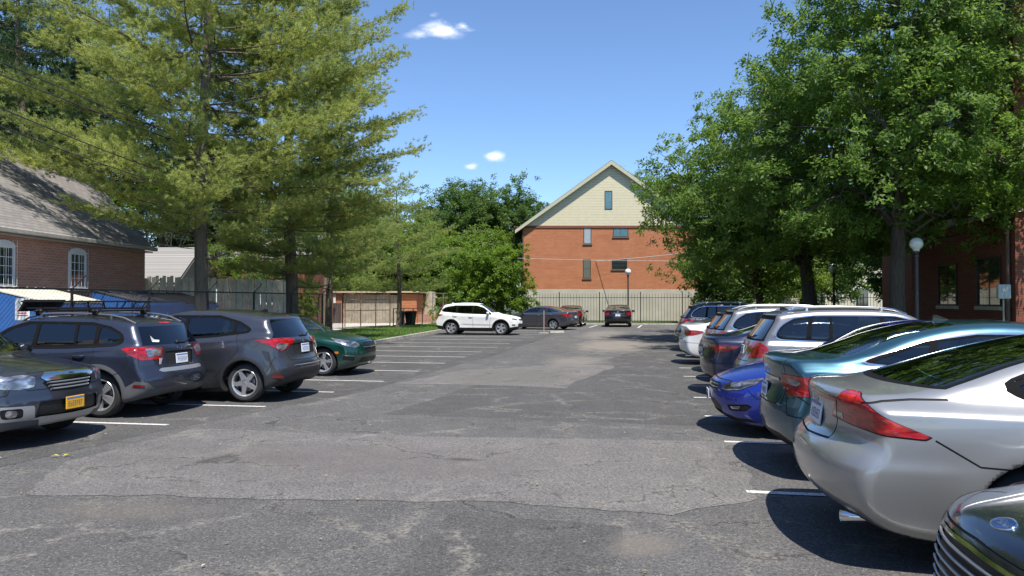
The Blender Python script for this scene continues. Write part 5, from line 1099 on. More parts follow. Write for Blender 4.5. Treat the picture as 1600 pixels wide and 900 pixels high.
def surf_tube(S, sh, root, name, pts, rad, material, view, flat=None, off=.004, n=6):
    """a trim bar following the body: pts in (y,z) for front/rear or (x,z) for side or (x,y) for top"""
    P = []
    for a, c in pts:
        if view == 'front': P.append((sh.xsurf(a, c, True)-off, a, c))
        elif view == 'rear': P.append((sh.xsurf(a, c, False)+off, a, c))
        elif view == 'side': P.append((a, sh.ysurf(a, c)+off, c))
        else: P.append((a, c, sh.zsurf(a, c)+off))
    b = MB(); b.tube([c2l(S, p) for p in P], rad, n)
    if view in ('side',): b.tube([c2l(S, (p[0], -p[1], p[2])) for p in P], rad, n)
    return b.build(name, [material], root, smooth=True)
def emblem(S, sh, root, y, z, view, kind, r=.06, x=None):
    M0 = None
    if view == 'rear': p = (sh.xsurf(y, z, False)+.006, y, z); M0 = Matrix.Translation(c2l(S, p)) @ Matrix.Rotation(R(-90), 4, 'Y') @ Matrix.Rotation(R(180), 4, 'Z')
    elif view == 'front': p = (sh.xsurf(y, z, True)-.006, y, z); M0 = Matrix.Translation(c2l(S, p)) @ Matrix.Rotation(R(90), 4, 'Y')
    Rz = M0 @ Matrix.Rotation(R(90), 4, 'Z'); b = MB()
    if kind in ('oval', 'stars', 'double'):
        sc = Rz @ Matrix.Diagonal((1, .55, 1, 1))
        b.lathe([(r*1.02, -.004), (r, .004), (r*.86, .004), (r*.84, -.001)], 28, sc, 0)
        if kind in ('stars', 'oval'): b.lathe([(r*.85, 0), (.0001, 0.001)], 28, sc, 1)
        if kind == 'stars':
            for (u, v, q) in ((-.45, .12, .2), (.1, .38, .12), (.45, .2, .12), (.55, -.2, .12), (.1, -.35, .12), (-.1, -.02, .1)):
                for an in (0, 60, 120): b.box((0, 0, 0), (r*q*2, r*q*.4, .003), M=Rz @ Matrix.Translation((u*r*.8, v*r*.8, .004)) @ Matrix.Rotation(R(an), 4, 'Z'))
        if kind == 'double': b.lathe([(r*.6, -.003), (r*.58, .005), (r*.45, .005)], 20, Rz @ Matrix.Diagonal((.62, .8, 1, 1)), 0); b.lathe([(r*.85, 0.001), (.0001, .001)], 28, sc @ Matrix.Diagonal((1, .5, 1, 1)), 0)
    elif kind == 'ring':
        b.lathe([(r*1.02, -.004), (r, .004), (r*.8, .004), (r*.78, -.001)], 28, Rz, 0)
        for sg in (-1, 1):
            b.bar(Rz @ Vector((sg*r*.62, r*.35, .003)), Rz @ Vector((sg*r*.22, -r*.6, .003)), .006, .006)
            b.bar(Rz @ Vector((sg*r*.22, -r*.6, .003)), Rz @ Vector((0, r*.0, .003)), .006, .006)
    elif kind == 'letter':
        for sg in (-1, 1): b.bar(Rz @ Vector((sg*r*.5, r*.75, .003)), Rz @ Vector((sg*r*.42, -r*.75, .003)), .012, .008)
        b.bar(Rz @ Vector((-r*.45, 0, .003)), Rz @ Vector((r*.45, 0, .003)), .012, .008)
        for sg in (-1, 1): b.bar(Rz @ Vector((sg*r*.8, r*.85, .001)), Rz @ Vector((sg*r*.65, -r*.85, .001)), .006, .006)
        for sg in (-1, 1): b.bar(Rz @ Vector((-r*(.8 if sg > 0 else .65), sg*r*.85, .001)), Rz @ Vector((r*(.8 if sg > 0 else .65), sg*r*.85, .001)), .006, .006)
    elif kind == 'bar':
        b.lathe([(r*1.02, -.004), (r, .004), (r*.82, .004), (r*.8, -.001)], 28, Rz, 0); b.box((0, 0, 0), (r*2.3, r*.36, .008), M=Rz @ Matrix.Translation((0, 0, .004)))
    elif kind == 'tie': b.box((0, 0, 0), (r*2.2, r*.7, .008), M=Rz, mi=2); b.box((0, 0, 0), (r*1.0, r*1.1, .008), M=Rz, mi=2)
    elif kind == 'wing': b.box((0, 0, 0), (r*3.4, r*.4, .006), M=Rz); b.box((0, 0, 0), (r*.9, r*.7, .01), M=Rz)
    b.build('emblem', [CHROME, mat('emblem_blue', (.02, .05, .22), .25, coat=1), mat('emblem_gold', (.55, .38, .10), .3, .8)], root, smooth='auto')
# ---------------------------------------------------------------- car types
def glass_side(pane_list, outline=None, tw=.018, trimmat=CHROME, mats=None):
    out = []
    if outline is not None: out.append(('window_trim', trimmat, 'side', grow(outline, tw), dict(off=.004))); out.append(('window_trim', WRUB, 'side', outline))
    for i, p in enumerate(pane_list): out.append(('side_window', (mats[i] if mats else GLASS), 'side', rc(p), dict(off=-.006)))
    return out
def gaps(*g): return [('body', GAP, v+'gap', p) for v, p in g]
def rails(S, sh, root, x0, x1, y, material, h=.05):
    for sy in (1, -1):
        b = MB(); xs = np.linspace(x0, x1, 11); pts = []
        for i, x in enumerate(xs): t = min(i, 10-i); pts.append(c2l(S, (x, sy*y, sh.zsurf(x, y)+(.0 if t == 0 else h*.8 if t == 1 else h))))
        b.tube(pts, .017, 8)
        for t in (2, 8): b.bar(pts[t], (pts[t][0], pts[t][1], pts[t][2]-h-.01), .05, .03)
        b.build('roof_rail', [material], root, smooth='auto')
def fin(S, sh, root, x, material=None):
    z = sh.zsurf(x, 0)-.01; b = MB(); b.prism([c2l(S, (x-.10, -.018, z)), c2l(S, (x+.05, -.018, z+.065)), c2l(S, (x+.085, -.018, z+.06)), c2l(S, (x+.09, -.018, z))], (0, .036, 0)); b.build('antenna', [material or S['paint']], root)
def wiper(S, sh, root, z0, z1, y1):
    b = MB(); P = [(sh.xsurf(y, z, False)+.015, y, z) for y, z in ((0, z0), (y1*.5, (z0+z1)/2-.03), (y1, z1))]; b.tube([c2l(S, p) for p in P], .009, 6); b.lathe([(.0001, .02), (.03, .015), (.035, -.02)], 12, Matrix.Translation(c2l(S, P[0])) @ Matrix.Rotation(R(-90), 4, 'Y')); b.build('rear_wiper', [BLK], root, smooth=True)
def exhaust(S, sh, root, y, z=.24, r=.032):
    x = S['L']-.20; b = MB(); M = Matrix.Translation(c2l(S, (x, y, z))) @ Matrix.Rotation(R(-90), 4, 'Y'); b.lathe([(r*.9, -.25), (r, .05), (r*.86, .05), (r*.8, -.2), (.0001, -.2)], 18, M); b.build('exhaust_pipe', [CHROME], root, smooth=True)
SPEC = {}
def altima():
    S = dict(L=4.88, W=1.84, R=.325, axles=(.95, 3.73), cell=.022, Ra=.375,
        top=[(.10, .20), (.0, .34), (-.03, .58), (.06, .74), (.34, .86), (.85, .98), (1.30, 1.06), (1.75, 1.30), (2.10, 1.46), (2.6, 1.535), (3.15, 1.53), (3.65, 1.44), (4.15, 1.26), (4.42, 1.185), (4.70, 1.175), (4.83, 1.155), (4.85, 1.10), (4.80, .93), (4.84, .80), (4.89, .68), (4.885, .46), (4.80, .32), (4.60, .24)],
        bot=[(4.0, .20), (3.0, .17), (1.0, .17), (.4, .18)],
        plan_shift=[(0, .34), (.5, .28), (1.3, .22), (2.0, .12), (2.7, .0), (3.3, -.08), (4.0, -.16), (4.6, -.20), (4.9, -.30)],
        plan=[(0, .88), (.4, .96), (.9, 1), (3.8, 1), (4.3, .975), (4.7, .93), (4.9, .89)],
        belt=[(0, .78), (.9, .93), (1.4, .99), (3.0, 1.03), (3.9, 1.07), (4.5, 1.08), (4.9, 1.05)], tumble=[(0, .5), (1.5, .50), (3.2, .50), (4.0, .62), (4.8, .6)],
        crown=[(0, .05), (1, .06), (2, .06), (3, .06), (4, .05), (4.6, .03), (4.9, .02)], crease=[(.90, .92, .6, 4.7, .018), (.42, .50, 1.4, 3.3, -.015)], k=[(0, .12), (1, .1), (2, .09), (4, .09), (4.6, .06), (5, .06)],
        paint=paint('teal_paint', (.028, .09, .13), .62, .3), flare=.022, seat_x=2.35, mirror=(1.72, 1.06), spokes=5, split=.025, spw=(.014, .018),
        handles=((2.75, .93), (3.55, .97)), handle_mat=CHROME, plate_rear=(.012, .80, 6))
    o = rc([(1.60, 1.05), (2.12, 1.33), (2.5, 1.405), (3.05, 1.405), (3.5, 1.34), (3.98, 1.19), (4.10, 1.14), (3.6, 1.095)], .12)
    S['panes'] = glass_side([[(1.72, 1.085), (2.16, 1.325), (2.5, 1.39), (2.61, 1.39), (2.62, 1.10)], [(2.69, 1.10), (2.68, 1.39), (3.05, 1.39), (3.40, 1.34), (3.48, 1.115)], [(3.54, 1.12), (3.47, 1.325), (3.62, 1.285), (3.90, 1.185), (4.0, 1.145)]], outline=o)
    S['base'] = gaps(('side', [(1.55, .30), (1.50, .95), (1.62, 1.05)]), ('side', [(2.62, .28), (2.66, 1.08)]), ('side', [(3.30, .42), (3.72, .86), (3.72, 1.1)]), ('side', [(1.50, .27), (3.3, .25)])) + S['panes'] + [
        ('windshield', GLASSF, 'windshield', (1.08, 1.475, .075), dict(x=(1.2, 2.4), off=-.002)), ('rear_window', GLASS, 'windshield', (1.20, 1.50, .085), dict(x=(3.2, 4.45), off=-.002))]
    S['regions'] = S['base'] + gaps(('side', [(4.02, .56), (4.35, .62), (4.52, .70), (4.70, .83)])) + [
        ('taillight', REDL, 'rc', rc([(.42, 1.00), (.44, .90), (.58, .80), (.86, .82), (.97, .88), (1.40, .965), (1.38, .99), (.95, .99), (.70, 1.0)], .02), dict(off=.006)),
        ('taillight', CLEAR, 'rc', rc([(.54, .965), (.55, .91), (.70, .90), (.76, .935), (.70, .965)], .015), dict(off=.008)),
        ('bumper_trim', BLK, 'rear', [(-.1, .32), (-.1, .44), (.55, .42), (.72, .36), (.70, .32)], {}), ('reflector', REDD, 'rc', [(.78, .44), (.98, .47), (.98, .50), (.78, .49)], dict(off=.004)),
        ('chrome_strip', CHROME, 'rear', [(-.1, .955), (.45, .95), (.45, .925), (-.1, .93)], dict(off=.008))] + gaps(('rear', [(-.05, .70), (.50, .70), (.56, .80)]), ('rear', [(.60, 1.0), (.60, 1.13)]), ('top', [(4.80, .60), (4.50, .60)]), ('rc', [(.56, .79), (.60, .62), (1.05, .60), (1.2, .62)]))
    def ex(S, sh, root): emblem(S, sh, root, 0, 1.04, 'rear', 'bar', .05); fin(S, sh, root, 3.1)
    S['extra'] = ex; return S
SPEC['altima'] = altima
def sedan_generic(pt, lamp=REDD, cell=.035, kind='bar'):
    S = altima(); S['cell'] = cell; S['paint'] = pt
    S['top'] = [(x, z if z < 1 else z*.955) for x, z in S['top']]; S['belt'] = [(x, z*.965) for x, z in S['belt']]
    sc = lambda P: [(x, z*.965) for x, z in P]
    S['regions'] = [(a, b, c, sc(p) if c in ('side', 'rc', 'rear', 'sidegap', 'reargap', 'rcgap') else (p[0]*.96, p[1]*.96, p[2]), *r) for a, b, c, p, *r in S['base']] + [
        ('taillight', lamp, 'rc', rc([(.46, .97), (.48, .84), (.60, .80), (.86, .82), (1.05, .88), (1.10, .93), (.95, .955), (.70, .965)], .02), dict(off=.006)),
        ('taillight', REDL, 'rc', rc([(.60, .93), (.61, .87), (.80, .86), (.90, .90), (.85, .93)], .015), dict(off=.008)),
        ('chrome_strip', CHROME, 'rear', [(-.1, .925), (.45, .92), (.45, .90), (-.1, .905)], dict(off=.008)), ('bumper_trim', BLK, 'rear', [(-.1, .30), (-.1, .40), (.60, .38), (.70, .30)], {})] + gaps(('rear', [(-.05, .70), (.50, .70), (.56, .80)]), ('rc', [(.56, .79), (.60, .62), (1.05, .60), (1.2, .62)]))
    S['handles'] = ((2.75, .89), (3.55, .93)); S['mirror'] = (1.72, 1.02); S['plate_rear'] = (.012, .78, 6); S['seat_z'] = .60
    S['extra'] = lambda S, sh, root: (emblem(S, sh, root, 0, 1.0, 'rear', kind, .045), exhaust(S, sh, root, .5))
    return S
def coupe():
    S = dict(L=4.80, W=1.81, R=.325, axles=(.98, 3.65), cell=.02, Ra=.37,
        top=[(.10, .20), (.0, .34), (-.02, .56), (.08, .70), (.4, .82), (.9, .92), (1.35, 1.0), (1.85, 1.25), (2.2, 1.375), (2.65, 1.425), (3.05, 1.405), (3.6, 1.29), (4.1, 1.13), (4.34, 1.065), (4.58, 1.05), (4.66, 1.035), (4.68, .99), (4.66, .86), (4.67, .76), (4.74, .70), (4.79, .62), (4.79, .46), (4.72, .33), (4.52, .23)],
        bot=[(4.0, .20), (3.0, .17), (1.0, .17), (.4, .18)],
        plan_shift=[(0, .34), (.5, .28), (1.3, .22), (2.0, .12), (2.7, .0), (3.2, -.08), (4.0, -.15), (4.4, -.20), (4.8, -.24)],
        plan=[(0, .88), (.4, .96), (.9, 1), (3.8, 1), (4.2, .985), (4.55, .95), (4.80, .905)],
        belt=[(0, .76), (.9, .89), (1.4, .93), (3.0, .95), (3.8, .97), (4.4, .985), (4.8, .97)], tumble=[(0, .5), (1.5, .52), (3.0, .56), (3.8, .80), (4.4, .8)], green=[(0, 0), (3, 0), (3.7, .03), (4.4, .04)],
        crown=[(0, .05), (1, .06), (2, .06), (3, .06), (4, .045), (4.4, .03), (4.8, .02)], crease=[(.60, .60, 3.9, 5.0, .010)], k=[(0, .12), (1, .1), (2, .09), (4, .10), (4.5, .07), (5, .05)], belly=.14,
        paint=paint('silver_paint', (.37, .37, .365), .6, .34), flare=.012, seat_x=2.4, mirror=(1.85, 1.0), plate_rear=(.012, .84, 8), spokes=6)
    S['regions'] = gaps(('side', [(1.6, .30), (1.55, .88), (1.7, .98)]), ('side', [(3.05, .28), (3.12, .96)])) + glass_side([[(1.85, 1.0), (2.25, 1.25), (2.6, 1.305), (2.95, 1.30), (3.02, 1.01)], [(3.10, 1.01), (3.04, 1.295), (3.3, 1.25), (3.72, 1.10), (3.6, 1.03)]], outline=rc([(1.78, .98), (2.22, 1.27), (2.62, 1.325), (3.0, 1.32), (3.35, 1.27), (3.80, 1.10), (3.6, 1.01)], .08), trimmat=WRUB) + [
        ('windshield', GLASSF, 'windshield', (1.02, 1.365, .075), dict(x=(1.2, 2.5), off=-.002)), ('rear_window_trim', WRUB, 'windshield', (1.075, 1.385, .045), dict(x=(2.9, 4.35))), ('rear_window', GLASS, 'windshield', (1.088, 1.37, .065), dict(x=(2.9, 4.34), off=-.002)),
        ('taillight', BLK, 'rc', rc(grow([(0.355, 0.860), (0.360, 0.885), (0.465, 1.035), (0.595, 1.040), (1.025, 0.815), (1.005, 0.800)], .006), .01)),
        ('taillight', REDL, 'rc', rc([(0.355, 0.860), (0.360, 0.885), (0.465, 1.035), (0.595, 1.040), (1.025, 0.820), (1.005, 0.805)], .012), dict(off=.004)),
        ('taillight', CLEAR, 'rc', rc([(0.370, 0.870), (0.385, 0.905), (0.480, 0.900), (0.495, 0.860)], .01), dict(off=.006)),
        ('taillight', lampm('bright_red_lens', [(.85, .06, .03), (.7, .02, .015), (.45, .01, .01)], 26, 0), 'rc', rc([(0.485, 1.015), (0.465, 0.970), (0.595, 0.975), (0.615, 1.020)], .015), dict(off=.006)),
        ('taillight', REDL, 'rear', rc([(-.1, .985), (.5, .985), (.52, .955), (-.1, .955)], .008), dict(off=.004)),
        ('bumper_trim', BLK, 'rear', [(-.1, .30), (-.1, .34), (.70, .32), (.72, .30)], {})] + gaps(('side', [(4.21, .80), (3.98, .66), (3.82, .652)]), ('side', [(4.56, .985), (4.46, 1.005), (4.30, 1.018), (4.10, 1.022)]), ('rear', [(.44, .97), (.40, .72), (-.05, .70)]))
    def ex(S, sh, root): emblem(S, sh, root, 0, .92, 'rear', 'letter', .045); exhaust(S, sh, root, .55, .26, .036)
    S['extra'] = ex; return S
SPEC['coupe'] = coupe
def tiguan():
    S = dict(L=4.43, W=1.81, R=.345, axles=(.90, 3.50), cell=.022, Ra=.395,
        top=[(.10, .25), (.0, .40), (-.01, .62), (.04, .86), (.20, .96), (.75, 1.05), (1.12, 1.12), (1.55, 1.42), (1.85, 1.60), (2.3, 1.655), (3.2, 1.655), (3.62, 1.62), (3.86, 1.585), (3.93, 1.55), (3.93, 1.49), (4.17, 1.19), (4.25, 1.07), (4.30, .90), (4.41, .74), (4.43, .66), (4.43, .5), (4.36, .36)],
        bot=[(4.1, .25), (3, .2), (1, .2), (.4, .22)],
        plan_shift=[(0, .30), (.5, .24), (1.2, .20), (1.9, .10), (2.6, 0), (3.4, -.06), (4.0, -.12), (4.43, -.22)],
        plan=[(0, .88), (.4, .96), (.9, 1), (3.6, 1), (4.0, .985), (4.43, .92)],
        belt=[(0, .88), (.9, 1.0), (1.4, 1.05), (3.0, 1.09), (3.9, 1.11), (4.43, 1.09)], tumble=[(0, .4), (1.5, .38), (3.2, .34), (4.2, .36)],
        crown=[(0, .05), (1, .05), (2, .05), (5, .045)], crease=[(.96, 1.0, .8, 4.2, .014), (.45, .47, 1.3, 3.1, -.015)], k=[(0, .12), (1, .1), (2, .09), (3.6, .09), (4.2, .08), (5, .07)],
        paint=paint('grey_silver_paint', (.22, .22, .22), .6, .32), flare=.018, seat_x=2.15, seat_z=.72, mirror=(1.50, 1.13), spokes=5, tw=.225,
        handles=((2.35, .98), (3.15, 1.02)), plate_rear=(.014, .96, 8))
    o = rc([(1.30, 1.10), (1.75, 1.44), (2.1, 1.53), (3.3, 1.53), (3.60, 1.49), (3.80, 1.38), (3.90, 1.22), (3.83, 1.165), (3.0, 1.135)], .10)
    S['base'] = gaps(('side', [(1.45, .34), (1.38, .95), (1.42, 1.08)]), ('side', [(2.28, .30), (2.30, 1.12)]), ('side', [(2.98, .42), (3.40, .86), (3.40, 1.14)])) + glass_side([[(1.44, 1.14), (1.82, 1.43), (2.15, 1.51), (2.26, 1.51), (2.28, 1.16)], [(2.35, 1.16), (2.33, 1.515), (3.02, 1.52), (3.04, 1.175)], [(3.09, 1.175), (3.07, 1.52), (3.31, 1.515), (3.36, 1.18)], [(3.43, 1.185), (3.38, 1.50), (3.58, 1.465), (3.76, 1.365), (3.85, 1.24), (3.79, 1.195)]], outline=o, mats=[GLASS, GLASSD, GLASSD, GLASSD]) + [
        ('windshield', GLASSF, 'windshield', (1.15, 1.58, .07), dict(x=(1.0, 2.2), off=-.002)), ('rear_window_trim', WRUB, 'windshield', (1.13, 1.54, .04), dict(x=(3.82, 4.35))), ('rear_window', GLASSD, 'windshield', (1.16, 1.47, .07), dict(x=(3.82, 4.33), off=-.002))]
    S['regions'] = S['base'] + [('fuel_door', GAP, 'side', strip([(3.66+.085*math.cos(a), .97+.085*math.sin(a)) for a in np.linspace(0, 6.28, 20)], .006)),
        ('taillight', REDL, 'rc', rc([(.36, 1.09), (.36, .90), (.42, .86), (.80, .87), (.92, .93), (.93, 1.03), (.82, 1.10), (.6, 1.115)], .06), dict(off=.006)), ('taillight', REDD, 'rc', rc([(.42, 1.0), (.44, .92), (.60, .93), (.60, 1.0)], .03), dict(off=.008)),
        ('bumper_trim', BLK, 'rear', [(-.1, .30), (-.1, .48), (.62, .46), (.80, .40), (.80, .30)], {})] + gaps(('rear', [(-.05, .80), (.58, .80), (.60, .9)]), ('rc', [(.9, .90), (1.0, .84), (1.22, .80)]))
    def ex(S, sh, root): emblem(S, sh, root, 0, 1.08, 'rear', 'ring', .06); rails(S, sh, root, 1.9, 3.75, .60, CHROME, .04); wiper(S, sh, root, 1.17, 1.22, .4); fin(S, sh, root, 3.6); exhaust(S, sh, root, .45, .27)
    S['extra'] = ex; return S
SPEC['tiguan'] = tiguan
def suv_generic(pt, lamp=REDL, cell=.035, railm=BLK, kind='bar', trim=CHROME):
    S = tiguan(); S['cell'] = cell; S['paint'] = pt; S['regions'] = [r if r[1] is not CHROME else (r[0], trim, *r[2:]) for r in S['base']] + [
        ('taillight', lamp, 'rc', rc([(.42, 1.07), (.44, .97), (.62, .90), (.86, .94), (1.08, 1.06), (1.05, 1.10), (.75, 1.11), (.5, 1.10)], .03), dict(off=.006)), ('taillight', CLEAR, 'rc', rc([(.52, 1.02), (.54, .97), (.74, .96), (.78, 1.0)], .02), dict(off=.008)),
        ('bumper_trim', BLK, 'rear', [(-.1, .30), (-.1, .52), (.62, .52), (.84, .44), (.84, .30)], {}), ('bumper_trim', SILV, 'rear', [(-.1, .42), (-.1, .45), (.6, .44), (.6, .41)], dict(off=.006)), ('wheel_arch_trim', BLK, 'arch', [(.90, .455), (3.50, .455)], {})]
    def ex(S, sh, root): emblem(S, sh, root, 0, 1.06, 'rear', kind, .055); rails(S, sh, root, 1.9, 3.75, .60, railm, .045); wiper(S, sh, root, 1.17, 1.22, .4); exhaust(S, sh, root, .45, .27)
    S['extra'] = ex; return S
def hrv():
    S = dict(L=4.26, W=1.78, R=.335, axles=(.86, 3.44), cell=.02, Ra=.385,
        top=[(.08, .24), (0, .4), (-.01, .6), (.05, .80), (.22, .92), (.7, 1.02), (1.0, 1.08), (1.5, 1.38), (1.85, 1.53), (2.3, 1.585), (2.9, 1.585), (3.45, 1.53), (3.76, 1.475), (3.83, 1.44), (3.84, 1.38), (4.05, 1.13), (4.13, 1.05), (4.14, .90), (4.17, .78), (4.24, .68), (4.26, .60), (4.25, .47), (4.17, .35)],
        bot=[(3.95, .26), (3, .2), (1, .2), (.4, .22)],
        plan_shift=[(0, .30), (.5, .24), (1.2, .20), (1.9, .10), (2.5, 0), (3.2, -.07), (3.8, -.13), (4.26, -.26)],
        plan=[(0, .88), (.4, .96), (.86, 1), (3.5, 1), (3.9, .975), (4.26, .90)],
        belt=[(0, .84), (.9, .96), (1.4, 1.0), (2.6, 1.04), (3.3, 1.12), (3.8, 1.16), (4.26, 1.06)], tumble=[(0, .42), (1.5, .42), (3.0, .42), (3.9, .55)], green=[(0, 0), (2.6, 0), (3.4, .03), (4.1, .04)],
        crown=[(0, .05), (1, .05), (2, .055), (5, .05)], crease=[(.72, .98, 1.2, 3.6, .018), (.40, .50, 1.2, 3.0, -.02)], k=[(0, .12), (1, .1), (2, .09), (3.4, .10), (4.0, .08), (5, .07)],
        paint=paint('slate_paint', (.062, .066, .082), .6, .33), flare=.03, seat_x=2.05, seat_z=.70, mirror=(1.42, 1.08), spokes=5, spw=(.045, .03), alloy=ALLOY,
        handles=((2.32, .93),), plate_rear=(.014, .90, 5))
    o = rc([(1.18, 1.05), (1.65, 1.36), (2.0, 1.465), (2.9, 1.465), (3.30, 1.36), (3.52, 1.245), (3.46, 1.20), (2.9, 1.13), (2.2, 1.08)], .07)
    S['regions'] = gaps(('side', [(1.38, .34), (1.32, .95), (1.36, 1.05)]), ('side', [(2.26, .30), (2.28, 1.09)]), ('side', [(2.92, .42), (3.36, .90), (3.28, 1.16)]), ('side', [(1.38, .31), (2.92, .30)]), ('side', [(3.62, .42), (3.86, .52), (4.0, .78)])) + glass_side([[(1.32, 1.085), (1.70, 1.345), (2.03, 1.445), (2.24, 1.445), (2.26, 1.105)], [(2.33, 1.11), (2.31, 1.445), (2.87, 1.445), (3.16, 1.37), (3.20, 1.19), (2.85, 1.145)], [(3.25, 1.20), (3.23, 1.345), (3.30, 1.325), (3.46, 1.24), (3.42, 1.218)]], outline=o, trimmat=WRUB, mats=[GLASS, GLASS, GLASSD]) + [
        ('fuel_door', GAP, 'side', strip([(3.62+.085*math.cos(a), 1.02+.075*math.sin(a)) for a in np.linspace(0, 6.28, 20)], .006)),
        ('windshield', GLASSF, 'windshield', (1.13, 1.52, .07), dict(x=(.9, 2.2), off=-.002)), ('rear_spoiler', REDL, 'rear', [(-.05, 1.468), (.12, 1.466), (.12, 1.452), (-.05, 1.452)], dict(off=.004)), ('rear_window', GLASSD, 'windshield', (1.10, 1.415, .07), dict(x=(3.7, 4.2), off=-.002)),
        ('wheel_arch_trim', CLADD, 'arch', [(.86, .45), (3.44, .45)], {}), ('lower_cladding', CLADD, 'side', [(1.2, .18), (1.2, .34), (3.05, .33), (3.05, .18)]),
        ('lower_cladding', CLADD, 'rc', [(-.1, .28), (-.1, .56), (.60, .55), (.78, .53), (.92, .45), (1.10, .40), (1.12, .28)], dict(nd=-.3)),
        ('taillight', REDL, 'rc', rc([(.34, 1.075), (.36, 1.02), (.56, .90), (.66, .86), (.78, .94), (1.06, 1.065), (.90, 1.085), (.6, 1.09)], .015), dict(off=.006)), ('taillight', CLEAR, 'rc', rc([(.48, 1.0), (.58, .90), (.66, .875), (.76, .945), (.72, 1.0)], .015), dict(off=.008)),
        ('reflector', REDD, 'rc', rc([(.62, .40), (.64, .46), (.80, .50), (.82, .43)], .01), dict(off=.006)), ('plate_recess', GAP, 'rear', rc([(-.1, 1.0), (.42, .99), (.40, .80), (-.1, .79)], .02), dict(off=-.012)), ('bumper_trim', BLK, 'rear', [(-.1, .29), (-.1, .37), (.45, .36), (.5, .29)], dict(nd=-.2))] + gaps(('rear', [(-.05, .70), (.55, .71), (.60, .90)]), ('rear', [(.64, 1.07), (.56, 1.13)]))
    def ex(S, sh, root):
        emblem(S, sh, root, 0, 1.04, 'rear', 'letter', .045); wiper(S, sh, root, 1.12, 1.16, .42); fin(S, sh, root, 3.35)
        x = sh.xsurf(-.40, .86, False)+.005; M = Matrix.Translation(c2l(S, (x, .47, .86))) @ Matrix.Rotation(R(-90), 4, 'Z') @ Matrix.Rotation(R(90), 4, 'X'); text_mesh('HR-V', .075, 'badge_lettering', CHROME, root, M)
        b = MB(); b.tube([c2l(S, (sh.xsurf(y, .62, False)+.004, y, .62+.0*y)) for y in (-.5, -.25, 0, .25, .5)], .012, 6); b.build('chrome_strip', [SILV], root, smooth=True)
    S['extra'] = ex; return S
SPEC['hrv'] = hrv
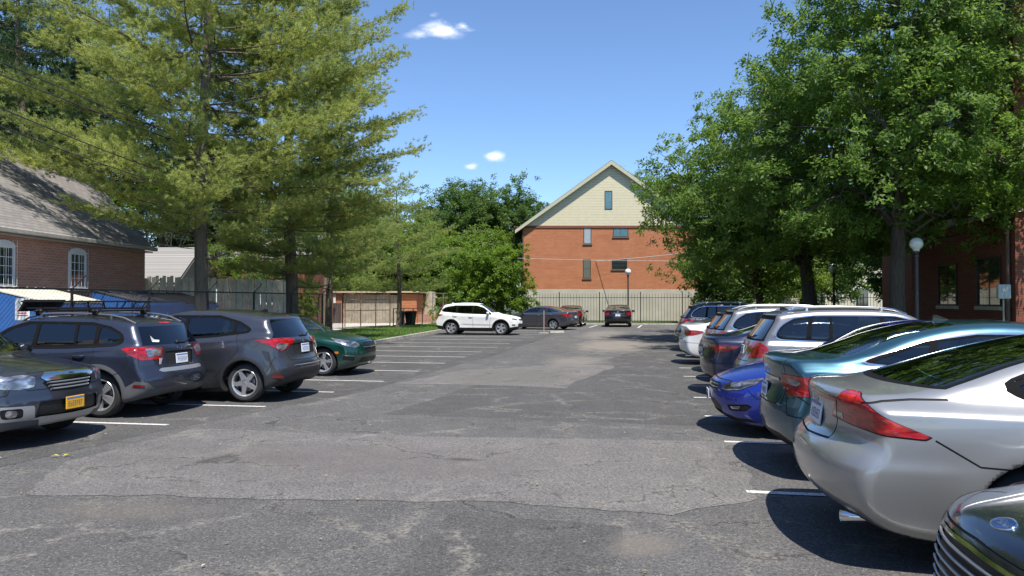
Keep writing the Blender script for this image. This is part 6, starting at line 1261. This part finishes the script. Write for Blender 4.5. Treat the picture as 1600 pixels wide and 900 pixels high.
def crosstrek():
    S = dict(L=4.45, W=1.79, R=.345, axles=(.90, 3.54), cell=.02, Ra=.40,
        top=[(.1, .26), (0, .42), (0, .62), (.05, .8), (.25, .9), (.85, .99), (1.15, 1.05), (1.65, 1.36), (2.0, 1.505), (2.5, 1.55), (3.4, 1.535), (3.85, 1.475), (4.02, 1.44), (4.05, 1.38), (4.24, 1.14), (4.31, 1.03), (4.33, .90), (4.35, .78), (4.42, .68), (4.45, .60), (4.44, .48), (4.37, .36)],
        bot=[(4.1, .27), (3, .22), (1, .22), (.4, .24)],
        plan_shift=[(0, .30), (.5, .24), (1.2, .20), (1.9, .10), (2.6, 0), (3.3, -.06), (4.0, -.13), (4.45, -.26)],
        plan=[(0, .88), (.4, .96), (.9, 1), (3.6, 1), (4.0, .98), (4.45, .91)],
        belt=[(0, .82), (.9, .94), (1.4, .98), (3.0, 1.03), (3.8, 1.09), (4.45, 1.03)], tumble=[(0, .42), (1.5, .42), (3.2, .40), (4.1, .48)], green=[(0, 0), (3, 0), (3.7, .02), (4.2, .03)],
        crown=[(0, .05), (1, .05), (2, .055), (5, .05)], crease=[(.84, .93, .9, 4.1, .016), (.42, .5, 1.3, 3.1, -.02)], k=[(0, .12), (1, .1), (2, .09), (3.4, .10), (4.0, .08), (5, .07)],
        paint=paint('dark_slate_blue_paint', (.040, .047, .072), .6, .32), flare=.028, seat_x=2.15, seat_z=.66, mirror=(1.58, 1.05), spokes=5, split=.03, spw=(.02, .03), alloy=ALLOY,
        handles=((2.42, .90), (3.22, .93)), plate_rear=(.014, .86, 5))
    o = rc([(1.30, 1.03), (1.82, 1.34), (2.15, 1.435), (3.3, 1.425), (3.62, 1.36), (3.84, 1.26), (3.88, 1.16), (3.80, 1.10), (3.0, 1.06)], .10)
    S['regions'] = gaps(('side', [(1.50, .34), (1.44, .92), (1.46, 1.03)]), ('side', [(2.34, .32), (2.37, 1.05)]), ('side', [(3.03, .46), (3.46, .90), (3.44, 1.08)])) + glass_side([[(1.46, 1.07), (1.88, 1.33), (2.18, 1.415), (2.32, 1.415), (2.34, 1.085)], [(2.41, 1.09), (2.39, 1.415), (3.02, 1.41), (3.06, 1.10)], [(3.11, 1.105), (3.07, 1.41), (3.30, 1.405), (3.38, 1.385), (3.40, 1.115)], [(3.47, 1.12), (3.46, 1.375), (3.62, 1.335), (3.79, 1.25), (3.83, 1.17), (3.77, 1.13)]], outline=o, trimmat=WRUB, mats=[GLASS, GLASSD, GLASSD, GLASSD]) + [
        ('windshield', GLASSF, 'windshield', (1.09, 1.49, .07), dict(x=(1.1, 2.3), off=-.002)), ('rear_spoiler', REDL, 'rear', [(-.05, 1.432), (.14, 1.43), (.14, 1.412), (-.05, 1.412)], dict(off=.004)), ('rear_window', GLASSD, 'windshield', (1.09, 1.37, .07), dict(x=(3.9, 4.4), off=-.002)),
        ('wheel_arch_trim', CLAD, 'arch', [(.90, .475), (3.54, .475)], {}), ('lower_cladding', CLAD, 'side', [(1.3, .18), (1.3, .36), (3.1, .36), (3.1, .18)]),
        ('lower_cladding', CLAD, 'rc', [(-.1, .26), (-.1, .44), (.55, .44), (.66, .54), (.82, .56), (.95, .47), (1.06, .43), (1.15, .26)], dict(nd=-.3)),
        ('fog_lamp', REDD, 'rc', rc([(.70, .46), (.70, .50), (.84, .51), (.86, .47)], .01), dict(off=.006)),
        ('taillight', REDL, 'rc', rc([(.40, 1.04), (.42, .90), (.50, .865), (.74, .87), (.90, .96), (1.0, 1.04), (.9, 1.07), (.6, 1.065)], .03), dict(off=.006)), ('taillight', CLEAR, 'rc', rc([(.43, 1.03), (.44, .93), (.64, .91), (.68, 1.04)], .02), dict(off=.009)),
        ('bumper_trim', SILV, 'rear', rc([(-.1, .735), (.50, .735), (.56, .70), (.5, .675), (-.1, .675)], .01), dict(off=.006)), ('plate_recess', GAP, 'rear', rc([(-.1, .985), (.36, .98), (.28, .77), (-.1, .77)], .02), dict(off=-.012))] + gaps(('rear', [(-.05, .745), (.52, .745), (.60, .88)]), ('rc', [(.95, .97), (.92, .85), (1.0, .70), (1.22, .60)]))
    def ex(S, sh, root):
        emblem(S, sh, root, 0, 1.03, 'rear', 'stars', .06); wiper(S, sh, root, 1.11, 1.15, .40); fin(S, sh, root, 3.6); rails(S, sh, root, 1.9, 3.95, .58, CLAD, .055)
        b = MB(); x = sh.xsurf(.47, .86, False)+.006; b.box(c2l(S, (x, -.45, .84)), (.004, .15, .09), rz=R(10)); b.build('flag_sticker', [mat('sticker', (.7, .6, .6), .5)], root)
        zr = sh.zsurf(2.8, .5)+.085; b = MB()
        for x in (2.25, 3.25):
            b.box(c2l(S, (x, 0, zr)), (.06, 1.34, .028), bev=.01)
            for sy in (-1, 1): b.box(c2l(S, (x, sy*.58, zr-.02)), (.11, .07, .10), bev=.02)
        b.build('crossbar', [BLK], root)
        b = MB(); z0 = zr+.04; z1 = zr+.15; xa, xb, ya = 1.85, 3.45, .50
        def loop(z, g, r): 
            q = [(xa-g, ya*.5), (xa-g+.12, ya+g*.5), (xb+g-.12, ya+g*.5), (xb+g, ya*.5), (xb+g, -ya*.5), (xb+g-.12, -ya-g*.5), (xa-g+.12, -ya-g*.5), (xa-g, -ya*.5), (xa-g, ya*.5)]; b.tube([c2l(S, (x, y, z)) for x, y in q], r, 6)
        loop(z0, 0, .014); loop(z1, .08, .014)
        for x in np.linspace(xa+.15, xb-.15, 9): b.bar(c2l(S, (x, -ya, z0)), c2l(S, (x, ya, z0)), .02, .012)
        for x in np.linspace(xa+.1, xb-.1, 6):
            for sy in (-1, 1): b.bar(c2l(S, (x, sy*ya, z0)), c2l(S, (x, sy*(ya+.04), z1)), .014)
        for y in (-.25, 0, .25):
            for x, g in ((xa, -.08), (xb, .08)): b.bar(c2l(S, (x, y, z0)), c2l(S, (x+g, y, z1)), .014)
        b.prism([c2l(S, p) for p in ((xa-.10, -.42, z0-.05), (xa-.14, -.42, z0-.05), (xa-.02, -.42, z1+.03), (xa+.03, -.42, z1+.03))], (0, -.84, 0))
        b.build('roof_basket', [BLK], root, smooth='auto')
        b = MB(); x = sh.xsurf(.3, 1.2, False)+.008; b.add([c2l(S, (sh.xsurf(y, z, False)+.006, y, z)) for y, z in ((-.52, 1.14), (-.40, 1.13), (-.37, 1.16), (-.46, 1.17), (-.49, 1.23))], [(0, 1, 2, 3, 4), (4, 3, 2, 1, 0)]); b.build('window_sticker', [mat('white_sticker', (.75, .75, .75), .6)], root)
    S['extra'] = ex; return S
SPEC['crosstrek'] = crosstrek
def grille_bars(S, sh, root, zs, y1fn, material, rad=.012, off=.012, name='grille_bar'):
    b = MB()
    for z in zs:
        y1 = y1fn(z); ys = np.linspace(-y1, y1, 15); b.tube([c2l(S, (sh.xsurf(abs(y), z, True)-off, y, z)) for y in ys], rad, 6)
    b.build('grille_bars', [material], root, smooth=True)
def outback():
    S = dict(L=4.78, W=1.84, R=.345, axles=(.93, 3.67), cell=.02, Ra=.40,
        top=[(.12, .25), (.03, .36), (.0, .46), (.0, .60), (.035, .70), (.05, .86), (.10, .90), (.30, .945), (.80, 1.03), (1.25, 1.09), (1.70, 1.36), (2.05, 1.54), (2.5, 1.61), (3.6, 1.61), (4.2, 1.56), (4.45, 1.40), (4.66, 1.05), (4.72, .80), (4.78, .6), (4.77, .45), (4.68, .34)],
        bot=[(4.4, .27), (3, .23), (1, .23), (.5, .23)],
        plan_shift=[(0, .30), (.3, .30), (.6, .26), (1.3, .20), (2.0, .10), (2.7, 0), (3.5, -.06), (4.3, -.13), (4.78, -.24)],
        plan=[(0, .88), (.35, .955), (.9, 1), (3.8, 1), (4.3, .98), (4.78, .91)], pw=2.3,
        belt=[(0, .80), (.4, .90), (.9, .97), (1.4, 1.02), (3.0, 1.05), (4.0, 1.08), (4.78, 1.05)], tumble=[(0, .45), (1.5, .45), (3.2, .40), (4.5, .45)],
        crown=[(0, .03), (.4, .04), (1, .05), (2, .055), (5, .05)], crease=[(.84, .93, .5, 4.3, .014)], k=[(0, .10), (.5, .09), (1, .1), (2, .09), (4, .10), (5, .07)], flare=.028,
        paint=paint('graphite_blue_paint', (.045, .05, .07), .6, .3), seat_x=2.3, seat_z=.68, mirror=(1.62, 1.10), spokes=5, plate_front=(.016, .50, 0), plate_mat=PLATEY, handles=((2.55, .92), (3.35, .95)))
    o = rc([(1.45, 1.07), (1.85, 1.33), (2.2, 1.47), (3.5, 1.475), (4.1, 1.44), (4.40, 1.25), (4.3, 1.11), (3.0, 1.09)], .10)
    S['regions'] = gaps(('side', [(1.55, .34), (1.48, .95), (1.52, 1.07)]), ('side', [(2.42, .32), (2.45, 1.08)]), ('front', [(0, .905), (.48, .90), (.64, .865)]), ('top', [(.42, .70), (.8, .80), (1.3, .80)]), ('fc', [(.66, .84), (.72, .66), (1.05, .62), (1.15, .64)]), ('front', [(.0, .70), (.60, .70)])) + glass_side([[(1.56, 1.10), (1.9, 1.325), (2.22, 1.45), (2.42, 1.455), (2.45, 1.11)], [(2.52, 1.11), (2.50, 1.455), (3.35, 1.455), (3.40, 1.13)], [(3.47, 1.13), (3.45, 1.45), (4.0, 1.42), (4.3, 1.23), (4.22, 1.15)]], outline=o, trimmat=WRUB) + [
        ('windshield', GLASSF, 'windshield', (1.10, 1.55, .07), dict(x=(1.1, 2.4), off=-.002)),
        ('headlight', BLK, 'fc', rc(grow([(.44, .74), (.43, .845), (.52, .885), (.74, .875), (1.05, .955), (1.10, .96), (1.00, .85), (.84, .74), (.6, .715)], .006), .03)),
        ('headlight', CLEAR, 'fc', rc([(.44, .74), (.43, .845), (.52, .885), (.74, .875), (1.05, .955), (1.10, .96), (1.00, .85), (.84, .74), (.6, .715)], .03), dict(off=.004)), ('turn_signal', AMB, 'fc', rc([(.86, .80), (.98, .88), (1.02, .90), (.97, .83), (.88, .77)], .02), dict(off=.006)),
        ('grille', CHROME, 'front', rc([(-.1, .905), (.34, .895), (.44, .84), (.36, .79), (-.1, .80)], .02), dict(off=.010)),
        ('grille', MESHB, 'front', rc([(-.1, .80), (.38, .80), (.42, .78), (.34, .665), (-.1, .655)], .02), dict(off=-.02)),
        ('lower_grille', MESHB, 'front', rc([(-.1, .56), (.48, .56), (.52, .38), (-.1, .36)], .03), dict(off=-.02)),
        ('lower_cladding', SILV, 'fc', rc([(.44, .52), (.80, .53), (1.06, .47), (1.06, .36), (.44, .34)], .03), dict(nd=-.2, off=.004)), ('fog_lamp', BLK, 'fc', rc([(.56, .50), (.80, .50), (.78, .385), (.56, .385)], .04), dict(off=-.004)), ('fog_lamp', CLEAR, 'fc', rc([(.62, .485), (.74, .485), (.74, .40), (.62, .40)], .045), dict(off=.004)),
        ('skid_plate', mat('matt_silver', (.50, .49, .46), .45, .4), 'front', rc([(-.1, .37), (.46, .38), (.60, .345), (.55, .25), (-.1, .24)], .02), dict(nd=-.95, off=.008)),
        ('lower_cladding', CLAD, 'fc', [(.40, .35), (1.2, .35), (1.2, .2), (.40, .2)], dict(nd=-.3)), ('wheel_arch_trim', CLAD, 'arch', [(.93, .455), (3.67, .455)], {}), ('lower_cladding', CLAD, 'side', [(1.3, .18), (1.3, .36), (3.25, .36), (3.25, .18)])]
    def ex(S, sh, root):
        grille_bars(S, sh, root, (.775, .735, .695), lambda z: .36-(.78-z)*.5, SILV, .011, .0); emblem(S, sh, root, 0, .85, 'front', 'stars', .06)
        rails(S, sh, root, 2.1, 4.2, .60, CLAD, .05)
        pass
    S['extra'] = ex; return S
SPEC['outback'] = outback
def midsedan():   # blue saloon, front seen
    S = altima(); S['cell'] = .02; S['paint'] = paint('vivid_blue_paint', (.008, .030, .32), .5, .3)
    S['top'] = [(.22, .18), (.08, .26), (.02, .36), (.0, .46), (.02, .58), (.05, .66), (.12, .71), (.35, .80), (.85, .93), (1.25, 1.0), (1.70, 1.22), (2.10, 1.40), (2.6, 1.475), (3.15, 1.47), (3.65, 1.38), (4.15, 1.21), (4.42, 1.13), (4.70, 1.11), (4.82, 1.08), (4.85, 1.02), (4.82, .85), (4.86, .68), (4.86, .46), (4.78, .32), (4.60, .24)]
    S['belt'] = [(0, .62), (.4, .76), (.9, .88), (1.4, .94), (3.0, .98), (4.5, 1.03), (4.9, 1.0)]; S['plan_shift'][0] = (0, .40); S['plan_shift'][1] = (.5, .32)
    S['regions'] = [(a, b, c, [(x, z*.955) for x, z in p] if c in ('side', 'sidegap') else (p[0]*.955, p[1]*.955, p[2]), *r) for a, b, c, p, *r in S['base']] + gaps(('front', [(-.05, .70), (.55, .69), (.7, .66)]), ('fc', [(.9, .60), (1.0, .50), (1.15, .52)])) + [
        ('headlight', BLK, 'fc', rc(grow([(.44, .585), (.56, .665), (.85, .725), (1.02, .76), (.98, .68), (.80, .60), (.6, .575)], .006), .02)), ('headlight', SMOKE, 'fc', rc([(.44, .585), (.56, .665), (.85, .725), (1.02, .76), (.98, .68), (.80, .60), (.6, .575)], .02), dict(off=.004)), ('headlight', CLEAR, 'fc', [(.48, .590), (.6, .590), (.80, .612), (.97, .69), (.96, .67), (.80, .60), (.6, .576), (.46, .580)], dict(off=.006)),
        ('headlight', CLEAR, 'fc', rc([(.62, .67), (.78, .695), (.80, .64), (.64, .62)], .02), dict(off=.006)),
        ('grille', MESHB, 'front', rc([(-.1, .66), (.44, .655), (.50, .61), (.42, .565), (-.1, .55)], .02), dict(off=-.01)), ('lower_grille', MESHB, 'front', rc([(-.1, .44), (.40, .44), (.55, .36), (.50, .27), (-.1, .26)], .02), dict(off=-.015)),
        ('fog_lamp', BLK, 'fc', rc([(.60, .40), (.90, .43), (.95, .40), (.88, .34), (.64, .33)], .015), dict(off=-.006)), ('fog_lamp', CLEAR, 'fc', rc([(.66, .385), (.82, .40), (.80, .36), (.68, .355)], .015), dict(off=.002)), ('bumper_trim', BLK, 'fc', [(-.1, .20), (-.1, .255), (.9, .245), (1.0, .20)], dict(nd=-.6)), ('bumper_trim', S['paint'], 'front', [(-.1, .24), (.1, .245), (.1, .24)])]
    S['mirror'] = (1.72, 1.0); S['handles'] = ((2.75, .88), (3.55, .92)); S['plate_rear'] = None; S['plate_front'] = (.02, .45, 0)
    S['extra'] = lambda S, sh, root: (emblem(S, sh, root, 0, .61, 'front', 'wing', .05), grille_bars(S, sh, root, (.59, .63), lambda z: .40, CHROME, .006, .004))
    return S
SPEC['midsedan'] = midsedan
def cruze():
    S = altima(); S['cell'] = .02; S['paint'] = paint('dark_green_paint', (.006, .055, .040), .5, .3); S['R'] = .33
    f = 4.6/4.88
    S['top'] = [(.16, .20), (.05, .30), (.0, .42), (.0, .56), (.02, .68), (.06, .78), (.14, .84), (.40, .91), (.85, .98), (1.20, 1.04), (1.62, 1.28), (1.95, 1.43), (2.4, 1.48), (2.95, 1.47), (3.45, 1.39), (3.90, 1.21), (4.15, 1.12), (4.45, 1.10), (4.56, 1.06), (4.58, .95), (4.60, .68), (4.60, .46), (4.52, .32), (4.3, .24)]
    S['bot'] = [(3.7, .20), (2.8, .17), (1.0, .17), (.4, .18)]; S['L'] = 4.6; S['W'] = 1.80; S['axles'] = (.90, 3.58)
    S['belt'] = [(0, .70), (.4, .82), (.9, .92), (1.4, .97), (3.0, 1.0), (4.2, 1.04), (4.6, 1.0)]; S['plan_shift'][0] = (0, .36)
    sx = lambda p: [(x*f, z*.965) for x, z in p]
    S['regions'] = [(a, b, c, sx(p) if c in ('side', 'sidegap') else (p[0]*.96, p[1]*.96, p[2]), *r) for a, b, c, p, *r in S['base']] + gaps(('front', [(-.05, .83), (.45, .81), (.6, .78)]), ('fc', [(.95, .70), (1.02, .56), (1.1, .56)])) + [
        ('headlight', BLK, 'fc', rc(grow([(.46, .69), (.46, .76), (.56, .80), (.80, .84), (1.08, .90), (1.02, .80), (.86, .72), (.62, .665)], .006), .02)), ('headlight', CLEAR, 'fc', rc([(.46, .69), (.46, .76), (.56, .80), (.80, .84), (1.08, .90), (1.02, .80), (.86, .72), (.62, .665)], .02), dict(off=.004)),
        ('grille', MESHB, 'front', rc([(-.1, .79), (.36, .775), (.42, .73), (.40, .685), (-.1, .68)], .02), dict(off=-.012)), ('grille', MESHB, 'front', rc([(-.1, .65), (.38, .655), (.30, .53), (-.1, .52)], .02), dict(off=-.012)), ('lower_grille', MESHB, 'front', rc([(-.1, .42), (.50, .43), (.56, .32), (-.1, .30)], .02), dict(off=-.012)),
        ('turn_signal', AMB, 'fc', rc([(.98, .58), (1.08, .58), (1.08, .53), (.98, .53)], .01), dict(off=.005)), ('fog_lamp', BLK, 'fc', rc([(.60, .44), (.88, .47), (.90, .38), (.64, .36)], .015), dict(off=-.006)), ('chrome_strip', CHROME, 'fc', rc([(.62, .475), (.90, .50), (.90, .485), (.62, .46)], .004), dict(off=.005))]
    S['mirror'] = (1.62, 1.02); S['handles'] = ((2.6, .9), (3.35, .92)); S['plate_rear'] = None; S['seat_x'] = 2.25
    S['extra'] = lambda S, sh, root: (emblem(S, sh, root, 0, .665, 'front', 'tie', .05), grille_bars(S, sh, root, (.665,), lambda z: .40, CHROME, .010, .004))
    return S
SPEC['cruze'] = cruze
def blacksedan():   # chrome-barred grille, nose only in the frame
    S = altima(); S['cell'] = .018; S['paint'] = paint('black_paint', (.004, .006, .012), .0, .25)
    S['top'] = [(.16, .20), (.05, .28), (.0, .40), (.0, .52), (.02, .64), (.07, .74), (.13, .785), (.35, .83), (.85, .93), (1.25, 1.0), (1.70, 1.22), (2.10, 1.40), (2.6, 1.475), (3.15, 1.47), (3.65, 1.38), (4.15, 1.21), (4.42, 1.13), (4.70, 1.11), (4.82, 1.08), (4.85, 1.02), (4.82, .85), (4.86, .68), (4.86, .46), (4.78, .32), (4.60, .24)]
    S['belt'] = [(0, .68), (.4, .79), (.9, .89), (1.4, .94), (3.0, .98), (4.5, 1.03), (4.9, 1.0)]; S['crown'] = [(0, .06), (1, .07), (2, .06), (5, .04)]
    S['regions'] = [(a, b, c, [(x, z*.955) for x, z in p] if c in ('side', 'sidegap') else (p[0]*.955, p[1]*.955, p[2]), *r) for a, b, c, p, *r in S['base']] + gaps(('front', [(-.05, .725), (.54, .705)]), ('top', [(.40, .52), (.36, .70), (.55, .78), (1.3, .82)])) + [
        ('headlight', BLK, 'fc', rc(grow([(.50, .60), (.50, .66), (.62, .70), (.85, .745), (1.05, .78), (1.0, .72), (.80, .64)], .006), .02)), ('headlight', CLEAR, 'fc', rc([(.50, .60), (.50, .66), (.62, .70), (.85, .745), (1.05, .78), (1.0, .72), (.80, .64)], .02), dict(off=.004)), ('headlight', REDD, 'fc', rc([(.84, .725), (1.04, .775), (1.02, .74), (.86, .69)], .01), dict(off=.006)),  # the dark red patch is a reflection painted into the headlamp colour
        ('grille', CHROME, 'front', rc([(-.1, .70), (.44, .685), (.53, .60), (.44, .36), (-.1, .33)], .03), dict(off=.008)), ('grille', MESHB, 'front', rc([(-.1, .682), (.425, .668), (.505, .60), (.425, .378), (-.1, .35)], .03), dict(off=-.02)),
        ('lower_grille', MESHB, 'front', rc([(-.1, .31), (.6, .32), (.62, .25), (-.1, .24)], .02), dict(off=-.01)), ('fog_lamp', CLEAR, 'fc', rc([(.62, .36), (.80, .36), (.80, .28), (.62, .28)], .03), dict(off=.004))]
    S['mirror'] = (1.72, 1.0); S['handles'] = ((2.75, .88), (3.55, .92)); S['plate_rear'] = None
    def ex(S, sh, root):
        grille_bars(S, sh, root, (.64, .598, .556, .514, .472, .430, .388), lambda z: .40+.09*max(0, 1-abs(z-.60)/.24), SILV, .0075, .0)
        y, x = 0, .17; z = sh.zsurf(x, y)+.003; dz = sh.zsurf(x+.08, 0)-sh.zsurf(x-.08, 0)
        M = Matrix.Translation(c2l(S, (x, y, z))) @ Matrix.Rotation(math.atan2(dz, .16), 4, 'Y') @ Matrix.Rotation(R(90), 4, 'Z'); b = MB()
        r = .075; b.lathe([(r, -.004), (r, .004), (r*.9, .005), (r*.88, .002), (.0001, .002)], 32, M @ Matrix.Diagonal((1, .62, 1, 1)), 0); b.lathe([(r*.88, .0022), (.0001, .0025)], 32, M @ Matrix.Diagonal((1, .62, 1, 1)), 1); b.build('emblem', [CHROME, mat('emblem_navy', (.01, .03, .14), .2, coat=1)], root, smooth=True)
        text_mesh('Ford', .062, 'badge_lettering', CHROME, root, M @ Matrix.Translation((0, 0, .004)), .0015, .35)
    S['extra'] = ex; return S
SPEC['blacksedan'] = blacksedan
def rav():
    S = tiguan(); S['cell'] = .026; S['paint'] = paint('white_paint', (.78, .78, .76), .0, .3); S['L'] = 4.6; S['W'] = 1.84; S['axles'] = (.94, 3.60); S['R'] = .355; S['Ra'] = .41
    S['top'] = [(.14, .26), (.04, .38), (.0, .50), (.01, .66), (.04, .80), (.12, .90), (.45, .98), (.9, 1.05), (1.22, 1.11), (1.70, 1.42), (2.05, 1.60), (2.5, 1.67), (3.3, 1.67), (3.85, 1.61), (4.08, 1.56), (4.13, 1.51), (4.20, 1.40), (4.40, 1.12), (4.46, 1.02), (4.48, .88), (4.56, .76), (4.60, .66), (4.59, .5), (4.50, .38)]; S['bot'] = [(4.2, .28), (3, .23), (1, .23), (.45, .24)]
    S['belt'] = [(0, .76), (.4, .88), (.9, .98), (1.4, 1.03), (3.0, 1.09), (3.9, 1.15), (4.6, 1.08)]; S['crease'] = [(.92, 1.02, .6, 4.3, .02), (.46, .5, 1.3, 3.2, -.02)]
    o = rc([(1.42, 1.07), (1.88, 1.40), (2.25, 1.51), (3.4, 1.51), (3.9, 1.43), (4.14, 1.28), (4.0, 1.21), (3.0, 1.125)], .08)
    WS = [(1.08+.0, .95)]
    S['regions'] = gaps(('side', [(1.55, .36), (1.48, .95), (1.52, 1.08)]), ('side', [(2.42, .34), (2.45, 1.10)]), ('side', [(3.10, .46), (3.52, .90), (3.50, 1.15)])) + glass_side([[(1.56, 1.11), (1.94, 1.385), (2.26, 1.49), (2.40, 1.49), (2.43, 1.125)], [(2.50, 1.13), (2.48, 1.49), (3.22, 1.49), (3.28, 1.16)], [(3.36, 1.165), (3.34, 1.485), (3.85, 1.415), (4.08, 1.28), (3.98, 1.23)]], outline=o, trimmat=WRUB, mats=[GLASSD]*3) + [
        ('windshield', GLASSD, 'windshield', (1.16, 1.60, .07), dict(x=(1.1, 2.4), off=-.002)), ('rear_window', GLASSD, 'windshield', (1.12, 1.49, .07), dict(x=(4.05, 4.5), off=-.002)),
        ('headlight', CLEAR, 'fc', rc([(.46, .80), (.60, .85), (.85, .875), (1.15, .94), (1.05, .86), (.85, .80), (.55, .76)], .015), dict(off=.004)), ('grille', MESHB, 'front', rc([(-.1, .84), (.40, .82), (.45, .78), (.3, .74), (-.1, .72)], .02), dict(off=-.01)), ('lower_grille', MESHB, 'front', rc([(-.1, .58), (.55, .60), (.60, .42), (-.1, .38)], .03), dict(off=-.015)),
        ('taillight', REDL, 'rc', rc([(.36, 1.06), (.38, .96), (.60, .93), (.9, .98), (1.06, 1.06), (.8, 1.07)], .02), dict(off=.006)),
        ('wheel_arch_trim', BLK, 'arch', [(.94, .475), (3.60, .475)], {}), ('lower_cladding', BLK, 'side', [(1.3, .18), (1.3, .38), (3.25, .38), (3.25, .18)]), ('lower_cladding', BLK, 'fc', [(.35, .40), (.7, .44), (.95, .40), (1.2, .42), (1.2, .2), (.35, .2)], dict(nd=-.3)), ('lower_cladding', BLK, 'rc', [(-.1, .50), (.75, .50), (1.0, .46), (1.2, .46), (1.2, .2), (-.1, .2)], dict(nd=-.3)), ('fog_lamp', CLEAR, 'fc', rc([(.70, .56), (.88, .56), (.88, .48), (.70, .48)], .03), dict(off=.004))]
    S['spokes'] = 5; S['split'] = .03; S['spw'] = (.02, .025); S['handles'] = ((2.55, .95), (3.38, .99)); S['plate_rear'] = None; S['mirror'] = (1.62, 1.13); S['seat_x'] = 2.3; S['rim'] = .24
    S['extra'] = lambda S, sh, root: (fin(S, sh, root, 3.7), emblem(S, sh, root, 0, .79, 'front', 'double', .055))
    return S
SPEC['rav'] = rav
# ================================================================ parked cars
def park(S, name, label, cat, x_end, yc, facing, end='rear', scale=1.0, group=None, rz=0.):
    """x_end: world x of the bumper nearest the aisle"""
    root = make_car(S, name, label, cat, group); L = S['L']*scale
    rot = 0 if facing > 0 else math.pi
    root.rotation_euler = (0, 0, rot+rz); root.scale = (scale,)*3; sg = 1 if x_end > -3 else -1   # right row lies to +x of its end
    root.location = (x_end+sg*L/2, yc, 0.008); return root
GR, GL = 'cars parked along the right hand row', 'cars parked along the left hand row'
park(blacksedan(), 'parked_car', 'glossy black saloon with chrome barred grille, nearest at right', 'car', 1.33, 3.62, -1, scale=1.03, group=GR)
park(coupe(), 'parked_car', 'silver coupe with large pointed red tail lamp', 'car', 1.15, 6.25, 1, scale=1.105, group=GR)
park(altima(), 'parked_car', 'teal blue saloon with chrome window trim beside the silver coupe', 'car', 1.24, 8.75, 1, scale=1.03, group=GR)
park(midsedan(), 'parked_car', 'bright blue saloon with its nose to the aisle', 'car', .86, 11.15, -1, scale=1.03, group=GR)
park(tiguan(), 'parked_suv', 'silver grey SUV with chrome roof rails and oval tail lamp', 'suv', 1.46, 13.45, 1, group=GR)
park(sedan_generic(paint('navy_paint', (.010, .016, .045), .4, .3), REDD, .03), 'parked_car', 'dark navy saloon just beyond the silver grey SUV', 'car', 1.05, 15.6, 1, group=GR)
park(suv_generic(paint('silver_paint_2', (.25, .25, .245), .6, .32), REDL, .03, SILV), 'parked_suv', 'pale silver SUV with dark rear window, beyond the navy saloon', 'suv', 1.28, 17.9, 1, group=GR)
park(suv_generic(paint('blue_black_paint', (.015, .02, .035), .4, .3), REDL, .035, BLK), 'parked_suv', 'blue black hatchback squeezed between silver SUV and white saloon', 'suv', 1.30, 20.2, 1, scale=.95, group=GR)
park(sedan_generic(paint('white_paint_2', (.75, .75, .74), .0, .3), REDL, .035), 'parked_car', 'white saloon, its tail sticking out in the right hand row', 'car', .92, 22.6, 1, group=GR)
park(sedan_generic(paint('grey_paint', (.20, .20, .21), .6, .32), REDL, .04), 'parked_car', 'mid grey saloon parked beyond the white one', 'car', 1.15, 25.1, 1, group=GR)
park(suv_generic(paint('black_paint_2', (.008, .008, .010), .2, .28), REDL, .035, SILV), 'parked_suv', 'black SUV with silver rails, last of the close right hand row', 'suv', .98, 28.3, 1, scale=1.03, group=GR)
park(sedan_generic(paint('silver_paint_3', (.45, .46, .46), .6, .3), REDL, .05), 'parked_car', 'light silver car whose roof shows beyond the black SUV', 'car', 2.1, 32.0, 1, scale=1.06, group=GR)
park(outback(), 'parked_wagon', 'dark grey estate car with yellow number plate, at the left edge', 'car', -7.12, 8.62, 1, group=GL)
park(crosstrek(), 'parked_suv', 'dark slate blue hatchback carrying a black roof basket', 'suv', -7.25, 11.25, -1, group=GL)
park(hrv(), 'parked_suv', 'slate grey compact SUV with shiny five spoke wheels', 'suv', -6.08, 13.28, -1, group=GL, scale=1.02)
park(cruze(), 'parked_car', 'dark green saloon with its nose to the aisle', 'car', -6.62, 17.95, 1, group=GL)
park(rav(), 'parked_suv', 'white SUV seen side on beside the lawn', 'suv', -6.45, 39.9, 1, group=GL, rz=-.02)
r = park(sedan_generic(paint('gunmetal_paint', (.085, .085, .10), .6, .32), REDL, .035), 'parked_car', 'gunmetal grey saloon between the white SUV and the iron fence', 'car', -4.15, 47.9, -1, group=GL, rz=-.30)
r = make_car(sedan_generic(paint('maroon_black_paint', (.035, .012, .014), .4, .3), REDL, .04), 'parked_car', 'dark maroon car half hidden behind the gunmetal saloon', 'car', 'cars nosed up to the far fence'); r.location = (-5.2, 54.4, .008); r.rotation_euler = (0, 0, math.pi/2)
r = make_car(sedan_generic(paint('black_paint_3', (.010, .010, .013), .3, .28), REDL, .035), 'parked_car', 'black saloon seen from behind under the far globe lamp', 'car', 'cars nosed up to the far fence'); r.location = (-1.95, 54.6, .008); r.rotation_euler = (0, 0, math.pi/2+.02); r.scale = (1.03,)*3
